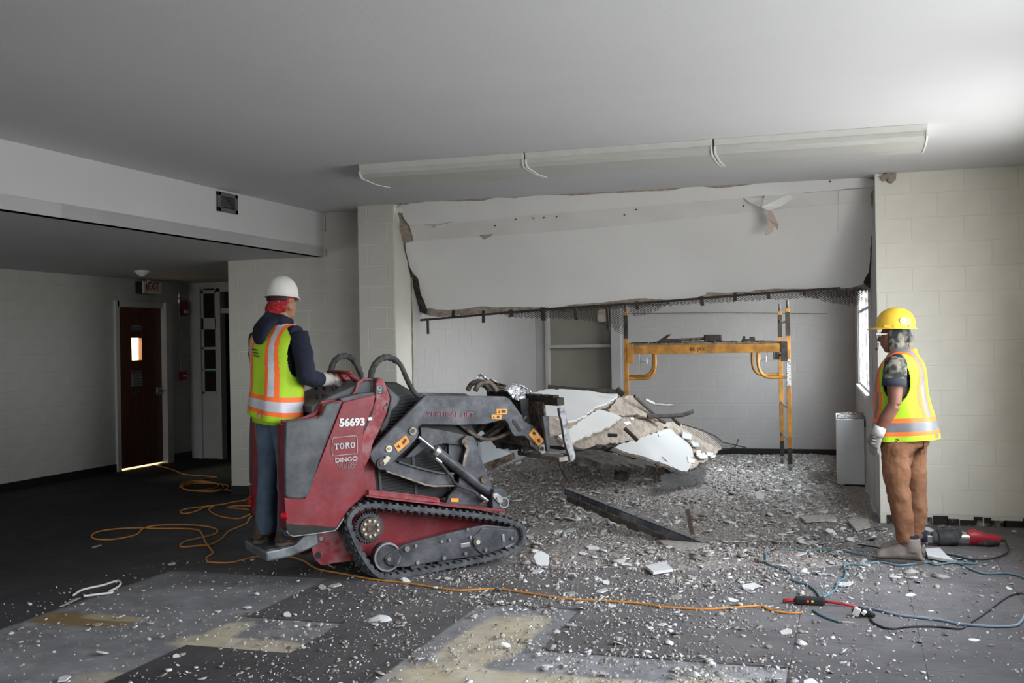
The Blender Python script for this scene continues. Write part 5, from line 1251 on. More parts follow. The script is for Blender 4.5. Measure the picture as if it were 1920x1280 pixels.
# lift cylinder with rod, hose and fittings
def cyl2(name, a, c, r, m, y, parent=LD, n=18):
    A, B = L3(*a, y), L3(*c, y); A.y = B.y = y; return MB().cyl(A, B, r, n).build(name, m, parent, auto=True)
q = c3((400, 497), (495, 572), (487, 566), (775, 792), (770, 785), (825, 825))
for y in (.145, WD - .145):
    bl = None
    A, B, Cc, D = [Vector((L3(*p, .145).x, y, L3(*p, .145).z)) for p in (q[0], q[1], q[2], q[3])]
    bl = MB().cyl(Cc, D, .036, 20).build('lift_cylinder', M['darksteel'], LD, auto=True)
    MB().cyl(A, B, .013, 14).build('piston_rod', M['chrome'], bl, auto=True)
    dcl = (D - Cc).normalized(); MB().cyl(Cc - dcl * .004, Cc + dcl * .03, .041, 20).build('gland', M['steel'], bl, auto=True)
    E_ = Vector((L3(*q[5], .145).x, y, L3(*q[5], .145).z)); MB().cyl(D - dcl * .02, E_, .030, 14).build('clevis', M['darksteel'], bl, auto=True)
b = MB(); P = [L3(x, y, .11) for x, y in c3((490, 612), (530, 650), (560, 690), (600, 745), (660, 770), (700, 790), (725, 815), (755, 828))]; b.tube(catmull(P, 4), .011, 8); b.build('hydraulic_hose', M['rubber'], LD, smooth=True)
b = MB(); P = [L3(x, y, .105) for x, y in c3((655, 765), (690, 778), (712, 800))]; b.tube(P, .006, 6); b.build('hose_pipe', M['chrome'], LD)
b = MB(); P = [L3(x, y, .105) for x, y in c3((490, 608), (520, 632))]; b.tube(P, .013, 8); b.build('hose_fitting', M['steel'], LD)
b = MB(); P = [L3(x, y, .10) for x, y in c3((722, 802), (765, 832))]; b.tube(P, .012, 8); b.build('hose_fitting', M['steel'], LD)
# front foot bracket
plate('front_bracket', c3((800, 770), (840, 768), (862, 785), (868, 800), (866, 850), (850, 878), (790, 872), (788, 800)), .07, .16, M['darksteel'], mirror=True, bevel=.006)
plate('retainer_plate', c3((792, 795), (815, 792), (842, 812), (845, 838), (830, 848), (815, 838), (792, 812)), .058, .07, M['steel'])
c = L3(*c3((852, 842))[0], .06); b = MB(); b.rings([[Vector((c.x + r * cos(a), .065 + yy, c.z + r * sin(a))) for r, yy in ((.030, 0), (.040, 0), (.040, .02), (.030, .02))] for a in [2 * pi * k / 24 for k in range(24)]], closed=True); b.build('tie_down_ring', M['steel'], LD, auto=True)
# pins
for (px, py, r, mm_, y) in ((375, 468, .027, 'pinm', .085), (375, 468, .014, 'darksteel', .078), (250, 560, .023, 'cream', .088), (250, 560, .010, 'pinm', .083), (215, 638, .040, 'darksteel', .084), (213, 636, .016, 'rusty', .076), (648, 522, .026, 'rusty', .14), (745, 722, .024, 'rusty', .10), (1052, 560, .033, 'steel', .085), (1050, 560, .014, 'rusty', .078), (822, 818, .015, 'steel', .050), (240, 605, .010, 'cream', .076)):
    c = L3(*c3((px, py))[0], y); MB().cyl((c.x, y, c.z), (c.x, y + .03, c.z), r, 22).build('pivot_pin', M[mm_], LD, auto=True)
plate('pin_keeper', c3((200, 640), (225, 612), (245, 598), (258, 605), (250, 622), (225, 648)), .078, .085, M['cream'])
# decals
dkp = mat('decal_ink', (.06, .04, .03), .6)
def decal(poly, y, marks=()):
    o = plate('warning_decal', poly, y, y + .004, M['orange'], bevel=0)
    for mk in marks: 
        q = plate('decal_mark', mk, y - .0015, y + .001, dkp, o, bevel=0)
decal(c3((273, 541), (336, 489), (358, 524), (296, 577)), .096, (c3((288, 552), (299, 537), (309, 554)), c3((315, 530), (330, 508), (342, 512), (326, 536))))
decal(c3((809, 352), (865, 352), (866, 379), (811, 379)), .096, (c3((818, 373), (824, 360), (830, 373)), c3((836, 358), (858, 358), (858, 372), (838, 372))))
decal(c3((784, 382), (838, 382), (834, 406), (784, 404)), .096, (c3((790, 400), (796, 388), (802, 400)), c3((812, 388), (824, 386), (826, 400), (812, 400))))
decal(c3((978, 486), (1002, 453), (1057, 514), (1032, 548)), .096, (c3((995, 476), (1008, 470), (1018, 482), (1004, 490)), c3((1020, 512), (1034, 505), (1040, 520), (1030, 530))))
decal(c3((573, 817), (612, 818), (612, 838), (573, 837)), .160)
# lettering: x forward, z up, read from the right-hand side
RT3 = Matrix(((1, 0, 0), (0, 0, -1), (0, 1, 0))).to_4x4()
def mtext(body, px, py, y, size, m, sx=1.0, tilt=0.0, name='lettering', bold=0.0, space=1.0):
    p = L3(px, py, y); mt = Matrix.Translation((p.x, y, p.z)) @ Matrix.Rotation(-tilt, 4, 'Y') @ RT3
    return text(body, size, mt, m, LD, name, sx=sx, bold=bold, space=space)
numw = mat('number_white', (.75, .75, .75), .6); tw = mat('faded_lettering', (.50, .47, .48), .6); tg = mat('grey_lettering', (.30, .22, .24), .6); tr_ = mat('pink_lettering', (.34, .10, .14), .6)
def fit(body, a, c_, y, h_px_top, m, **k):
    """lettering whose baseline runs from pixel a to pixel c_"""
    A, B = L3(*a, y), L3(*c_, y); T_ = L3(*h_px_top, y); W__ = (B - A).length; tilt = atan2(B.z - A.z, B.x - A.x); Hh = T_.z - A.z
    cu = bpy.data.curves.new('m', 'FONT'); cu.body = body; cu.size = 1; cu.space_character = k.get('space', 1); ob = bpy.data.objects.new('m', cu); COL.objects.link(ob)
    bpy.context.view_layer.update(); w1, h1 = ob.dimensions.x, ob.dimensions.y; bpy.data.objects.remove(ob)
    size = Hh / h1
    return mtext(body, a[0], a[1], y, size, m, sx=W__ / (w1 * size), tilt=tilt, **k)
fit('56693', (636, 799), (682, 797), .030, (636, 785), numw, bold=.003)
fit('DINGO', (628, 867), (669, 863), .030, (628, 859), tw, bold=.001)
fit('TX-1000', (629, 873), (669, 871), .030, (629, 867.5), tg)
fit('TURBO', (634, 880), (665, 877), .030, (634, 874), tg)
fit('VERTICAL LIFT', (800, 780), (888, 782), .096, (800, 771), tr_, bold=.0)
# slab-serif name plate letters, drawn as polygons (unit box), inside a rounded frame
SER = {'T': [[(0, 1), (0, .70), (.12, .70), (.2, .86), (.36, .86), (.36, .12), (.24, .08), (.24, 0), (.76, 0), (.76, .08), (.64, .12), (.64, .86), (.8, .86), (.88, .70), (1, .70), (1, 1)]],
       'R': [[(0, 0), (0, .08), (.12, .12), (.12, .88), (0, .92), (0, 1), (.65, 1), (.88, .9), (.9, .68), (.8, .54), (.62, .48), (.78, .40), (.88, .12), (1, .08), (1, 0), (.7, 0), (.56, .36), (.40, .42), (.40, .12), (.5, .08), (.5, 0)]]}
def letter(ch_, x0, w, z0, h, y, tilt):
    if ch_ == 'O':
        b = MB(); n = 28; rings = []
        for k in range(n):
            a = 2 * pi * k / n; rings.append([Vector((x0 + w * (.5 + .5 * cos(a)), y, z0 + h * (.5 + .52 * sin(a)))), Vector((x0 + w * (.5 + .20 * cos(a)), y, z0 + h * (.5 + .38 * sin(a))))])
        vs = [v for r in rings for v in r]; b.add(vs, [(2 * i, 2 * i + 1, 2 * ((i + 1) % n) + 1, 2 * ((i + 1) % n)) for i in range(n)])
    else:
        b = MB(); b.prism([(x0 + w * a, y, z0 + h * c_) for a, c_ in SER[ch_][0]], (0, -.001, 0))
    Mt = Matrix.Translation((x0s, 0, z0s)) @ Matrix.Rotation(-tilt, 4, 'Y') @ Matrix.Translation((-x0s, 0, -z0s))
    me = b.mesh('lettering', tw, False); me.transform(Mt); link('lettering', me, LD)
A, B = L3(*c2((625, 312))[0], .03), L3(*c2((776, 297))[0], .03); T_ = L3(*c2((625, 270))[0], .03)
x0s, z0s = A.x, A.z; tl = atan2(B.z - A.z, B.x - A.x); Wt = (B - A).length; hh = T_.z - A.z
for ch_, f0, f1 in (('T', 0, .24), ('O', .26, .49), ('R', .51, .76), ('O', .77, 1.0)): letter(ch_, A.x + Wt * f0, Wt * (f1 - f0), A.z, hh, .0295, tl)
b = MB(); cor = c2((612, 240), (622, 228), (640, 226), (700, 219), (765, 214), (780, 217), (787, 228), (790, 260), (791, 320), (787, 335), (775, 340), (700, 347), (635, 356), (620, 353), (612, 342), (610, 300))
P = catmull([Vector((L3(x, y, .03).x, .030, L3(x, y, .03).z)) for x, y in cor] + [Vector((L3(*cor[0], .03).x, .030, L3(*cor[0], .03).z))], 3); b.tube(P, .0022, 5); b.build('logo_frame', tw, LD)
# --- far arm top and crossmember, quick-attach frame, bucket
bx = MB(); bx.cyl((1.05, .13, 1.02), (1.05, WD - .13, 1.02), .05, 20); bx.build('arm_crossmember', M['darksteel'], LD, auto=True)
bx = MB(); bx.cyl((1.30, .10, .74), (1.30, WD - .10, .74), .035, 18); bx.build('arm_crossmember', M['rusty'], LD, auto=True)
# tilt cylinders and hoses bundle under the arms
for y in (.30, .56):
    MB().cyl((1.05, y, .98), (1.36, y, .84), .032, 14).build('tilt_cylinder', M['rusty'], LD, auto=True)
for k, y in enumerate((.22, .40, .48, .66)):
    P = catmull([Vector((.72, y, .98)), Vector((.95, y + .02, .80 - .03 * k)), Vector((1.15, y - .02, .82)), Vector((1.32, y, .92))], 6)
    MB().tube(P, .014, 8).build('hydraulic_hose', M['rusty'], LD, smooth=True)
for y in (.34, .46): 
    P = catmull([Vector((.98, y, 1.14)), Vector((1.02, y, 1.185)), Vector((1.10, y, 1.19)), Vector((1.16, y, 1.12))], 6); MB().tube(P, .020, 8).build('hose_loop', M['rusty'], LD, smooth=True)
b = MB(); b.box2((1.39, .08, .66), (1.41, WD - .08, 1.02)); b.build('attach_plate', M['rusty'], LD, bevel=.005)
for y in (.30, .52, .72): MB().box2((1.33, y, .64), (1.40, y + .025, 1.04)).build('attach_rib', M['darksteel'], LD, bevel=.003)
# bucket: curved shell, side plates, top bar, teeth of the grapple
BW0, BW1 = -.10, .96
prof = [(1.42, 1.08), (1.42, .98), (1.44, .80), (1.48, .68), (1.54, .62), (1.62, .60), (1.72, .60)]
bk = MB(); rings = []
vs = []
for x, z in prof: vs += [(x, .36, z), (x, BW1, z)]
bk.add(vs, [(2 * i, 2 * i + 1, 2 * i + 3, 2 * i + 2) for i in range(len(prof) - 1)])
o = bk.build('bucket_shell', M['darksteel'], LD); s_ = o.modifiers.new('s', 'SOLIDIFY'); s_.thickness = .014
blade = c6((1205, 550), (1225, 540), (1265, 548), (1290, 620), (1310, 720), (1320, 820), (1345, 920), (1380, 1020), (1405, 1110), (1400, 1150), (1370, 1190), (1340, 1180), (1335, 1130), (1300, 1040), (1275, 950), (1260, 850), (1240, 720), (1215, 620))
plate('bucket_side', blade, -.115, -.085, mat('scratched_bucket_edge', (0.10, .105, .115), .4, .5, var=.5, vs=18, dust=.7, dcol=(.45, .45, .46), ds=9), bevel=.004)
sp_ = [(1.40, 1.09), (1.52, 1.02), (1.62, .80), (1.73, .63), (1.70, .59), (1.54, .61), (1.46, .68), (1.41, .82)]
b = MB(); b.prism([Vector((x, BW1 - .01, z)) for x, z in sp_], (0, .014, 0)); b.build('bucket_side', M['darksteel'], LD, bevel=.003)
b = MB(); b.box2((1.40, BW0, 1.00), (1.46, BW1, 1.055)); 
for k in range(9): b.box2((1.40, BW0 + .05 + k * .11, 1.055), (1.45, BW0 + .05 + k * .11 + .075, 1.072))
b.build('bucket_top_bar', M['scafblk'], LD, bevel=.004)
b = MB(); b.box2((1.38, BW0, .60), (1.46, .50, .635)); b.build('bucket_bottom_bar', M['pinm'], LD, bevel=.004)
for y in (.42, .70): MB().box2((1.37, y, .63), (1.42, y + .05, 1.00)).build('bucket_rib', M['darksteel'], LD, bevel=.004)
plate('bucket_gusset', c6((1010, 640), (1090, 640), (1095, 1060), (1080, 1075), (1060, 1060), (1045, 900), (1020, 720)), .0, .03, M['darksteel'], bevel=.004)
# operator platform
pf = MB()
A1 = [inv(x, y, .22) for x, y in c2((95, 1010), (250, 1032), (350, 1005), (430, 945), (478, 925), (478, 1035), (420, 1060), (340, 1082), (200, 1086), (95, 1055))]
zt_p = inv(540, 1022, .25)[1]
pfp = [(-.70, zt_p), (-.60, zt_p), (-.50, zt_p + .01), (-.42, zt_p + .07), (-.34, zt_p + .11), (-.34, zt_p - .02), (-.42, zt_p - .04), (-.55, zt_p - .065), (-.70, zt_p - .065)]
b = MB(); b.prism([Vector((x, .18, z)) for x, z in pfp], (0, .50, 0)); b.build('operator_platform', mat('worn_platform_steel', (.20, .22, .24), .35, .6, var=.4, vs=10, dust=.5, dcol=(.42, .42, .42), ds=9), LD, bevel=.012)
b = MB(); b.box2((-.68, .20, zt_p), (-.50, .66, zt_p + .008)); b.build('platform_mat', M['rubber'], LD, bevel=.002)
# ================================================================== RUBBLE
def sst(x, a, b_): 
    t_ = np.clip((x - a) / (b_ - a), 0, 1); return t_ * t_ * (3 - 2 * t_)
_ph = rng.uniform(0, 6.28, (10, 3)); _fr = rng.uniform(.8, 5.5, (10,)); _an = rng.uniform(0, 6.28, (10,))
def wnoise(x, y):
    s = 0
    for i in range(10): s = s + np.sin(_fr[i] * (x * np.cos(_an[i]) + y * np.sin(_an[i])) * 2.2 + _ph[i, 0]) / (1 + _fr[i] * .35)
    return s / 3.2
def gz(x, y):
    x = np.asarray(x, float); y = np.asarray(y, float); n = wnoise(x, y)
    h = .33 * np.exp(-((x + 3.05) / .62) ** 2 - ((y - 11.0) / .85) ** 2)
    h = h + .16 * np.exp(-((x + 2.0) / .9) ** 2 - ((y - 11.8) / .8) ** 2)
    h = h + .045 * sst(y + .35 * n, 8.7, 10.0) * sst(x, -4.6, -3.6) * (1 + .5 * n) * (1 - .7 * sst(x, -.5, .1))
    h = h + .030 * np.exp(-((x + .85) / 1.0) ** 2 - ((y - 7.75) / .35) ** 2) * (1 + .8 * n)
    h = h + .050 * np.exp(-((x + 2.05) / .45) ** 2 - ((y - 7.85) / .5) ** 2)
    h = h + .035 * np.exp(-((x + 1.6) / .8) ** 2 - ((y - 8.8) / .5) ** 2) * (1 + .6 * n)
    return np.maximum(h - .006, 0)
gx = np.arange(-4.19, .16, .045); gy = np.arange(6.9, 14.4, .045)
X_, Y_ = np.meshgrid(gx, gy); Zb = gz(X_, Y_); jit = rng.normal(0, .006, Zb.shape)
Zv = np.where(Zb > .001, Zb + jit * np.minimum(1, Zb / .02), -.02)
b = MB(); nxg = len(gx)
b.v = [(float(a), float(c), float(d)) for a, c, d in zip(X_.ravel(), Y_.ravel(), Zv.ravel())]
fs = []
zr = Zv.ravel()
for j in range(len(gy) - 1):
    for i in range(nxg - 1):
        k0 = j * nxg + i; q = (k0, k0 + 1, k0 + 1 + nxg, k0 + nxg)
        xx, yy = gx[i], gy[j]
        if yy > 9.4 and xx > min(.12, (14.4 - yy) / 4.25 * .14 - .02): continue
        if max(zr[w] for w in q) > -.01: fs.append(q)
b.f = fs; b.mi = [0] * len(fs)
o = b.build('rubble_bed', M['gravel'], smooth=True); tag(o, 'grey-brown bed of crushed plaster covering the alcove floor under the collapsed heap', 'rubble', kind='stuff')

def density(x, y):
    d = 1.0 * sst(y, 8.2, 9.6) * sst(x, -4.6, -3.9) * (1 - .5 * sst(x, -.6, .1)) * (1 - sst(x, .1, .35))
    d = np.maximum(d, 1.05 * np.exp(-((x + 1.0) / 1.25) ** 2 - ((y - 8.0) / 1.25) ** 2))
    d = np.maximum(d, .60 * np.exp(-((x + 1.5) / 1.5) ** 2 - ((y - 6.8) / 1.3) ** 2))
    d = np.maximum(d, .40 * np.exp(-((x + 1.3) / 1.6) ** 2 - ((y - 5.2) / 1.7) ** 2))
    d = np.maximum(d, .10 * np.exp(-((x + 3.6) / 1.2) ** 2 - ((y - 5.0) / 1.3) ** 2))
    d = np.maximum(d, .12 * np.exp(-((x - .5) / .6) ** 2 - ((y - 8.6) / 1.2) ** 2))
    d = np.maximum(d, .09 * np.exp(-((x - .3) / .9) ** 2 - ((y - 6.0) / 1.6) ** 2))
    d = np.maximum(d, .05 * np.exp(-((x + 3.9) / 1.2) ** 2 - ((y - 6.6) / .8) ** 2))
    cl = .55 + .75 * wnoise(x * 1.7 + 3, y * 1.7)
    return d * np.clip(cl, .15, 1.4)
def chip_cloud(name, n, smin, smax, mats, wts, seed, flat=(.15, .5), power=1.6, label='', tilt=.5, cap=1.0, ylim=(3.9, 14.3)):
    r = np.random.default_rng(seed); xs = []; ys = []; tot = 0
    while tot < n:
        x = r.uniform(-5.0, 1.25, 60000); y = r.uniform(ylim[0], ylim[1], 60000)
        keep = r.uniform(0, 1, 60000) < np.minimum(density(x, y), cap)
        keep &= ~((y > 9.42) & ((x > .0) | (x < -4.15))) & ~((x > .15) & (y > 9.4)) & ~((x < -4.3) & (y > 6.9))
        # not where the loader stands
        u = (x + 2.993) * cos(PSI) + (y - 6.54) * sin(PSI); v = -(x + 2.993) * sin(PSI) + (y - 6.54) * cos(PSI)
        keep &= ~((u > -.1) & (u < 1.05) & (v > -.02) & (v < .28)) & ~((u > -.1) & (u < 1.05) & (v > .60) & (v < .88))
        xs.append(x[keep]); ys.append(y[keep]); tot += keep.sum()
    x = np.concatenate(xs)[:n]; y = np.concatenate(ys)[:n]
    s = smin * (smax / smin) ** (r.uniform(0, 1, n) ** power)
    K = 5
    a = r.uniform(0, 2 * pi, (n, 1)) + (np.arange(K) + r.uniform(-.32, .32, (n, K))) * 2 * pi / K
    rad = s[:, None] * r.uniform(.45, 1.0, (n, K)); asp = r.uniform(.45, 1.0, (n, 1)); ro = r.uniform(0, 2 * pi, (n, 1))
    px, py = rad * np.cos(a), rad * np.sin(a) * asp
    qx, qy = px * np.cos(ro) - py * np.sin(ro), px * np.sin(ro) + py * np.cos(ro)
    th = np.minimum(s * r.uniform(flat[0], flat[1], n), .02)
    tx, ty = r.normal(0, tilt * .5, n), r.normal(0, tilt * .5, n)
    z0 = gz(x, y); 
    zt = z0[:, None] + th[:, None] + np.abs(tx * s)[:, None] * .5 + tx[:, None] * qx + ty[:, None] * qy
    zbm = zt - th[:, None]
    sh = r.uniform(.8, 1.05, (n, K))
    V = np.empty((n, 2 * K, 3))
    V[:, :K, 0] = x[:, None] + qx; V[:, :K, 1] = y[:, None] + qy; V[:, :K, 2] = np.maximum(zt, .002)
    V[:, K:, 0] = x[:, None] + qx * sh; V[:, K:, 1] = y[:, None] + qy * sh; V[:, K:, 2] = np.maximum(zbm, 0.0)
    base = (np.arange(n) * 2 * K)[:, None]
    loops = []; 
    topf = base + np.arange(K)
    side = np.stack([np.stack([base[:, 0] + K + i, base[:, 0] + K + (i + 1) % K, base[:, 0] + (i + 1) % K, base[:, 0] + i], 1) for i in range(K)], 1)
    li = np.concatenate([topf, side.reshape(n, -1)], 1).ravel()
    me = bpy.data.meshes.new(name)
    me.vertices.add(n * 2 * K); me.vertices.foreach_set('co', V.ravel())
    nf = n * (1 + K); me.loops.add(len(li)); me.loops.foreach_set('vertex_index', li.astype(np.int32))
    tot_ = np.tile(np.array([K] + [4] * K), n); st = np.concatenate([[0], np.cumsum(tot_)[:-1]])
    me.polygons.add(nf); me.polygons.foreach_set('loop_start', st.astype(np.int32))
    mi = r.choice(len(mats), n, p=wts); me.polygons.foreach_set('material_index', np.repeat(mi, 1 + K).astype(np.int32))
    for m in mats: me.materials.append(m)
    me.update(); me.validate()
    o = link(name, me); tag(o, label, 'rubble', kind='stuff'); return o
CM = [M['chipw'], M['chipg'], M['chipb']]
chip_cloud('plaster_crumbs', 66000, .003, .014, CM, [.22, .50, .28], 1, (.3, .8), 1.4, 'fine plaster crumbs scattered over the floor and thickest in the alcove', .8)
chip_cloud('plaster_fragments', 11000, .010, .034, CM, [.30, .48, .22], 2, (.15, .40), 1.9, 'small flat plaster fragments strewn over the rubble and carpet', .45)
chip_cloud('plaster_fragments', 1500, .03, .075, CM, [.30, .50, .20], 3, (.10, .22), 2.0, 'hand-sized flat plaster fragments lying over the rubble in front of the heap', .35, ylim=(7.2, 14.0))
# a denser sweep of flat pieces in front of the fallen channel (one by one)
def chunk_mesh(R, s, kind):
    K = R.randint(5, 8); th = s * R.uniform(.12, .28); asp = R.uniform(.5, .95)
    P = []
    for i in range(K):
        a = 2 * pi * (i + R.uniform(-.3, .3)) / K; r = s * R.uniform(.6, 1.0); P.append(Vector((r * cos(a), r * sin(a) * asp, 0)))
    b = MB(); n = len(P)
    topv = [p + Vector((0, 0, th + R.uniform(-.1, .1) * th)) for p in P]; mid = [p * R.uniform(1.0, 1.12) + Vector((0, 0, th * .45)) for p in P]; bt = [p * R.uniform(.75, .95) for p in P]
    b.add(topv + mid + bt, [])
    b.cur = 0; b.f.append(tuple(range(n))); b.mi.append(0)
    for i in range(n): b.f.append((i, i + n, (i + 1) % n + n, (i + 1) % n)); b.mi.append(0 if kind == 0 else 1)
    for i in range(n): b.f.append((i + n, i + 2 * n, (i + 1) % n + 2 * n, (i + 1) % n + n)); b.mi.append(1)
    b.f.append(tuple(reversed(range(2 * n, 3 * n)))); b.mi.append(1)
    return b.mesh('plaster_chunk', [(M['chipw'], M['chipg'], M['chipb'])[kind], (M['chipg'], M['chipg'], M['chipb'])[kind]])
RC = random.Random(12)
protos = {(k, j): chunk_mesh(RC, 1.0, k) for k in range(3) for j in range(7)}
colw = ('white', 'grey', 'brown')
def chunk(x, y, s, kind, lb, group, tilt=.25, z=None, rz=None, j=None):
    me = protos[(kind, RC.randrange(7) if j is None else j)]
    o = link('plaster_chunk', me); zz = float(gz(x, y)) if z is None else z
    tx, ty = RC.gauss(0, tilt), RC.gauss(0, tilt)
    o.location = (x, y, zz + s * .35 * (abs(tx) + abs(ty)) - .002); o.rotation_euler = (tx, ty, RC.uniform(0, 6.28) if rz is None else rz); o.scale = (s, s, s)
    return tag(o, lb, 'plaster chunk', group)
def zone(x, y):
    if y < 5.5:
        if x < -2.9: return 'on the bare grey concrete at lower left'
        if x < -2.14: return 'on dark carpet between the bare patches'
        if x < -.3: return 'on the ' + ('left' if x < -1.5 else 'right') + ' half of the pale bare patch'
        return 'on the carpet at bottom right'
    if y < 6.6:
        if x < -2.9: return 'on the floor below the loader platform'
        if x < -.6: return 'beside the orange cord, ' + ('nearer the track' if x < -1.7 else 'nearer the junction box')
        return 'near the black cord junction box'
    if y < 8.3:
        if x < -1.5: return 'by the front of the loader track'
        if x < -.2: return 'between the fallen channel and ' + ('orange cord' if x < -.8 else 'teal cord loop')
        return "around the standing worker's boots"
    if x < -1.6: return 'in the rubble under the loader arms'
    return 'in the rubble right of the fallen channel'
placed = []; cnt = 0
while cnt < 285:
    x, y = RC.uniform(-4.6, 1.1), RC.uniform(4.1, 9.4)
    d = float(density(np.array([x]), np.array([y]))[0]); w = min(1, d * 1.6 + .05 * (y < 6.5 and x > -4.5))
    if x < -4.0 and y > 5.6: w *= .1
    if RC.random() > w: continue
    u = (x + 2.993) * cos(PSI) + (y - 6.54) * sin(PSI); v = -(x + 2.993) * sin(PSI) + (y - 6.54) * cos(PSI)
    if -.75 < u < 1.12 and -.08 < v < .95: continue
    if (x - .29) ** 2 + (y - 8.05) ** 2 < .06: continue
    s = (.014 + .042 * RC.random() ** 2.4) * (1.35 if y > 6.8 else .9)
    if any((x - a) ** 2 + (y - b_) ** 2 < (s + c_) ** 2 * .8 for a, b_, c_ in placed): continue
    placed.append((x, y, s)); k = RC.choices((0, 1, 2), (.55, .33, .12))[0]; cnt += 1
    sz = 'small' if s < .026 else ('medium' if s < .042 else 'large')
    chunk(x, y, s, k, f'{sz} {colw[k]} plaster chunk {zone(x, y)}', 'plaster chunks ' + zone(x, y))
for px, py, s, k, lb in ((1017, 1072, .075, 0, 'large upright white plaster block standing in front of the loader track'), (629, 1100, .05, 0, 'white plaster chunk left of the loader track on the dark carpet'), (603, 1104, .045, 1, 'beige plaster chunk touching the white one left of the loader track'),
                         (323, 1058, .04, 0, 'small white brick-shaped chunk lying above the bare concrete'), (464, 1139, .028, 0, 'white chip at the corner of the bare concrete patch'), (408, 1146, .026, 0, 'white chip alone on the middle of the grey concrete'), (483, 1210, .022, 0, 'bright white round chip on the yellowed concrete'), (342, 1228, .036, 1, 'pale lumpy chunk on the dark tile corner at lower left'), (192, 1225, .04, 0, 'pointed white shard on the lower left concrete'), (120, 1274, .045, 0, 'white shard at the bottom left edge'),
                         (1588, 1168, .045, 1, 'pale wedge lying by the taped black cord joint'), (1827, 1200, .034, 0, 'short white tube-like piece alone on the right carpet'), (1778, 1068, .045, 1, 'pale flat lump right of the dusty boot'), (1425, 955, .06, 0, 'upright white flake in the rubble right of the fallen channel'), (1452, 1275, .04, 0, 'white chip on the bare concrete at the bottom right corner'), (1520, 1279, .042, 0, 'white chip on the carpet edge at the bottom right'),
                         (1129, 1110, .055, 0, 'flat white chunk right of the cord and block'), (1157, 1208, .042, 0, 'white lump on the carpet tile at the bottom centre'), (1266, 1190, .036, 1, 'beige lump on the carpet at the bottom centre'), (1069, 1176, .055, 1, 'long flat beige piece at the bare patch edge'), (1026, 1250, .038, 0, 'tilted white triangle on the yellow stained concrete'), (179, 1026, .05, 1, 'flat dusty flake on the dark left carpet')):
    p = onz(px, py); c_ = chunk(p.x, p.y, s, k, lb, None, tilt=.9 if 'upright' in lb else .2)
    if 'upright' in lb: c_.rotation_euler = (radians(62), .1, radians(15)); c_.location.z += .06
# dusty slab in front of the alcove right end and behind the boot
for i, (poly, lb, mm) in enumerate(((((1590, 975), (1600, 968), (1628, 972), (1632, 985), (1605, 992)), 'pale dusty slab against the wall end at the right', 'chipg'), (((1735, 1028), (1762, 1026), (1775, 1040), (1790, 1050), (1740, 1042)), 'flat pale slab between the boot and the reciprocating saw', 'chipw'), (((1235, 1012), (1300, 1012), (1330, 1020), (1290, 1032), (1250, 1024)), 'broad flat plaster piece just below the end of the fallen channel', 'chipg'), (((1210, 855 + 205), (1245, 1052), (1262, 1066), (1225, 1072)), 'flat white plaster piece on the rubble below the fallen channel', 'chipw'), (((1500, 880 + 88), (1560, 964), (1570, 972), (1510, 976)), 'long grey flat piece in front of the heater cabinet', 'chipg'))):
    P = [onz(x, y, .03) for x, y in poly]; b = MB(); c0 = P[0].copy(); b.prism([p - c0 for p in P], (0, 0, -.018)); o = b.build('plaster_piece', M[mm]); o.location = c0; tag(o, lb, 'plaster piece')
# say for each chunk where in its zone it lies
_z = {}
for o_ in [o_ for o_ in COL.objects if o_.name.startswith('plaster_chunk') and o_.get('group')]: _z.setdefault(o_['group'], []).append(o_)
for g_, L_ in _z.items():
    if len(L_) < 4: continue
    xs_ = sorted(o_.location.x for o_ in L_); ys_ = sorted(o_.location.y for o_ in L_); n_ = len(L_)
    for o_ in L_:
        h_ = 'left' if o_.location.x < xs_[n_ // 3] else ('right' if o_.location.x > xs_[2 * n_ // 3] else 'centre')
        v_ = 'front' if o_.location.y < ys_[n_ // 3] else ('back' if o_.location.y > ys_[2 * n_ // 3] else 'middle')
        o_['label'] = o_['label'].replace('plaster chunk', 'chunk') + f', {v_} {h_}'
# powder heap on the dark tile
p = onz(712, 1160); b = MB(); rings = []
for r_, h_ in ((.075, 0), (.05, .008), (.028, .016), (.01, .022)): rings.append([Vector((r_ * cos(a) * (1 + .2 * sin(3 * a + r_ * 40)), r_ * sin(a) * (1 + .15 * sin(5 * a)), h_)) for a in [2 * pi * k / 20 for k in range(20)]])
b.rings(rings); o = b.build('powder_heap', M['chipw'], smooth=True); o.location = p; tag(o, 'small heap of white plaster powder on the dark carpet in the foreground', 'powder', kind='stuff')

# ================================================================== CORDS AND TOOLS ON THE FLOOR
Fa = lambda x, y: (x / 2.909, 840 + y / 2.909)
Fb = lambda x, y: (1200 + x / 2.6667, 940 + y / 2.6667)
def cord(name, pts, r, m, lb, parent=None, k=6, zo=0.0, cat='cord'):
    P = []
    for x, y in pts: q = onz(x, y, .01); P.append(q)
    Q = catmull([Vector((p.x, p.y, 0)) for p in P], k); R = random.Random(len(pts))
    for i, q in enumerate(Q): q.z = float(gz(q.x, q.y)) + r + .001 + zo + (.004 * mnoise.noise(q * 3) if gz(q.x, q.y) > .004 else 0)
    b = MB(); b.tube(Q, r, 7); o = b.build(name, m, parent, smooth=True)
    if lb: tag(o, lb, cat)
    return o
coil = []
for k in range(3):
    for a in range(0, 360, 45):
        t_ = radians(a + 160); coil.append((1090 + (105 + 12 * k) * cos(t_) + k * 14, 203 + (24 + 4 * sin(k + a)) * sin(t_) + 3 * k))
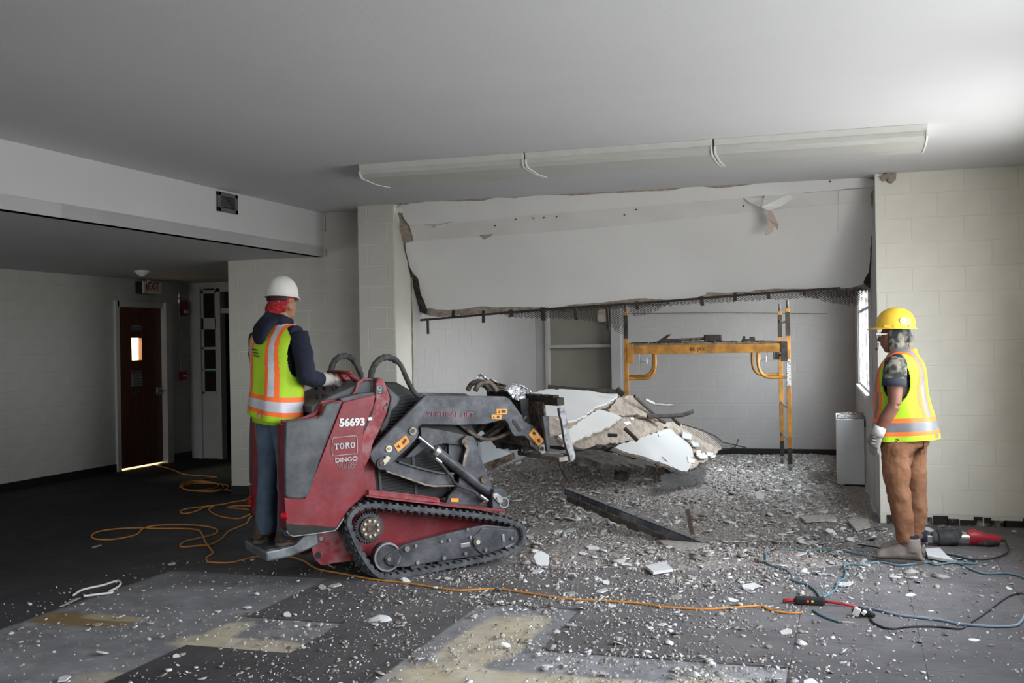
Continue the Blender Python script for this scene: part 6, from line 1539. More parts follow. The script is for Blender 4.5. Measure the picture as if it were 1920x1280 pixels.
cpts = [(850, 92), (940, 115), (1000, 140), (1100, 150), (1185, 157), (1120, 165)] + coil + [(1150, 232), (1240, 225), (1275, 240), (1268, 215), (1300, 195), (1340, 195), (1365, 220), (1370, 250), (1340, 280), (1280, 290), (1210, 305), (1120, 316), (1040, 325), (985, 340), (1000, 355), (1060, 345), (1120, 320), (1165, 318), (1140, 330), (1155, 350), (1200, 370), (1290, 383), (1340, 370), (1380, 345), (1330, 330), (1240, 322), (1300, 312), (1400, 318), (1405, 340), (1360, 380), (1340, 410), (1250, 450), (1210, 490), (1150, 522), (1080, 530), (1000, 536), (982, 528), (1010, 505), (1080, 490), (1165, 468), (1185, 445), (1130, 425), (1000, 415), (850, 420), (780, 437), (740, 470), (640, 493), (560, 497), (510, 490), (500, 475), (530, 455), (620, 440), (750, 433), (880, 437), (1000, 437), (1080, 445), (1105, 475), (1120, 510), (1150, 550), (1160, 570), (1130, 590), (1125, 605), (1150, 620), (1250, 622), (1330, 605), (1400, 590), (1500, 585), (1580, 590), (1650, 610), (1700, 640)]
cp = [Fa(*p) for p in cpts] + [(600, 1067), (640, 1074), (700, 1085), (745, 1090), (790, 1096), (850, 1105), (880, 1105), (930, 1103), (985, 1110), (1060, 1121), (1130, 1125), (1200, 1130)] + [Fb(*p) for p in ((100, 522), (200, 530), (350, 535), (500, 525), (600, 520), (640, 535), (690, 548), (760, 555), (815, 553))]
cord('extension_cord', cp, .0065, M['orangec'], 'long orange extension cord snaking from the hall under the loader to the junction box')
cord('extension_cord', [Fb(*p) for p in ((905, 482), (880, 445), (840, 415), (770, 395), (760, 370), (730, 340), (640, 315), (632, 290), (640, 260), (720, 243), (830, 238), (1000, 245), (1100, 262), (1190, 272), (1300, 262), (1420, 262))], .0075, M['tealc'], "teal cord looping left from the junction box and back behind the worker's boot")
cord('extension_cord', [Fb(*p) for p in ((915, 478), (975, 440), (990, 400), (1020, 385), (1030, 350), (1020, 325), (1040, 312), (1120, 315), (1195, 300), (1300, 318), (1430, 303), (1480, 315), (1560, 305), (1680, 308), (1650, 285), (1560, 262), (1510, 270), (1530, 290), (1600, 310), (1650, 335), (1720, 358), (1830, 358), (1900, 372), (1960, 400))], .0075, M['tealc'], 'teal cord passing in front of the boot and curling right towards the wall')
cord('extension_cord', [Fb(*p) for p in ((1070, 530), (1150, 532), (1290, 565), (1400, 578), (1500, 590), (1600, 610), (1750, 622), (1870, 620), (1905, 600), (1925, 565))], .0075, M['bluec'], 'grey-blue cord running right from the red whip to the right edge')
cord('extension_cord', [Fb(*p) for p in ((865, 540), (900, 562), (940, 580), (1000, 600))], .0065, M['tealc'], 'short teal cord end below the junction box')
cord('extension_cord', [Fb(*p) for p in ((1150, 580), (1180, 610), (1250, 632), (1350, 622), (1480, 622), (1600, 632), (1640, 610), (1720, 560), (1800, 500), (1860, 465), (1940, 450))], .0055, M['blackc'], 'thin black cord running right from the taped joint')
cord('extension_cord', [Fb(*p) for p in ((1090, 220), (1190, 236), (1280, 262), (1425, 265), (1500, 262), (1560, 275), (1650, 295), (1740, 295), (1800, 280), (1845, 250), (1830, 205))], .0055, M['blackc'], 'black power cord of the saw looping behind the boot', zo=.012)
cord('extension_cord', [(1455, 962), (1475, 958), (1490, 948), (1493, 938)], .005, M['bluec'], 'pale blue cord end poking from the rubble before the heater')
# junction box
p = onz(*Fb(850, 515)); t = empty('junction_box', p, radians(3), 'black in-line junction box with red whip and small indicator lights', 'junction box')
MB().box2((-.085, -.03, 0), (.085, .03, .045)).build('housing', M['black'], t, bevel=.012)
for x, m_ in ((-.012, mat('red_led', (.8, .02, .02), .3, emit=((1, .05, .03), .25))), (.014, mat('amber_led', (.6, .5, .05), .3, emit=((.9, .7, .1), .06)))): MB().box((x, -.031, .026), (.012, .004, .010)).build('indicator_light', m_, t)
b = MB(); b.tube([(.08, .0, .022), (.13, .0, .018), (.19, -.01, .012), (.255, -.045, .01)], [.009, .008, .007, .007], 8); b.build('red_whip', M['redc'], t, smooth=True)
b = MB(); b.tube([(-.085, 0, .022), (-.125, .012, .016), (-.150, .0, .014)], [.012, .012, .011], 8); b.build('red_plug', M['redc'], t, smooth=True)
p = onz(*Fb(1095, 575)); t = empty('taped_joint', p, radians(-20), 'cord joint wrapped in black and white tape beside the red whip', 'cord joint')
b = MB(); b.tube([(-.04, 0, .02), (.0, .02, .03), (.05, .01, .022), (.085, 0, .015)], [.012, .026, .02, .012], 9); b.build('black_tape', M['black'], t)
MB().box((-.005, -.02, .03), (.035, .02, .045), Matrix.Rotation(.4, 3, 'Y')).build('white_tape', M['white'], t, bevel=.003); MB().box((.035, -.012, .03), (.02, .03, .02), Matrix.Rotation(.6, 3, 'Y')).build('white_tape', M['white'], t, bevel=.002)
# reciprocating saw
G8 = lambda x, y: (1600 + x / 6, 900 + y / 6)
pa, pb = onz(*G8(790, 735)), onz(*G8(1700, 745)); dv = (pb - pa); Ls = dv.length
t = empty('reciprocating_saw', pa, atan2(dv.y, dv.x), 'red and black reciprocating saw lying on the floor behind the worker', 'power saw')
k_ = Ls / .91
b = MB(); b.tube([(.10 * k_, 0, .055), (.16 * k_, 0, .058), (.165 * k_, 0, .062), (.385 * k_, 0, .064), (.40 * k_, 0, .058)], [.042, .048, .060, .062, .05], 18); b.build('motor_housing', M['rubber'], t, auto=True)
MB().tube([(.39 * k_, 0, .06), (.51 * k_, 0, .058)], [.045, .045], 16).build('gear_collar', M['chrome'], t, auto=True)
b = MB(); b.tube([(.50 * k_, 0, .062), (.56 * k_, 0, .066), (.68 * k_, 0, .055), (.80 * k_, 0, .048), (.86 * k_, 0, .040)], [.052, .060, .046, .040, .030], 14, flat=.8); b.build('rear_handle', M['redc'], t, auto=True)
b = MB(); b.tube([(.60 * k_, -.01, .03), (.74 * k_, -.015, .028), (.84 * k_, -.01, .03)], [.026, .030, .024], 10); b.build('trigger_grip', M['rubber'], t, auto=True)
MB().tube([(.85 * k_, 0, .042), (.93 * k_, 0, .045)], [.014, .008], 8).build('cord_guard', M['rubber'], t)
b = MB(); b.box((.07 * k_, 0, .05), (.06, .05, .05)); b.box((.02, 0, .045), (.012, .06, .07)); b.box((.035, .0, .04), (.04, .008, .02)); b.build('shoe', M['steel'], t, bevel=.003)
MB().box2((-.10, -.002, .035), (.04, .002, .055)).build('blade', M['steel'], t)
# white strap and string on the dark carpet
cord('string', [Fa(*p) for p in ((400, 800), (450, 770), (560, 745), (600, 732), (640, 722), (658, 732), (650, 748), (615, 770), (595, 778), (610, 785), (560, 792), (455, 805))], .007, M['white'], 'white string loop lying on the carpet edge at the left', cat='string')
P = [onz(*Fa(x, y), .004) for x, y in ((322, 866), (345, 862), (440, 818), (415, 820))]; b = MB(); b.prism(P, (0, 0, .004)); o = b.build('paper_strip', M['chipg']); tag(o, 'pale torn strip lying on the edge of the bare concrete at left', 'strip')
# ================================================================== PEOPLE
def person_root(name, loc, head_deg, label):
    return empty(name, loc, radians(head_deg), label, 'person')
def hand_tubes(b, wrist, dirv, palm_n, size=1.0, curl=.6, g=0.0):
    """palm and five fingers from the wrist along dirv; palm_n = direction the palm faces"""
    d = Vector(dirv).normalized(); n = Vector(palm_n); n = (n - d * n.dot(d)).normalized(); s = d.cross(n)
    w = Vector(wrist); S_ = size
    b.tube([w, w + d * .03 * S_, w + d * .07 * S_, w + d * .095 * S_], [(.030 + g) * S_, (.038 + g) * S_, (.042 + g) * S_, (.038 + g) * S_], 12, flat=.5, up=s)
    for i, (off, ln, r) in enumerate(((-.030, .070, .0085), (-.010, .078, .0090), (.010, .073, .0088), (.029, .058, .0078))):
        p = w + d * .085 * S_ + s * off * S_; P = [p - d * .02]; a = 0.0
        for j, f in enumerate((.45, .30, .25)):
            a += curl * (.8 if j == 0 else 1.0); P.append(P[-1] + (d * cos(a) + n * sin(a)) * ln * f * S_ + (d * .02 if j == 0 else Vector()))
        b.tube(P, [(r + g) * S_, (r + g) * S_, (r * .95 + g) * S_, (r * .8 + g) * S_], 8)
    p = w + d * .03 * S_ - s * .028 * S_; q = p - s * .03 * S_ + d * .03 * S_ + n * .012; r_ = q + d * .032 * S_ + n * .02 - s * .004
    b.tube([p, q, r_], [(.014 + g) * S_, (.0115 + g) * S_, (.009 + g) * S_], 8)
def head_tubes(b, c, s=1.0, yaw=0.0):
    """c = centre of the skull; faces +x turned by yaw"""
    R = Matrix.Rotation(yaw, 3, 'Z'); C_ = Vector(c)
    def T(x, y, z): return C_ + R @ (Vector((x, y, z)) * s)
    b.ball(T(-.005, 0, .03), .1 * s, 20, 14, (.98, .78, 1.02))
    b.tube([T(.02, 0, .02), T(.032, 0, -.03), T(.038, 0, -.075), T(.045, 0, -.105)], [.085 * s, .075 * s, .060 * s, .034 * s], 16)
    b.ball(T(.050, 0, -.095), .030 * s, 10, 8, (1, 1.1, .8))                 # chin
    b.tube([T(.088, 0, .025), T(.100, 0, .000), T(.118, 0, -.020), T(.100, 0, -.032)], [.010 * s, .012 * s, .014 * s, .010 * s], 10)     # nose
    for y in (-.012, .012): b.ball(T(.103, y, -.024), .009 * s, 8, 6)
    b.ball(T(.095, 0, -.052), .014 * s, 10, 6, (.8, 1.7, .45)); b.ball(T(.092, 0, -.063), .014 * s, 10, 6, (.85, 1.5, .5))   # lips
    b.ball(T(.080, 0, .040), .02 * s, 12, 6, (.7, 2.3, .5))                  # brow
    for y in (-1, 1):
        b.ball(T(.060, y * .042, -.015), .022 * s, 10, 8)
        b.ball(T(-.005, y * .080, -.005), .03 * s, 10, 8, (.75, .25, 1.05))  # ears
def wrinkle(o, strength, size, vg=None):
    tx = bpy.data.textures.new('cloth_folds', 'CLOUDS'); tx.noise_scale = size; tx.noise_depth = 3
    d = o.modifiers.new('d', 'DISPLACE'); d.texture = tx; d.strength = strength; d.mid_level = .5; d.texture_coords = 'LOCAL'
    apply_mods(o); o.data.polygons.foreach_set('use_smooth', [True] * len(o.data.polygons))
def tubes_obj(name, build, m, parent, vox=.009, smooth=4, wr=None):
    b = MB(); build(b); o = b.build(name, m, parent); remesh(o, vox, smooth)
    if wr: wrinkle(o, *wr)
    return o
def ellring(c, rx, ry, n, e=2.3, tz=0.0, tx=0.0):
    out = []
    for k in range(n):
        a = 2 * pi * k / n; ca, sa = cos(a), sin(a)
        x = -rx * math.copysign(abs(ca) ** (2 / e), ca); y = ry * math.copysign(abs(sa) ** (2 / e), sa)
        out.append(Vector((c[0] + x, c[1] + y, c[2] + tz * y + tx * x)))
    return out
def interp(rows, n):
    out = []
    P = [np.array(r, float) for r in rows]
    for i in range(len(P) - 1):
        p0, p1, p2, p3 = P[max(i - 1, 0)], P[i], P[i + 1], P[min(i + 2, len(P) - 1)]
        for j in range(n):
            t_ = j / n; out.append(.5 * ((2 * p1) + (p2 - p0) * t_ + (2 * p0 - 5 * p1 + 4 * p2 - p3) * t_ ** 2 + (3 * p1 - p0 - 3 * p2 + p3) * t_ ** 3))
    out.append(P[-1]); return out
def vest(parent, rows, hole, band, silver, tz, vstripe=(.052, .078, .114, .140), label=None, fold=.006, seed=1, pocket=None, tab=None, tilt_x=0.0):
    """rows: (z, cx, rx, ry); hole: (ax, az, rx, rz); band: z0..z3 of the hem band"""
    N = 168; R_ = interp(rows, 14); b = MB(); rings = []
    zlo, zhi = rows[0][0], rows[-1][0]
    for z, cx, rx, ry in R_:
        f_ = max(0, min(1, (zhi - z) / (zhi - zlo)))
        ring = ellring((cx, 0, z), rx, ry, N, 2.3)
        o = []
        for k, p in enumerate(ring):
            a = 2 * pi * k / N; d = Vector((p.x - cx, p.y, 0)); L_ = d.length or 1
            w = fold * f_ * (sin(a * 9 + seed) * .5 + sin(a * 5 + z * 7 + seed * 2) * .6 + .8 * mnoise.noise(Vector((cos(a) * 2.5, sin(a) * 2.5, z * 5 + seed))))
            q = p + d / L_ * w; q.z += tz * p.y * f_ + tilt_x * (p.x - cx) * f_; o.append(q)
        rings.append(o)
    vs = [v for r in rings for v in r]; fs = []; mi = []
    n = N
    for i in range(len(rings) - 1):
        zc = (R_[i][0] + R_[i + 1][0]) / 2
        for k in range(n):
            q = (i * n + k, i * n + (k + 1) % n, (i + 1) * n + (k + 1) % n, (i + 1) * n + k)
            c = sum((vs[w] for w in q), Vector()) / 4
            if abs(c.y) > .10 and ((c.x - hole[0]) / hole[2]) ** 2 + ((c.z - hole[1]) / hole[3]) ** 2 < 1: continue
            m_ = 0
            if abs(c.y) > .10 and ((c.x - hole[0]) / (hole[2] + .012)) ** 2 + ((c.z - hole[1]) / (hole[3] + .012)) ** 2 < 1: m_ = 0
            elif band[0] < zc < band[3]: m_ = 2 if band[1] < zc < band[2] else 1
            elif zc >= band[3]:
                y = abs(c.y) * (1 + .25 * max(0, (zc - 1.35)) * 4 * 0)
                if vstripe[0] < y < vstripe[3]: m_ = 2 if vstripe[1] < y < vstripe[2] else 1
            if pocket and pocket[0] < c.y < pocket[1] and c.x > pocket[4] and pocket[2] < zc < pocket[3]:
                f = (c.y - pocket[0]) / (pocket[1] - pocket[0]); m_ = 2 if .3 < f < .7 else 1
            if tab and abs(c.y - tab[0]) < tab[1] and c.x < 0 and tab[2] < zc < band[0]: m_ = 2 if abs(c.y - tab[0]) < tab[1] * .5 else 1
            fs.append(q); mi.append(m_)
    b.v = [tuple(v) for v in vs]; b.f = fs; b.mi = mi
    me = b.mesh('safety_vest', [M['lime'], M['vorange'], silver], True, True)
    bm = bmesh.new(); bm.from_mesh(me); bmesh.ops.delete(bm, geom=[v for v in bm.verts if not v.link_faces], context='VERTS'); bm.to_mesh(me); bm.free()
    o = link('safety_vest', me, parent); s = o.modifiers.new('s', 'SOLIDIFY'); s.thickness = .004; s.offset = 1
    if label: o['label'] = label
    return o
def hard_hat(parent, c, yaw, pitch, m, sx=.135, sy=.118, h=.150, label=None, brim_f=.045, brim=.014):
    R = Matrix.Rotation(yaw, 4, 'Z') @ Matrix.Rotation(pitch, 4, 'Y'); R.translation = Vector(c)
    b = MB(); rings = []; n = 48
    def ring(f, z, ex=0.0, dz=0.0):
        out = []
        for k in range(n):
            a = 2 * pi * k / n; fr = max(0, cos(a)); e_ = ex * (1 + (brim_f / brim) * fr ** 3)
            rid = .0035 * (abs(sin(a)) < .16) * (f < .98) * (ex == 0)
            out.append(Vector(((sx * f + e_ + rid) * cos(a), (sy * f + e_ * .8) * sin(a), z + dz * fr ** 2)))
        return out
    rings += [ring(.97, .0), ring(1.0, .0, brim, -.012), ring(1.0, .006, brim, -.012), ring(1.0, .010), ring(.985, .03)]
    for t_ in (.35, .55, .72, .85, .94, .985): rings.append(ring(sqrt(max(0, 1 - t_ ** 2.6)), h * t_))
    rings.append(ring(.05, h))
    b.rings(rings, cap=False); b.f.append(tuple((len(rings) - 1) * n + k for k in range(n))); b.mi.append(0)
    o = b.build('hard_hat', m, parent, R, smooth=True)
    s = o.modifiers.new('s', 'SOLIDIFY'); s.thickness = .003; s.offset = -1
    o['label'] = label
    return o, R
def boot(parent, loc, yaw, m, label, L_=.30, h=.15, lace=True):
    Rm = Matrix.Rotation(yaw, 4, 'Z'); Rm.translation = Vector(loc)
    b = MB(); rows = [(-.10, .022, .036, .05), (-.085, .02, .042, .10), (-.05, .02, .046, .155), (0.0, .02, .047, .155), (.045, .02, .050, .145), (.09, .02, .054, .116), (.14, .02, .056, .098), (.175, .02, .052, .088), (.20, .022, .038, .066)]
    rings = []
    for x, z0, w, z1 in rows:
        r = []
        for k in range(16):
            a = 2 * pi * k / 16; r.append(Vector((x * L_ / .30, w * cos(a) * (1.0 if sin(a) < 0 else .88), z0 + (z1 - z0) * (.5 + .5 * sin(a)))))
        rings.append(r)
    b.rings(rings); b.tube([(-.035, 0, .08), (-.035, 0, h + .02)], [.055, .050], 16)
    o = b.build('boot', m, parent, Rm); remesh(o, .006, 4); o['label'] = label
    b = MB(); pr = []
    for k in range(24):
        a = 2 * pi * k / 24; x = .052 + .160 * math.copysign(abs(cos(a)) ** .8, cos(a)); pr.append(Vector((x * L_ / .30, .054 * math.copysign(abs(sin(a)) ** .8, sin(a)), 0)))
    b.prism(pr, (0, 0, .026)); b.build('sole', M['sole'], o, bevel=.004)
    if lace:
        for i in range(5):
            x = .065 - i * .016; z = .105 + i * .014; MB().tube([(x, -.024, z), (x + .006, 0, z + .010), (x, .024, z)], .003, 5).build('lace', M['black'], o)
    return o

# ---- worker at the right, in profile, facing left
p = onz(1693, 1049)
PR = person_root('person', (p.x, p.y, 0), 170, 'person in yellow hard hat, camouflage hood and lime vest standing by the block wall')
zg = float(gz(p.x, p.y))
SH = 1.375
def bodyR(b):
    b.tube([(-.03, 0, .78), (-.035, 0, .92), (-.02, 0, 1.05), (0, 0, 1.20), (-.01, 0, 1.32), (-.01, 0, 1.40)], [.13, .135, .13, .135, .125, .08], 20, flat=.9, up=(1, 0, 0))
    b.tube([(-.01, -.17, 1.36), (-.01, .17, 1.36)], [.06, .06], 14)
    b.tube([(-.02, 0, 1.36), (.0, 0, 1.44), (.02, 0, 1.50)], [.062, .056, .055], 14)
    head_tubes(b, (.030, 0, 1.545), .92)
    # left arm (near), right arm
    b.tube([(-.005, .19, 1.37), (.0, .225, 1.24), (.004, .235, 1.09)], [.058, .054, .044], 14); b.tube([(.004, .235, 1.09), (.06, .235, 1.00), (.115, .225, .905)], [.044, .046, .030], 14)
    b.tube([(-.005, -.19, 1.37), (.0, -.225, 1.24), (.01, -.235, 1.09)], [.058, .054, .044], 14); b.tube([(.01, -.235, 1.09), (.07, -.23, .99), (.12, -.22, .905)], [.044, .044, .030], 14)
    hand_tubes(b, (.118, .223, .900), (.30, -.05, -1), (-.5, -.8, 0), 1.0, .35)
    hand_tubes(b, (.122, -.218, .900), (.30, .05, -1), (-.5, .8, 0), 1.0, .35)
    for s, hx, kx, ax in ((1, .02, .01, -.035), (-1, -.05, -.07, -.06)):
        b.tube([(-.02, s * .08, .82), (hx, s * .095, .70), (kx, s * .10, .44), ((kx + ax) / 2 - .01, s * .10, .30), (ax, s * .10, .07)], [.10, .088, .058, .056, .04], 16)
        b.tube([(ax - .04, s * .10, .05), (ax + .12, s * .105, .04)], [.035, .03], 10)
bdy = tubes_obj('body', bodyR, M['skin'], PR, .007, 3)
# eyes
for y in (-.031, .031): MB().ball((.030 + .083, y, 1.545 + .018), .0125, 12, 8).build('eye', mat('eye_white', (.6, .58, .55), .2), PR, smooth=True)
def trousR(b):
    b.tube([(-.03, 0, .98), (-.035, 0, .90), (-.03, 0, .80)], [.135, .150, .155], 22, flat=1.05, up=(1, 0, 0))
    b.tube([(-.02, .075, .84), (.015, .085, .76), (.022, .09, .66), (.010, .095, .50), (-.005, .10, .40), (-.018, .10, .30), (-.030, .10, .20), (-.036, .10, .15)], [.116, .107, .094, .079, .072, .067, .060, .064], 18, up=(1, 0, 0))
    b.tube([(-.05, -.075, .84), (-.055, -.085, .76), (-.06, -.09, .66), (-.075, -.10, .50), (-.08, -.10, .40), (-.08, -.10, .30), (-.075, -.10, .20), (-.07, -.10, .15)], [.116, .107, .094, .079, .072, .067, .060, .064], 18, up=(1, 0, 0))
    for k in range(4): 
        b.tube([(-.036 + .004 * k, .10, .15 + .025 * k - .006), (-.036, .10, .15 + .025 * k + .008)], [.069 - .001 * k, .061], 18, up=(1, 0, 0)); b.tube([(-.07, -.10, .15 + .025 * k - .006), (-.07, -.10, .15 + .025 * k + .008)], [.069 - .001 * k, .061], 18, up=(1, 0, 0))
tr = tubes_obj('trousers', trousR, M['duck'], PR, .008, 3, (.030, .09)); tr['label'] = 'brown canvas work trousers'
b = MB(); b.box((-.165, .06, .80), (.006, .10, .11)); b.build('back_pocket', M['duck'], tr, bevel=.002)
boot(PR, (-.045, .105, zg), radians(2), M['boot'], 'dusty grey-brown work boot in front', .295)
boot(PR, (-.03, -.14, zg), radians(-4), M['boot'], 'dusty work boot behind', .295)
for s, x in ((1, -.045), (-1, -.075)): MB().tube([(x - .03, s * .103, .12), (x - .03, s * .10, .19)], [.048, .045], 14).build('sock', M['navy'], PR, smooth=True)
def shirtR(b):
    b.tube([(-.03, 0, .92), (-.03, 0, 1.05), (0, 0, 1.20), (-.01, 0, 1.33), (-.01, 0, 1.43)], [.15, .15, .150, .140, .085], 22, flat=.95, up=(1, 0, 0))
    b.tube([(-.01, -.19, 1.365), (-.01, .19, 1.365)], [.07, .07], 14)
    for s in (1, -1): b.tube([(-.005, s * .185, 1.375), (.0, s * .225, 1.32), (.004, s * .238, 1.235)], [.076, .078, .080], 16, up=(1, 0, 0))
tubes_obj('camouflage_shirt', shirtR, M['camo'], PR, .008, 3, (.012, .06))
for s in (1, -1): MB().tube([(.003, s * .236, 1.265), (.005, s * .240, 1.215)], [.081, .081], 20, up=(1, 0, 0)).build('sleeve_band', mat('dark_blue_band', (.025, .027, .04), .9), PR, smooth=True)
def hoodR(b):
    c = Vector((.030, 0, 1.545))
    b.ball(c + Vector((-.012, 0, .022)), .1, 20, 14, (.98, .90, 1.02)); b.tube([c + Vector((.0, 0, 0)), c + Vector((-.008, 0, -.06)), c + Vector((-.03, 0, -.11)), c + Vector((-.04, 0, -.15))], [.088, .082, .078, .088], 18)
    b.ball(c + Vector((-.095, 0, -.01)), .028, 10, 8, (1, 1.6, 1.2)); b.tube([c + Vector((.02, 0, -.06)), c + Vector((.0, 0, -.105)), c + Vector((-.03, 0, -.14))], [.070, .066, .07], 14)
b = MB(); hoodR(b); hd = b.build('camouflage_hood', M['camo'], PR); remesh(hd, .006, 3)
bm = bmesh.new(); bm.from_mesh(hd.data)       # open the face side of the hood
bmesh.ops.delete(bm, geom=[v for v in bm.verts if v.co.x > .062 - .10 * max(0, 1.50 - v.co.z) and v.co.z > 1.40], context='VERTS'); bm.to_mesh(hd.data); bm.free()
s_ = hd.modifiers.new('s', 'SOLIDIFY'); s_.thickness = .004; wrinkle(hd, .008, .03)
# safety glasses
b = MB()
for y in (-.033, .033): b.box((.030 + .108, y, 1.560), (.006, .052, .038))
gl = b.build('safety_glasses', mat('glasses_lens', (.35, .35, .36), .1, spec=.8), PR, bevel=.008)
b = MB(); 
for y in (-.066, .066): b.box((.030 + .06, y * 1.05, 1.568), (.10, .004, .010))
b.build('temple', M['white'], gl); MB().box((.140, 0, 1.566), (.006, .018, .008)).build('bridge', M['white'], gl)
b = MB(); b.tube([(.128, .05, 1.505), (.135, .03, 1.485), (.138, .02, 1.465)], .0022, 5); b.ball((.150, .02, 1.462), .008, 8, 6); b.tube([(.138, .02, 1.465), (.150, .02, 1.462)], .003, 5); b.build('microphone', M['black'], PR)
hh, HR = hard_hat(PR, (.022, 0, 1.602), 0, radians(-2), M['haty'], .132, .118, .150, 'yellow hard hat with a round white sticker')
b = MB(); b.cyl((-.062, .100, .060), (-.064, .112, .058), .021, 20); st = b.build('round_sticker', M['white'], hh)
MB().box((-.064, .1125, .058), (.018, .001, .012)).build('sticker_print', mat('pale_blue_print', (.45, .52, .68), .6), st)
for x in (-.095, .0, .07): MB().box((x, .113 - abs(x) * .35, .018), (.008, .012, .018)).build('strap_slot', mat('slot_yellow', (.42, .25, .03), .6), hh)
MB().box((.035, .112, .018), (.05, .010, .018)).build('strap_slot', MATS['yellow_hard_hat'], hh, bevel=.003)
rowsR = [(.835, -.030, .220, .185), (.90, -.030, .213, .183), (1.0, -.022, .196, .178), (1.10, -.012, .180, .176), (1.20, -.008, .168, .182), (1.28, -.012, .160, .196), (1.35, -.018, .140, .205), (1.405, -.022, .105, .175), (1.435, -.026, .088, .125), (1.462, -.030, .080, .085)]
vR = vest(PR, rowsR, (.000, 1.25, .090, .150), (.872, .898, .965, .993), M['silver'], 0.0, fold=.007, seed=2, label='lime safety vest with orange and grey bands', pocket=(.075, .150, 1.04, 1.17, .08), tab=(.06, .035, .845), tilt_x=-.05)
b = MB(); b.box((-.176, .05, 1.24), (.004, .05, .05)); b.build('vest_print', mat('dark_green_print', (.10, .22, .05), .8), vR) if False else None
for s in (1, -1):
    b = MB(); hand_tubes(b, (.118, s * .223, .900), (.30, -s * .05, -1), (-.5, -s * .8, 0), 1.08, .35, .0035)
    gv = b.build('glove', M['glove'], PR); remesh(gv, .0045, 2); gv['label'] = 'striped grey canvas work glove'
    MB().tube([(.098, s * .229, .945), (.108, s * .226, .915), (.122, s * .222, .878)], [.040, .042, .043], 16).build('cuff', mat('glove_cuff', (.34, .33, .32), .9, col2=(.58, .57, .55), vs=60, stretch=(1, 1, 8)), gv, smooth=True)
    for k in range(3):
        z = .875 - k * .022; MB().tube([(.128 + k * .006, s * .221, z), (.130 + k * .006, s * .2205, z - .008)], [.0455, .0455], 16, flat=.55, up=(0.3, s * .95, 0)).build('glove_stripe', M['gloveb'], gv, smooth=True)

# ---- machine operator standing on the platform
p = at(524, 1014, 7.20); pz = (MM @ Vector((-.68, .45, zt_p + .008))).z
PO = person_root('person', (p.x, p.y, pz), 72, 'person in white hard hat, red bandana and lime vest standing on the loader platform')
def bodyO(b):
    b.tube([(0, 0, .82), (0, 0, .95), (.01, 0, 1.08), (.02, 0, 1.22), (.02, 0, 1.34), (.02, 0, 1.41)], [.12, .125, .12, .13, .12, .075], 20, flat=.9, up=(1, 0, 0))
    b.tube([(.02, -.17, 1.37), (.02, .17, 1.37)], [.055, .055], 14); b.tube([(.02, 0, 1.37), (.035, 0, 1.46), (.05, 0, 1.52)], [.060, .055, .055], 14)
    head_tubes(b, (.055, -.005, 1.575), .94, radians(6))
    b.tube([(.02, -.19, 1.38), (.025, -.225, 1.25), (.035, -.24, 1.10)], [.055, .050, .042], 14); b.tube([(.035, -.24, 1.10), (.14, -.225, 1.085), (.26, -.205, 1.075)], [.042, .042, .030], 14)
    b.tube([(.02, .19, 1.38), (.04, .22, 1.25), (.06, .22, 1.11)], [.055, .050, .042], 14); b.tube([(.06, .22, 1.11), (.16, .18, 1.09), (.27, .12, 1.08)], [.042, .042, .030], 14)
    hand_tubes(b, (.262, -.204, 1.075), (1, .12, -.05), (.1, .5, -1), 1.0, .75); hand_tubes(b, (.272, .118, 1.08), (1, -.2, .02), (.2, -.35, -1), 1.0, .75)
    for s in (1, -1):
        b.tube([(0, s * .08, .86), (.0, s * .095, .72), (.01, s * .10, .47), (-.01, s * .105, .30), (-.02, s * .11, .07)], [.10, .085, .056, .054, .04], 16); b.tube([(-.06, s * .11, .05), (.12, s * .115, .04)], [.035, .03], 10)
tubes_obj('body', bodyO, M['skin2'], PO, .007, 3)
for y in (-.03, .03):
    q = Matrix.Rotation(radians(6), 3, 'Z') @ Vector((.083, y, .018)); MB().ball((.055 + q.x, -.005 + q.y, 1.575 + q.z), .012, 12, 8).build('eye', MATS['eye_white'], PO, smooth=True)
def jeans(b):
    b.tube([(0, 0, .96), (-.005, 0, .90), (-.005, 0, .82)], [.125, .135, .135], 22, up=(1, 0, 0))
    for s in (1, -1):
        b.tube([(-.005, s * .07, .86), (.0, s * .08, .72), (.008, s * .088, .58), (.006, s * .095, .46), (-.008, s * .10, .34), (-.018, s * .105, .22), (-.022, s * .108, .12), (-.025, s * .11, .06)], [.104, .092, .080, .072, .070, .070, .074, .080], 18, up=(1, 0, 0))
jn = tubes_obj('jeans', jeans, M['jean'], PO, .008, 3, (.022, .10)); jn['label'] = 'blue denim jeans'
boot(PO, (-.01, -.115, 0), radians(-6), M['bootb'], 'brown work boot on the near side', .32, .12); boot(PO, (-.01, .115, 0), radians(6), M['bootb'], 'brown work boot on the far side', .32, .12)
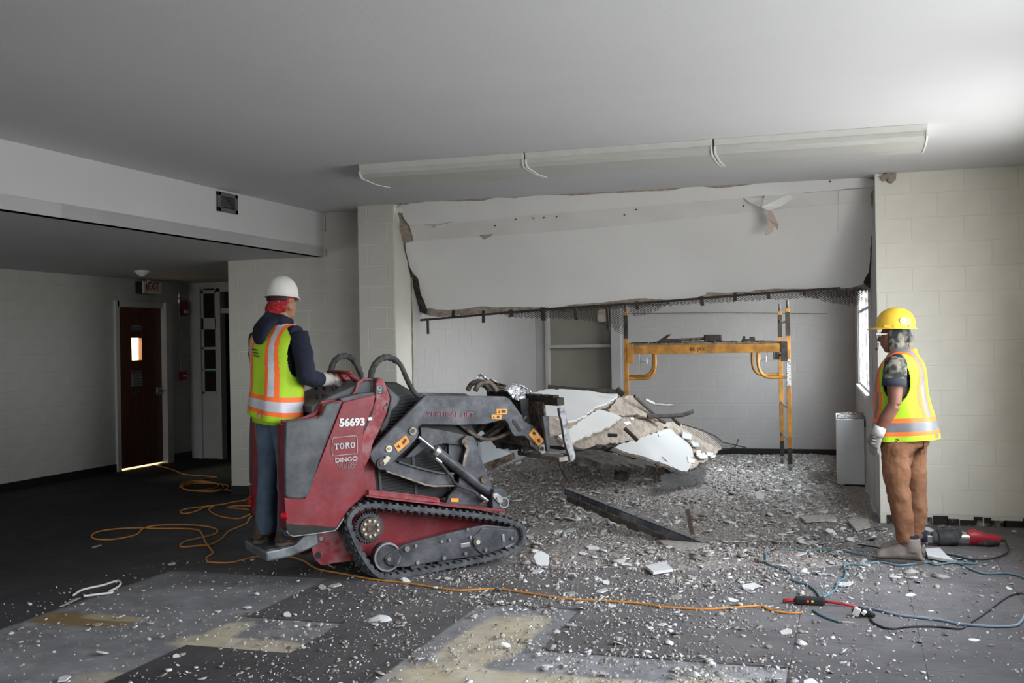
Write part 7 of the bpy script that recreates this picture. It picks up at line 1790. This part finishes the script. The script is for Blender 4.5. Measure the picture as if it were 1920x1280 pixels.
def hoodie(b):
    b.tube([(0, 0, .93), (0, 0, 1.05), (.012, 0, 1.20), (.015, 0, 1.34), (.02, 0, 1.43)], [.14, .142, .146, .140, .085], 22, flat=.95, up=(1, 0, 0))
    b.tube([(.02, -.185, 1.375), (.02, .185, 1.375)], [.068, .068], 14)
    b.tube([(.02, -.185, 1.385), (.025, -.228, 1.25), (.035, -.245, 1.11), (.05, -.245, 1.075)], [.070, .068, .062, .055], 16); b.tube([(.02, -.243, 1.11), (.10, -.235, 1.088), (.15, -.225, 1.08), (.195, -.215, 1.077)], [.058, .058, .054, .048], 16)
    b.tube([(.02, .185, 1.385), (.04, .225, 1.25), (.06, .225, 1.11)], [.070, .066, .060], 16); b.tube([(.05, .225, 1.11), (.16, .185, 1.09), (.255, .128, 1.08)], [.058, .054, .044], 16)
    # folded hood behind the neck
    b.tube([(.06, -.085, 1.455), (-.02, -.075, 1.475), (-.065, 0, 1.485), (-.02, .075, 1.475), (.06, .085, 1.455)], [.030, .042, .048, .042, .030], 14)
    b.tube([(-.06, 0, 1.48), (-.115, 0, 1.43), (-.145, 0, 1.37), (-.150, 0, 1.32)], [.085, .085, .065, .03], 16, flat=.45, up=(0, 1, 0))
hdo = tubes_obj('hooded_sweatshirt', hoodie, M['navy'], PO, .008, 3, (.014, .07)); hdo['label'] = 'navy hooded sweatshirt'
hatp = (.052, -.004, 1.628)
hw, _ = hard_hat(PO, hatp, radians(14), radians(5), M['hatw'], .122, .106, .150, 'scuffed white hard hat', .03, .006)
def band(b):
    c = Vector((.055, -.005, 1.575)); R = Matrix.Rotation(radians(-6), 3, 'Z')
    def T(x, y, z): return c + R @ Vector((x, y, z))
    b.ball(T(-.004, 0, .034), .1, 20, 14, (1.0, .84, 1.0)); b.tube([T(-.06, .0, -.01), T(-.075, .015, -.055), T(-.07, .03, -.085)], [.062, .045, .012], 14); b.ball(T(-.095, .02, -.02), .026, 10, 8); b.tube([T(-.10, .02, -.03), T(-.12, .03, -.06)], [.016, .006], 8)
b = MB(); band(b); bd = b.build('red_bandana', M['bandana'], PO); remesh(bd, .005, 2)
bm = bmesh.new(); bm.from_mesh(bd.data); Ri = Matrix.Rotation(radians(6), 3, 'Z'); c0 = Vector((.055, -.005, 1.575))
bmesh.ops.delete(bm, geom=[v for v in bm.verts if (lambda q: q.z < .01 - .0 and q.x > -.015 or q.x > .0 and q.z < .045)(Ri @ (v.co - c0))], context='VERTS'); bm.to_mesh(bd.data); bm.free(); wrinkle(bd, .010, .03)
MB().tube([Vector(hatp) + Matrix.Rotation(radians(-10), 3, 'Z') @ Vector((.100 * cos(a), .088 * sin(a), -.008)) for a in [pi * .55 + k * .9 * pi / 14 for k in range(15)]], .014, 6, flat=.3).build('hat_suspension', M['black'], hw, hw.matrix_local.inverted())
b = MB(); hgt = []
rowsO = [(.835, -.005, .168, .185), (.90, -.005, .165, .180), (1.0, .0, .162, .172), (1.10, .006, .160, .170), (1.20, .012, .162, .182), (1.28, .015, .160, .198), (1.35, .018, .142, .205), (1.405, .02, .108, .175), (1.435, .022, .095, .13), (1.455, .024, .090, .10)]
vO = vest(PO, rowsO, (.020, 1.25, .088, .150), (.872, .900, .962, .990), M['silver2'], .20, fold=.008, seed=5, label='lime safety vest with bright silver and orange bands', tab=(-.02, .03, .845), pocket=(-.15, -.085, 1.02, 1.10, .06))
b = MB(); 
for k in range(3): b.box((-.150, .03 - .008 * k, 1.285 - .020 * k), (.026, .045, .007), Matrix.Rotation(.2, 3, 'X'))
b.build('vest_print', mat('dark_green_print', (.05, .12, .03), .8), vO)
lower = MB(); lower.rings([ellring((-.005, 0, z), rx, ry, 48, 2.2, .1) for z, rx, ry in ((.80, .150, .160), (.83, .152, .162), (.88, .150, .160))], cap=False); o = lower.build('undershirt_hem', M['lime'], PO, smooth=True); s_ = o.modifiers.new('s', 'SOLIDIFY'); s_.thickness = .003
for s, w_, d_, n_ in ((-1, (.262, -.204, 1.075), (1, .12, -.05), (.1, .5, -1)), (1, (.272, .118, 1.08), (1, -.2, .02), (.2, -.35, -1))):
    b = MB(); hand_tubes(b, w_, d_, n_, 1.08, .5, .0035); gv = b.build('glove', M['glove'], PO); remesh(gv, .0045, 2); gv['label'] = 'striped grey canvas work glove'
    w_, d_ = Vector(w_), Vector(d_).normalized(); MB().tube([w_ - d_ * .085, w_ - d_ * .04, w_ - d_ * .01, w_ + d_ * .03], [.050, .047, .042, .046], 16).build('cuff', MATS['glove_cuff'], gv, smooth=True)
    MB().tube([w_ + d_ * .045, w_ + d_ * .065], [.049, .050], 16, flat=.6, up=(0, 1, 0)).build('glove_stripe', mat('cream_cloth', (.52, .50, .40), .9), gv, smooth=True)
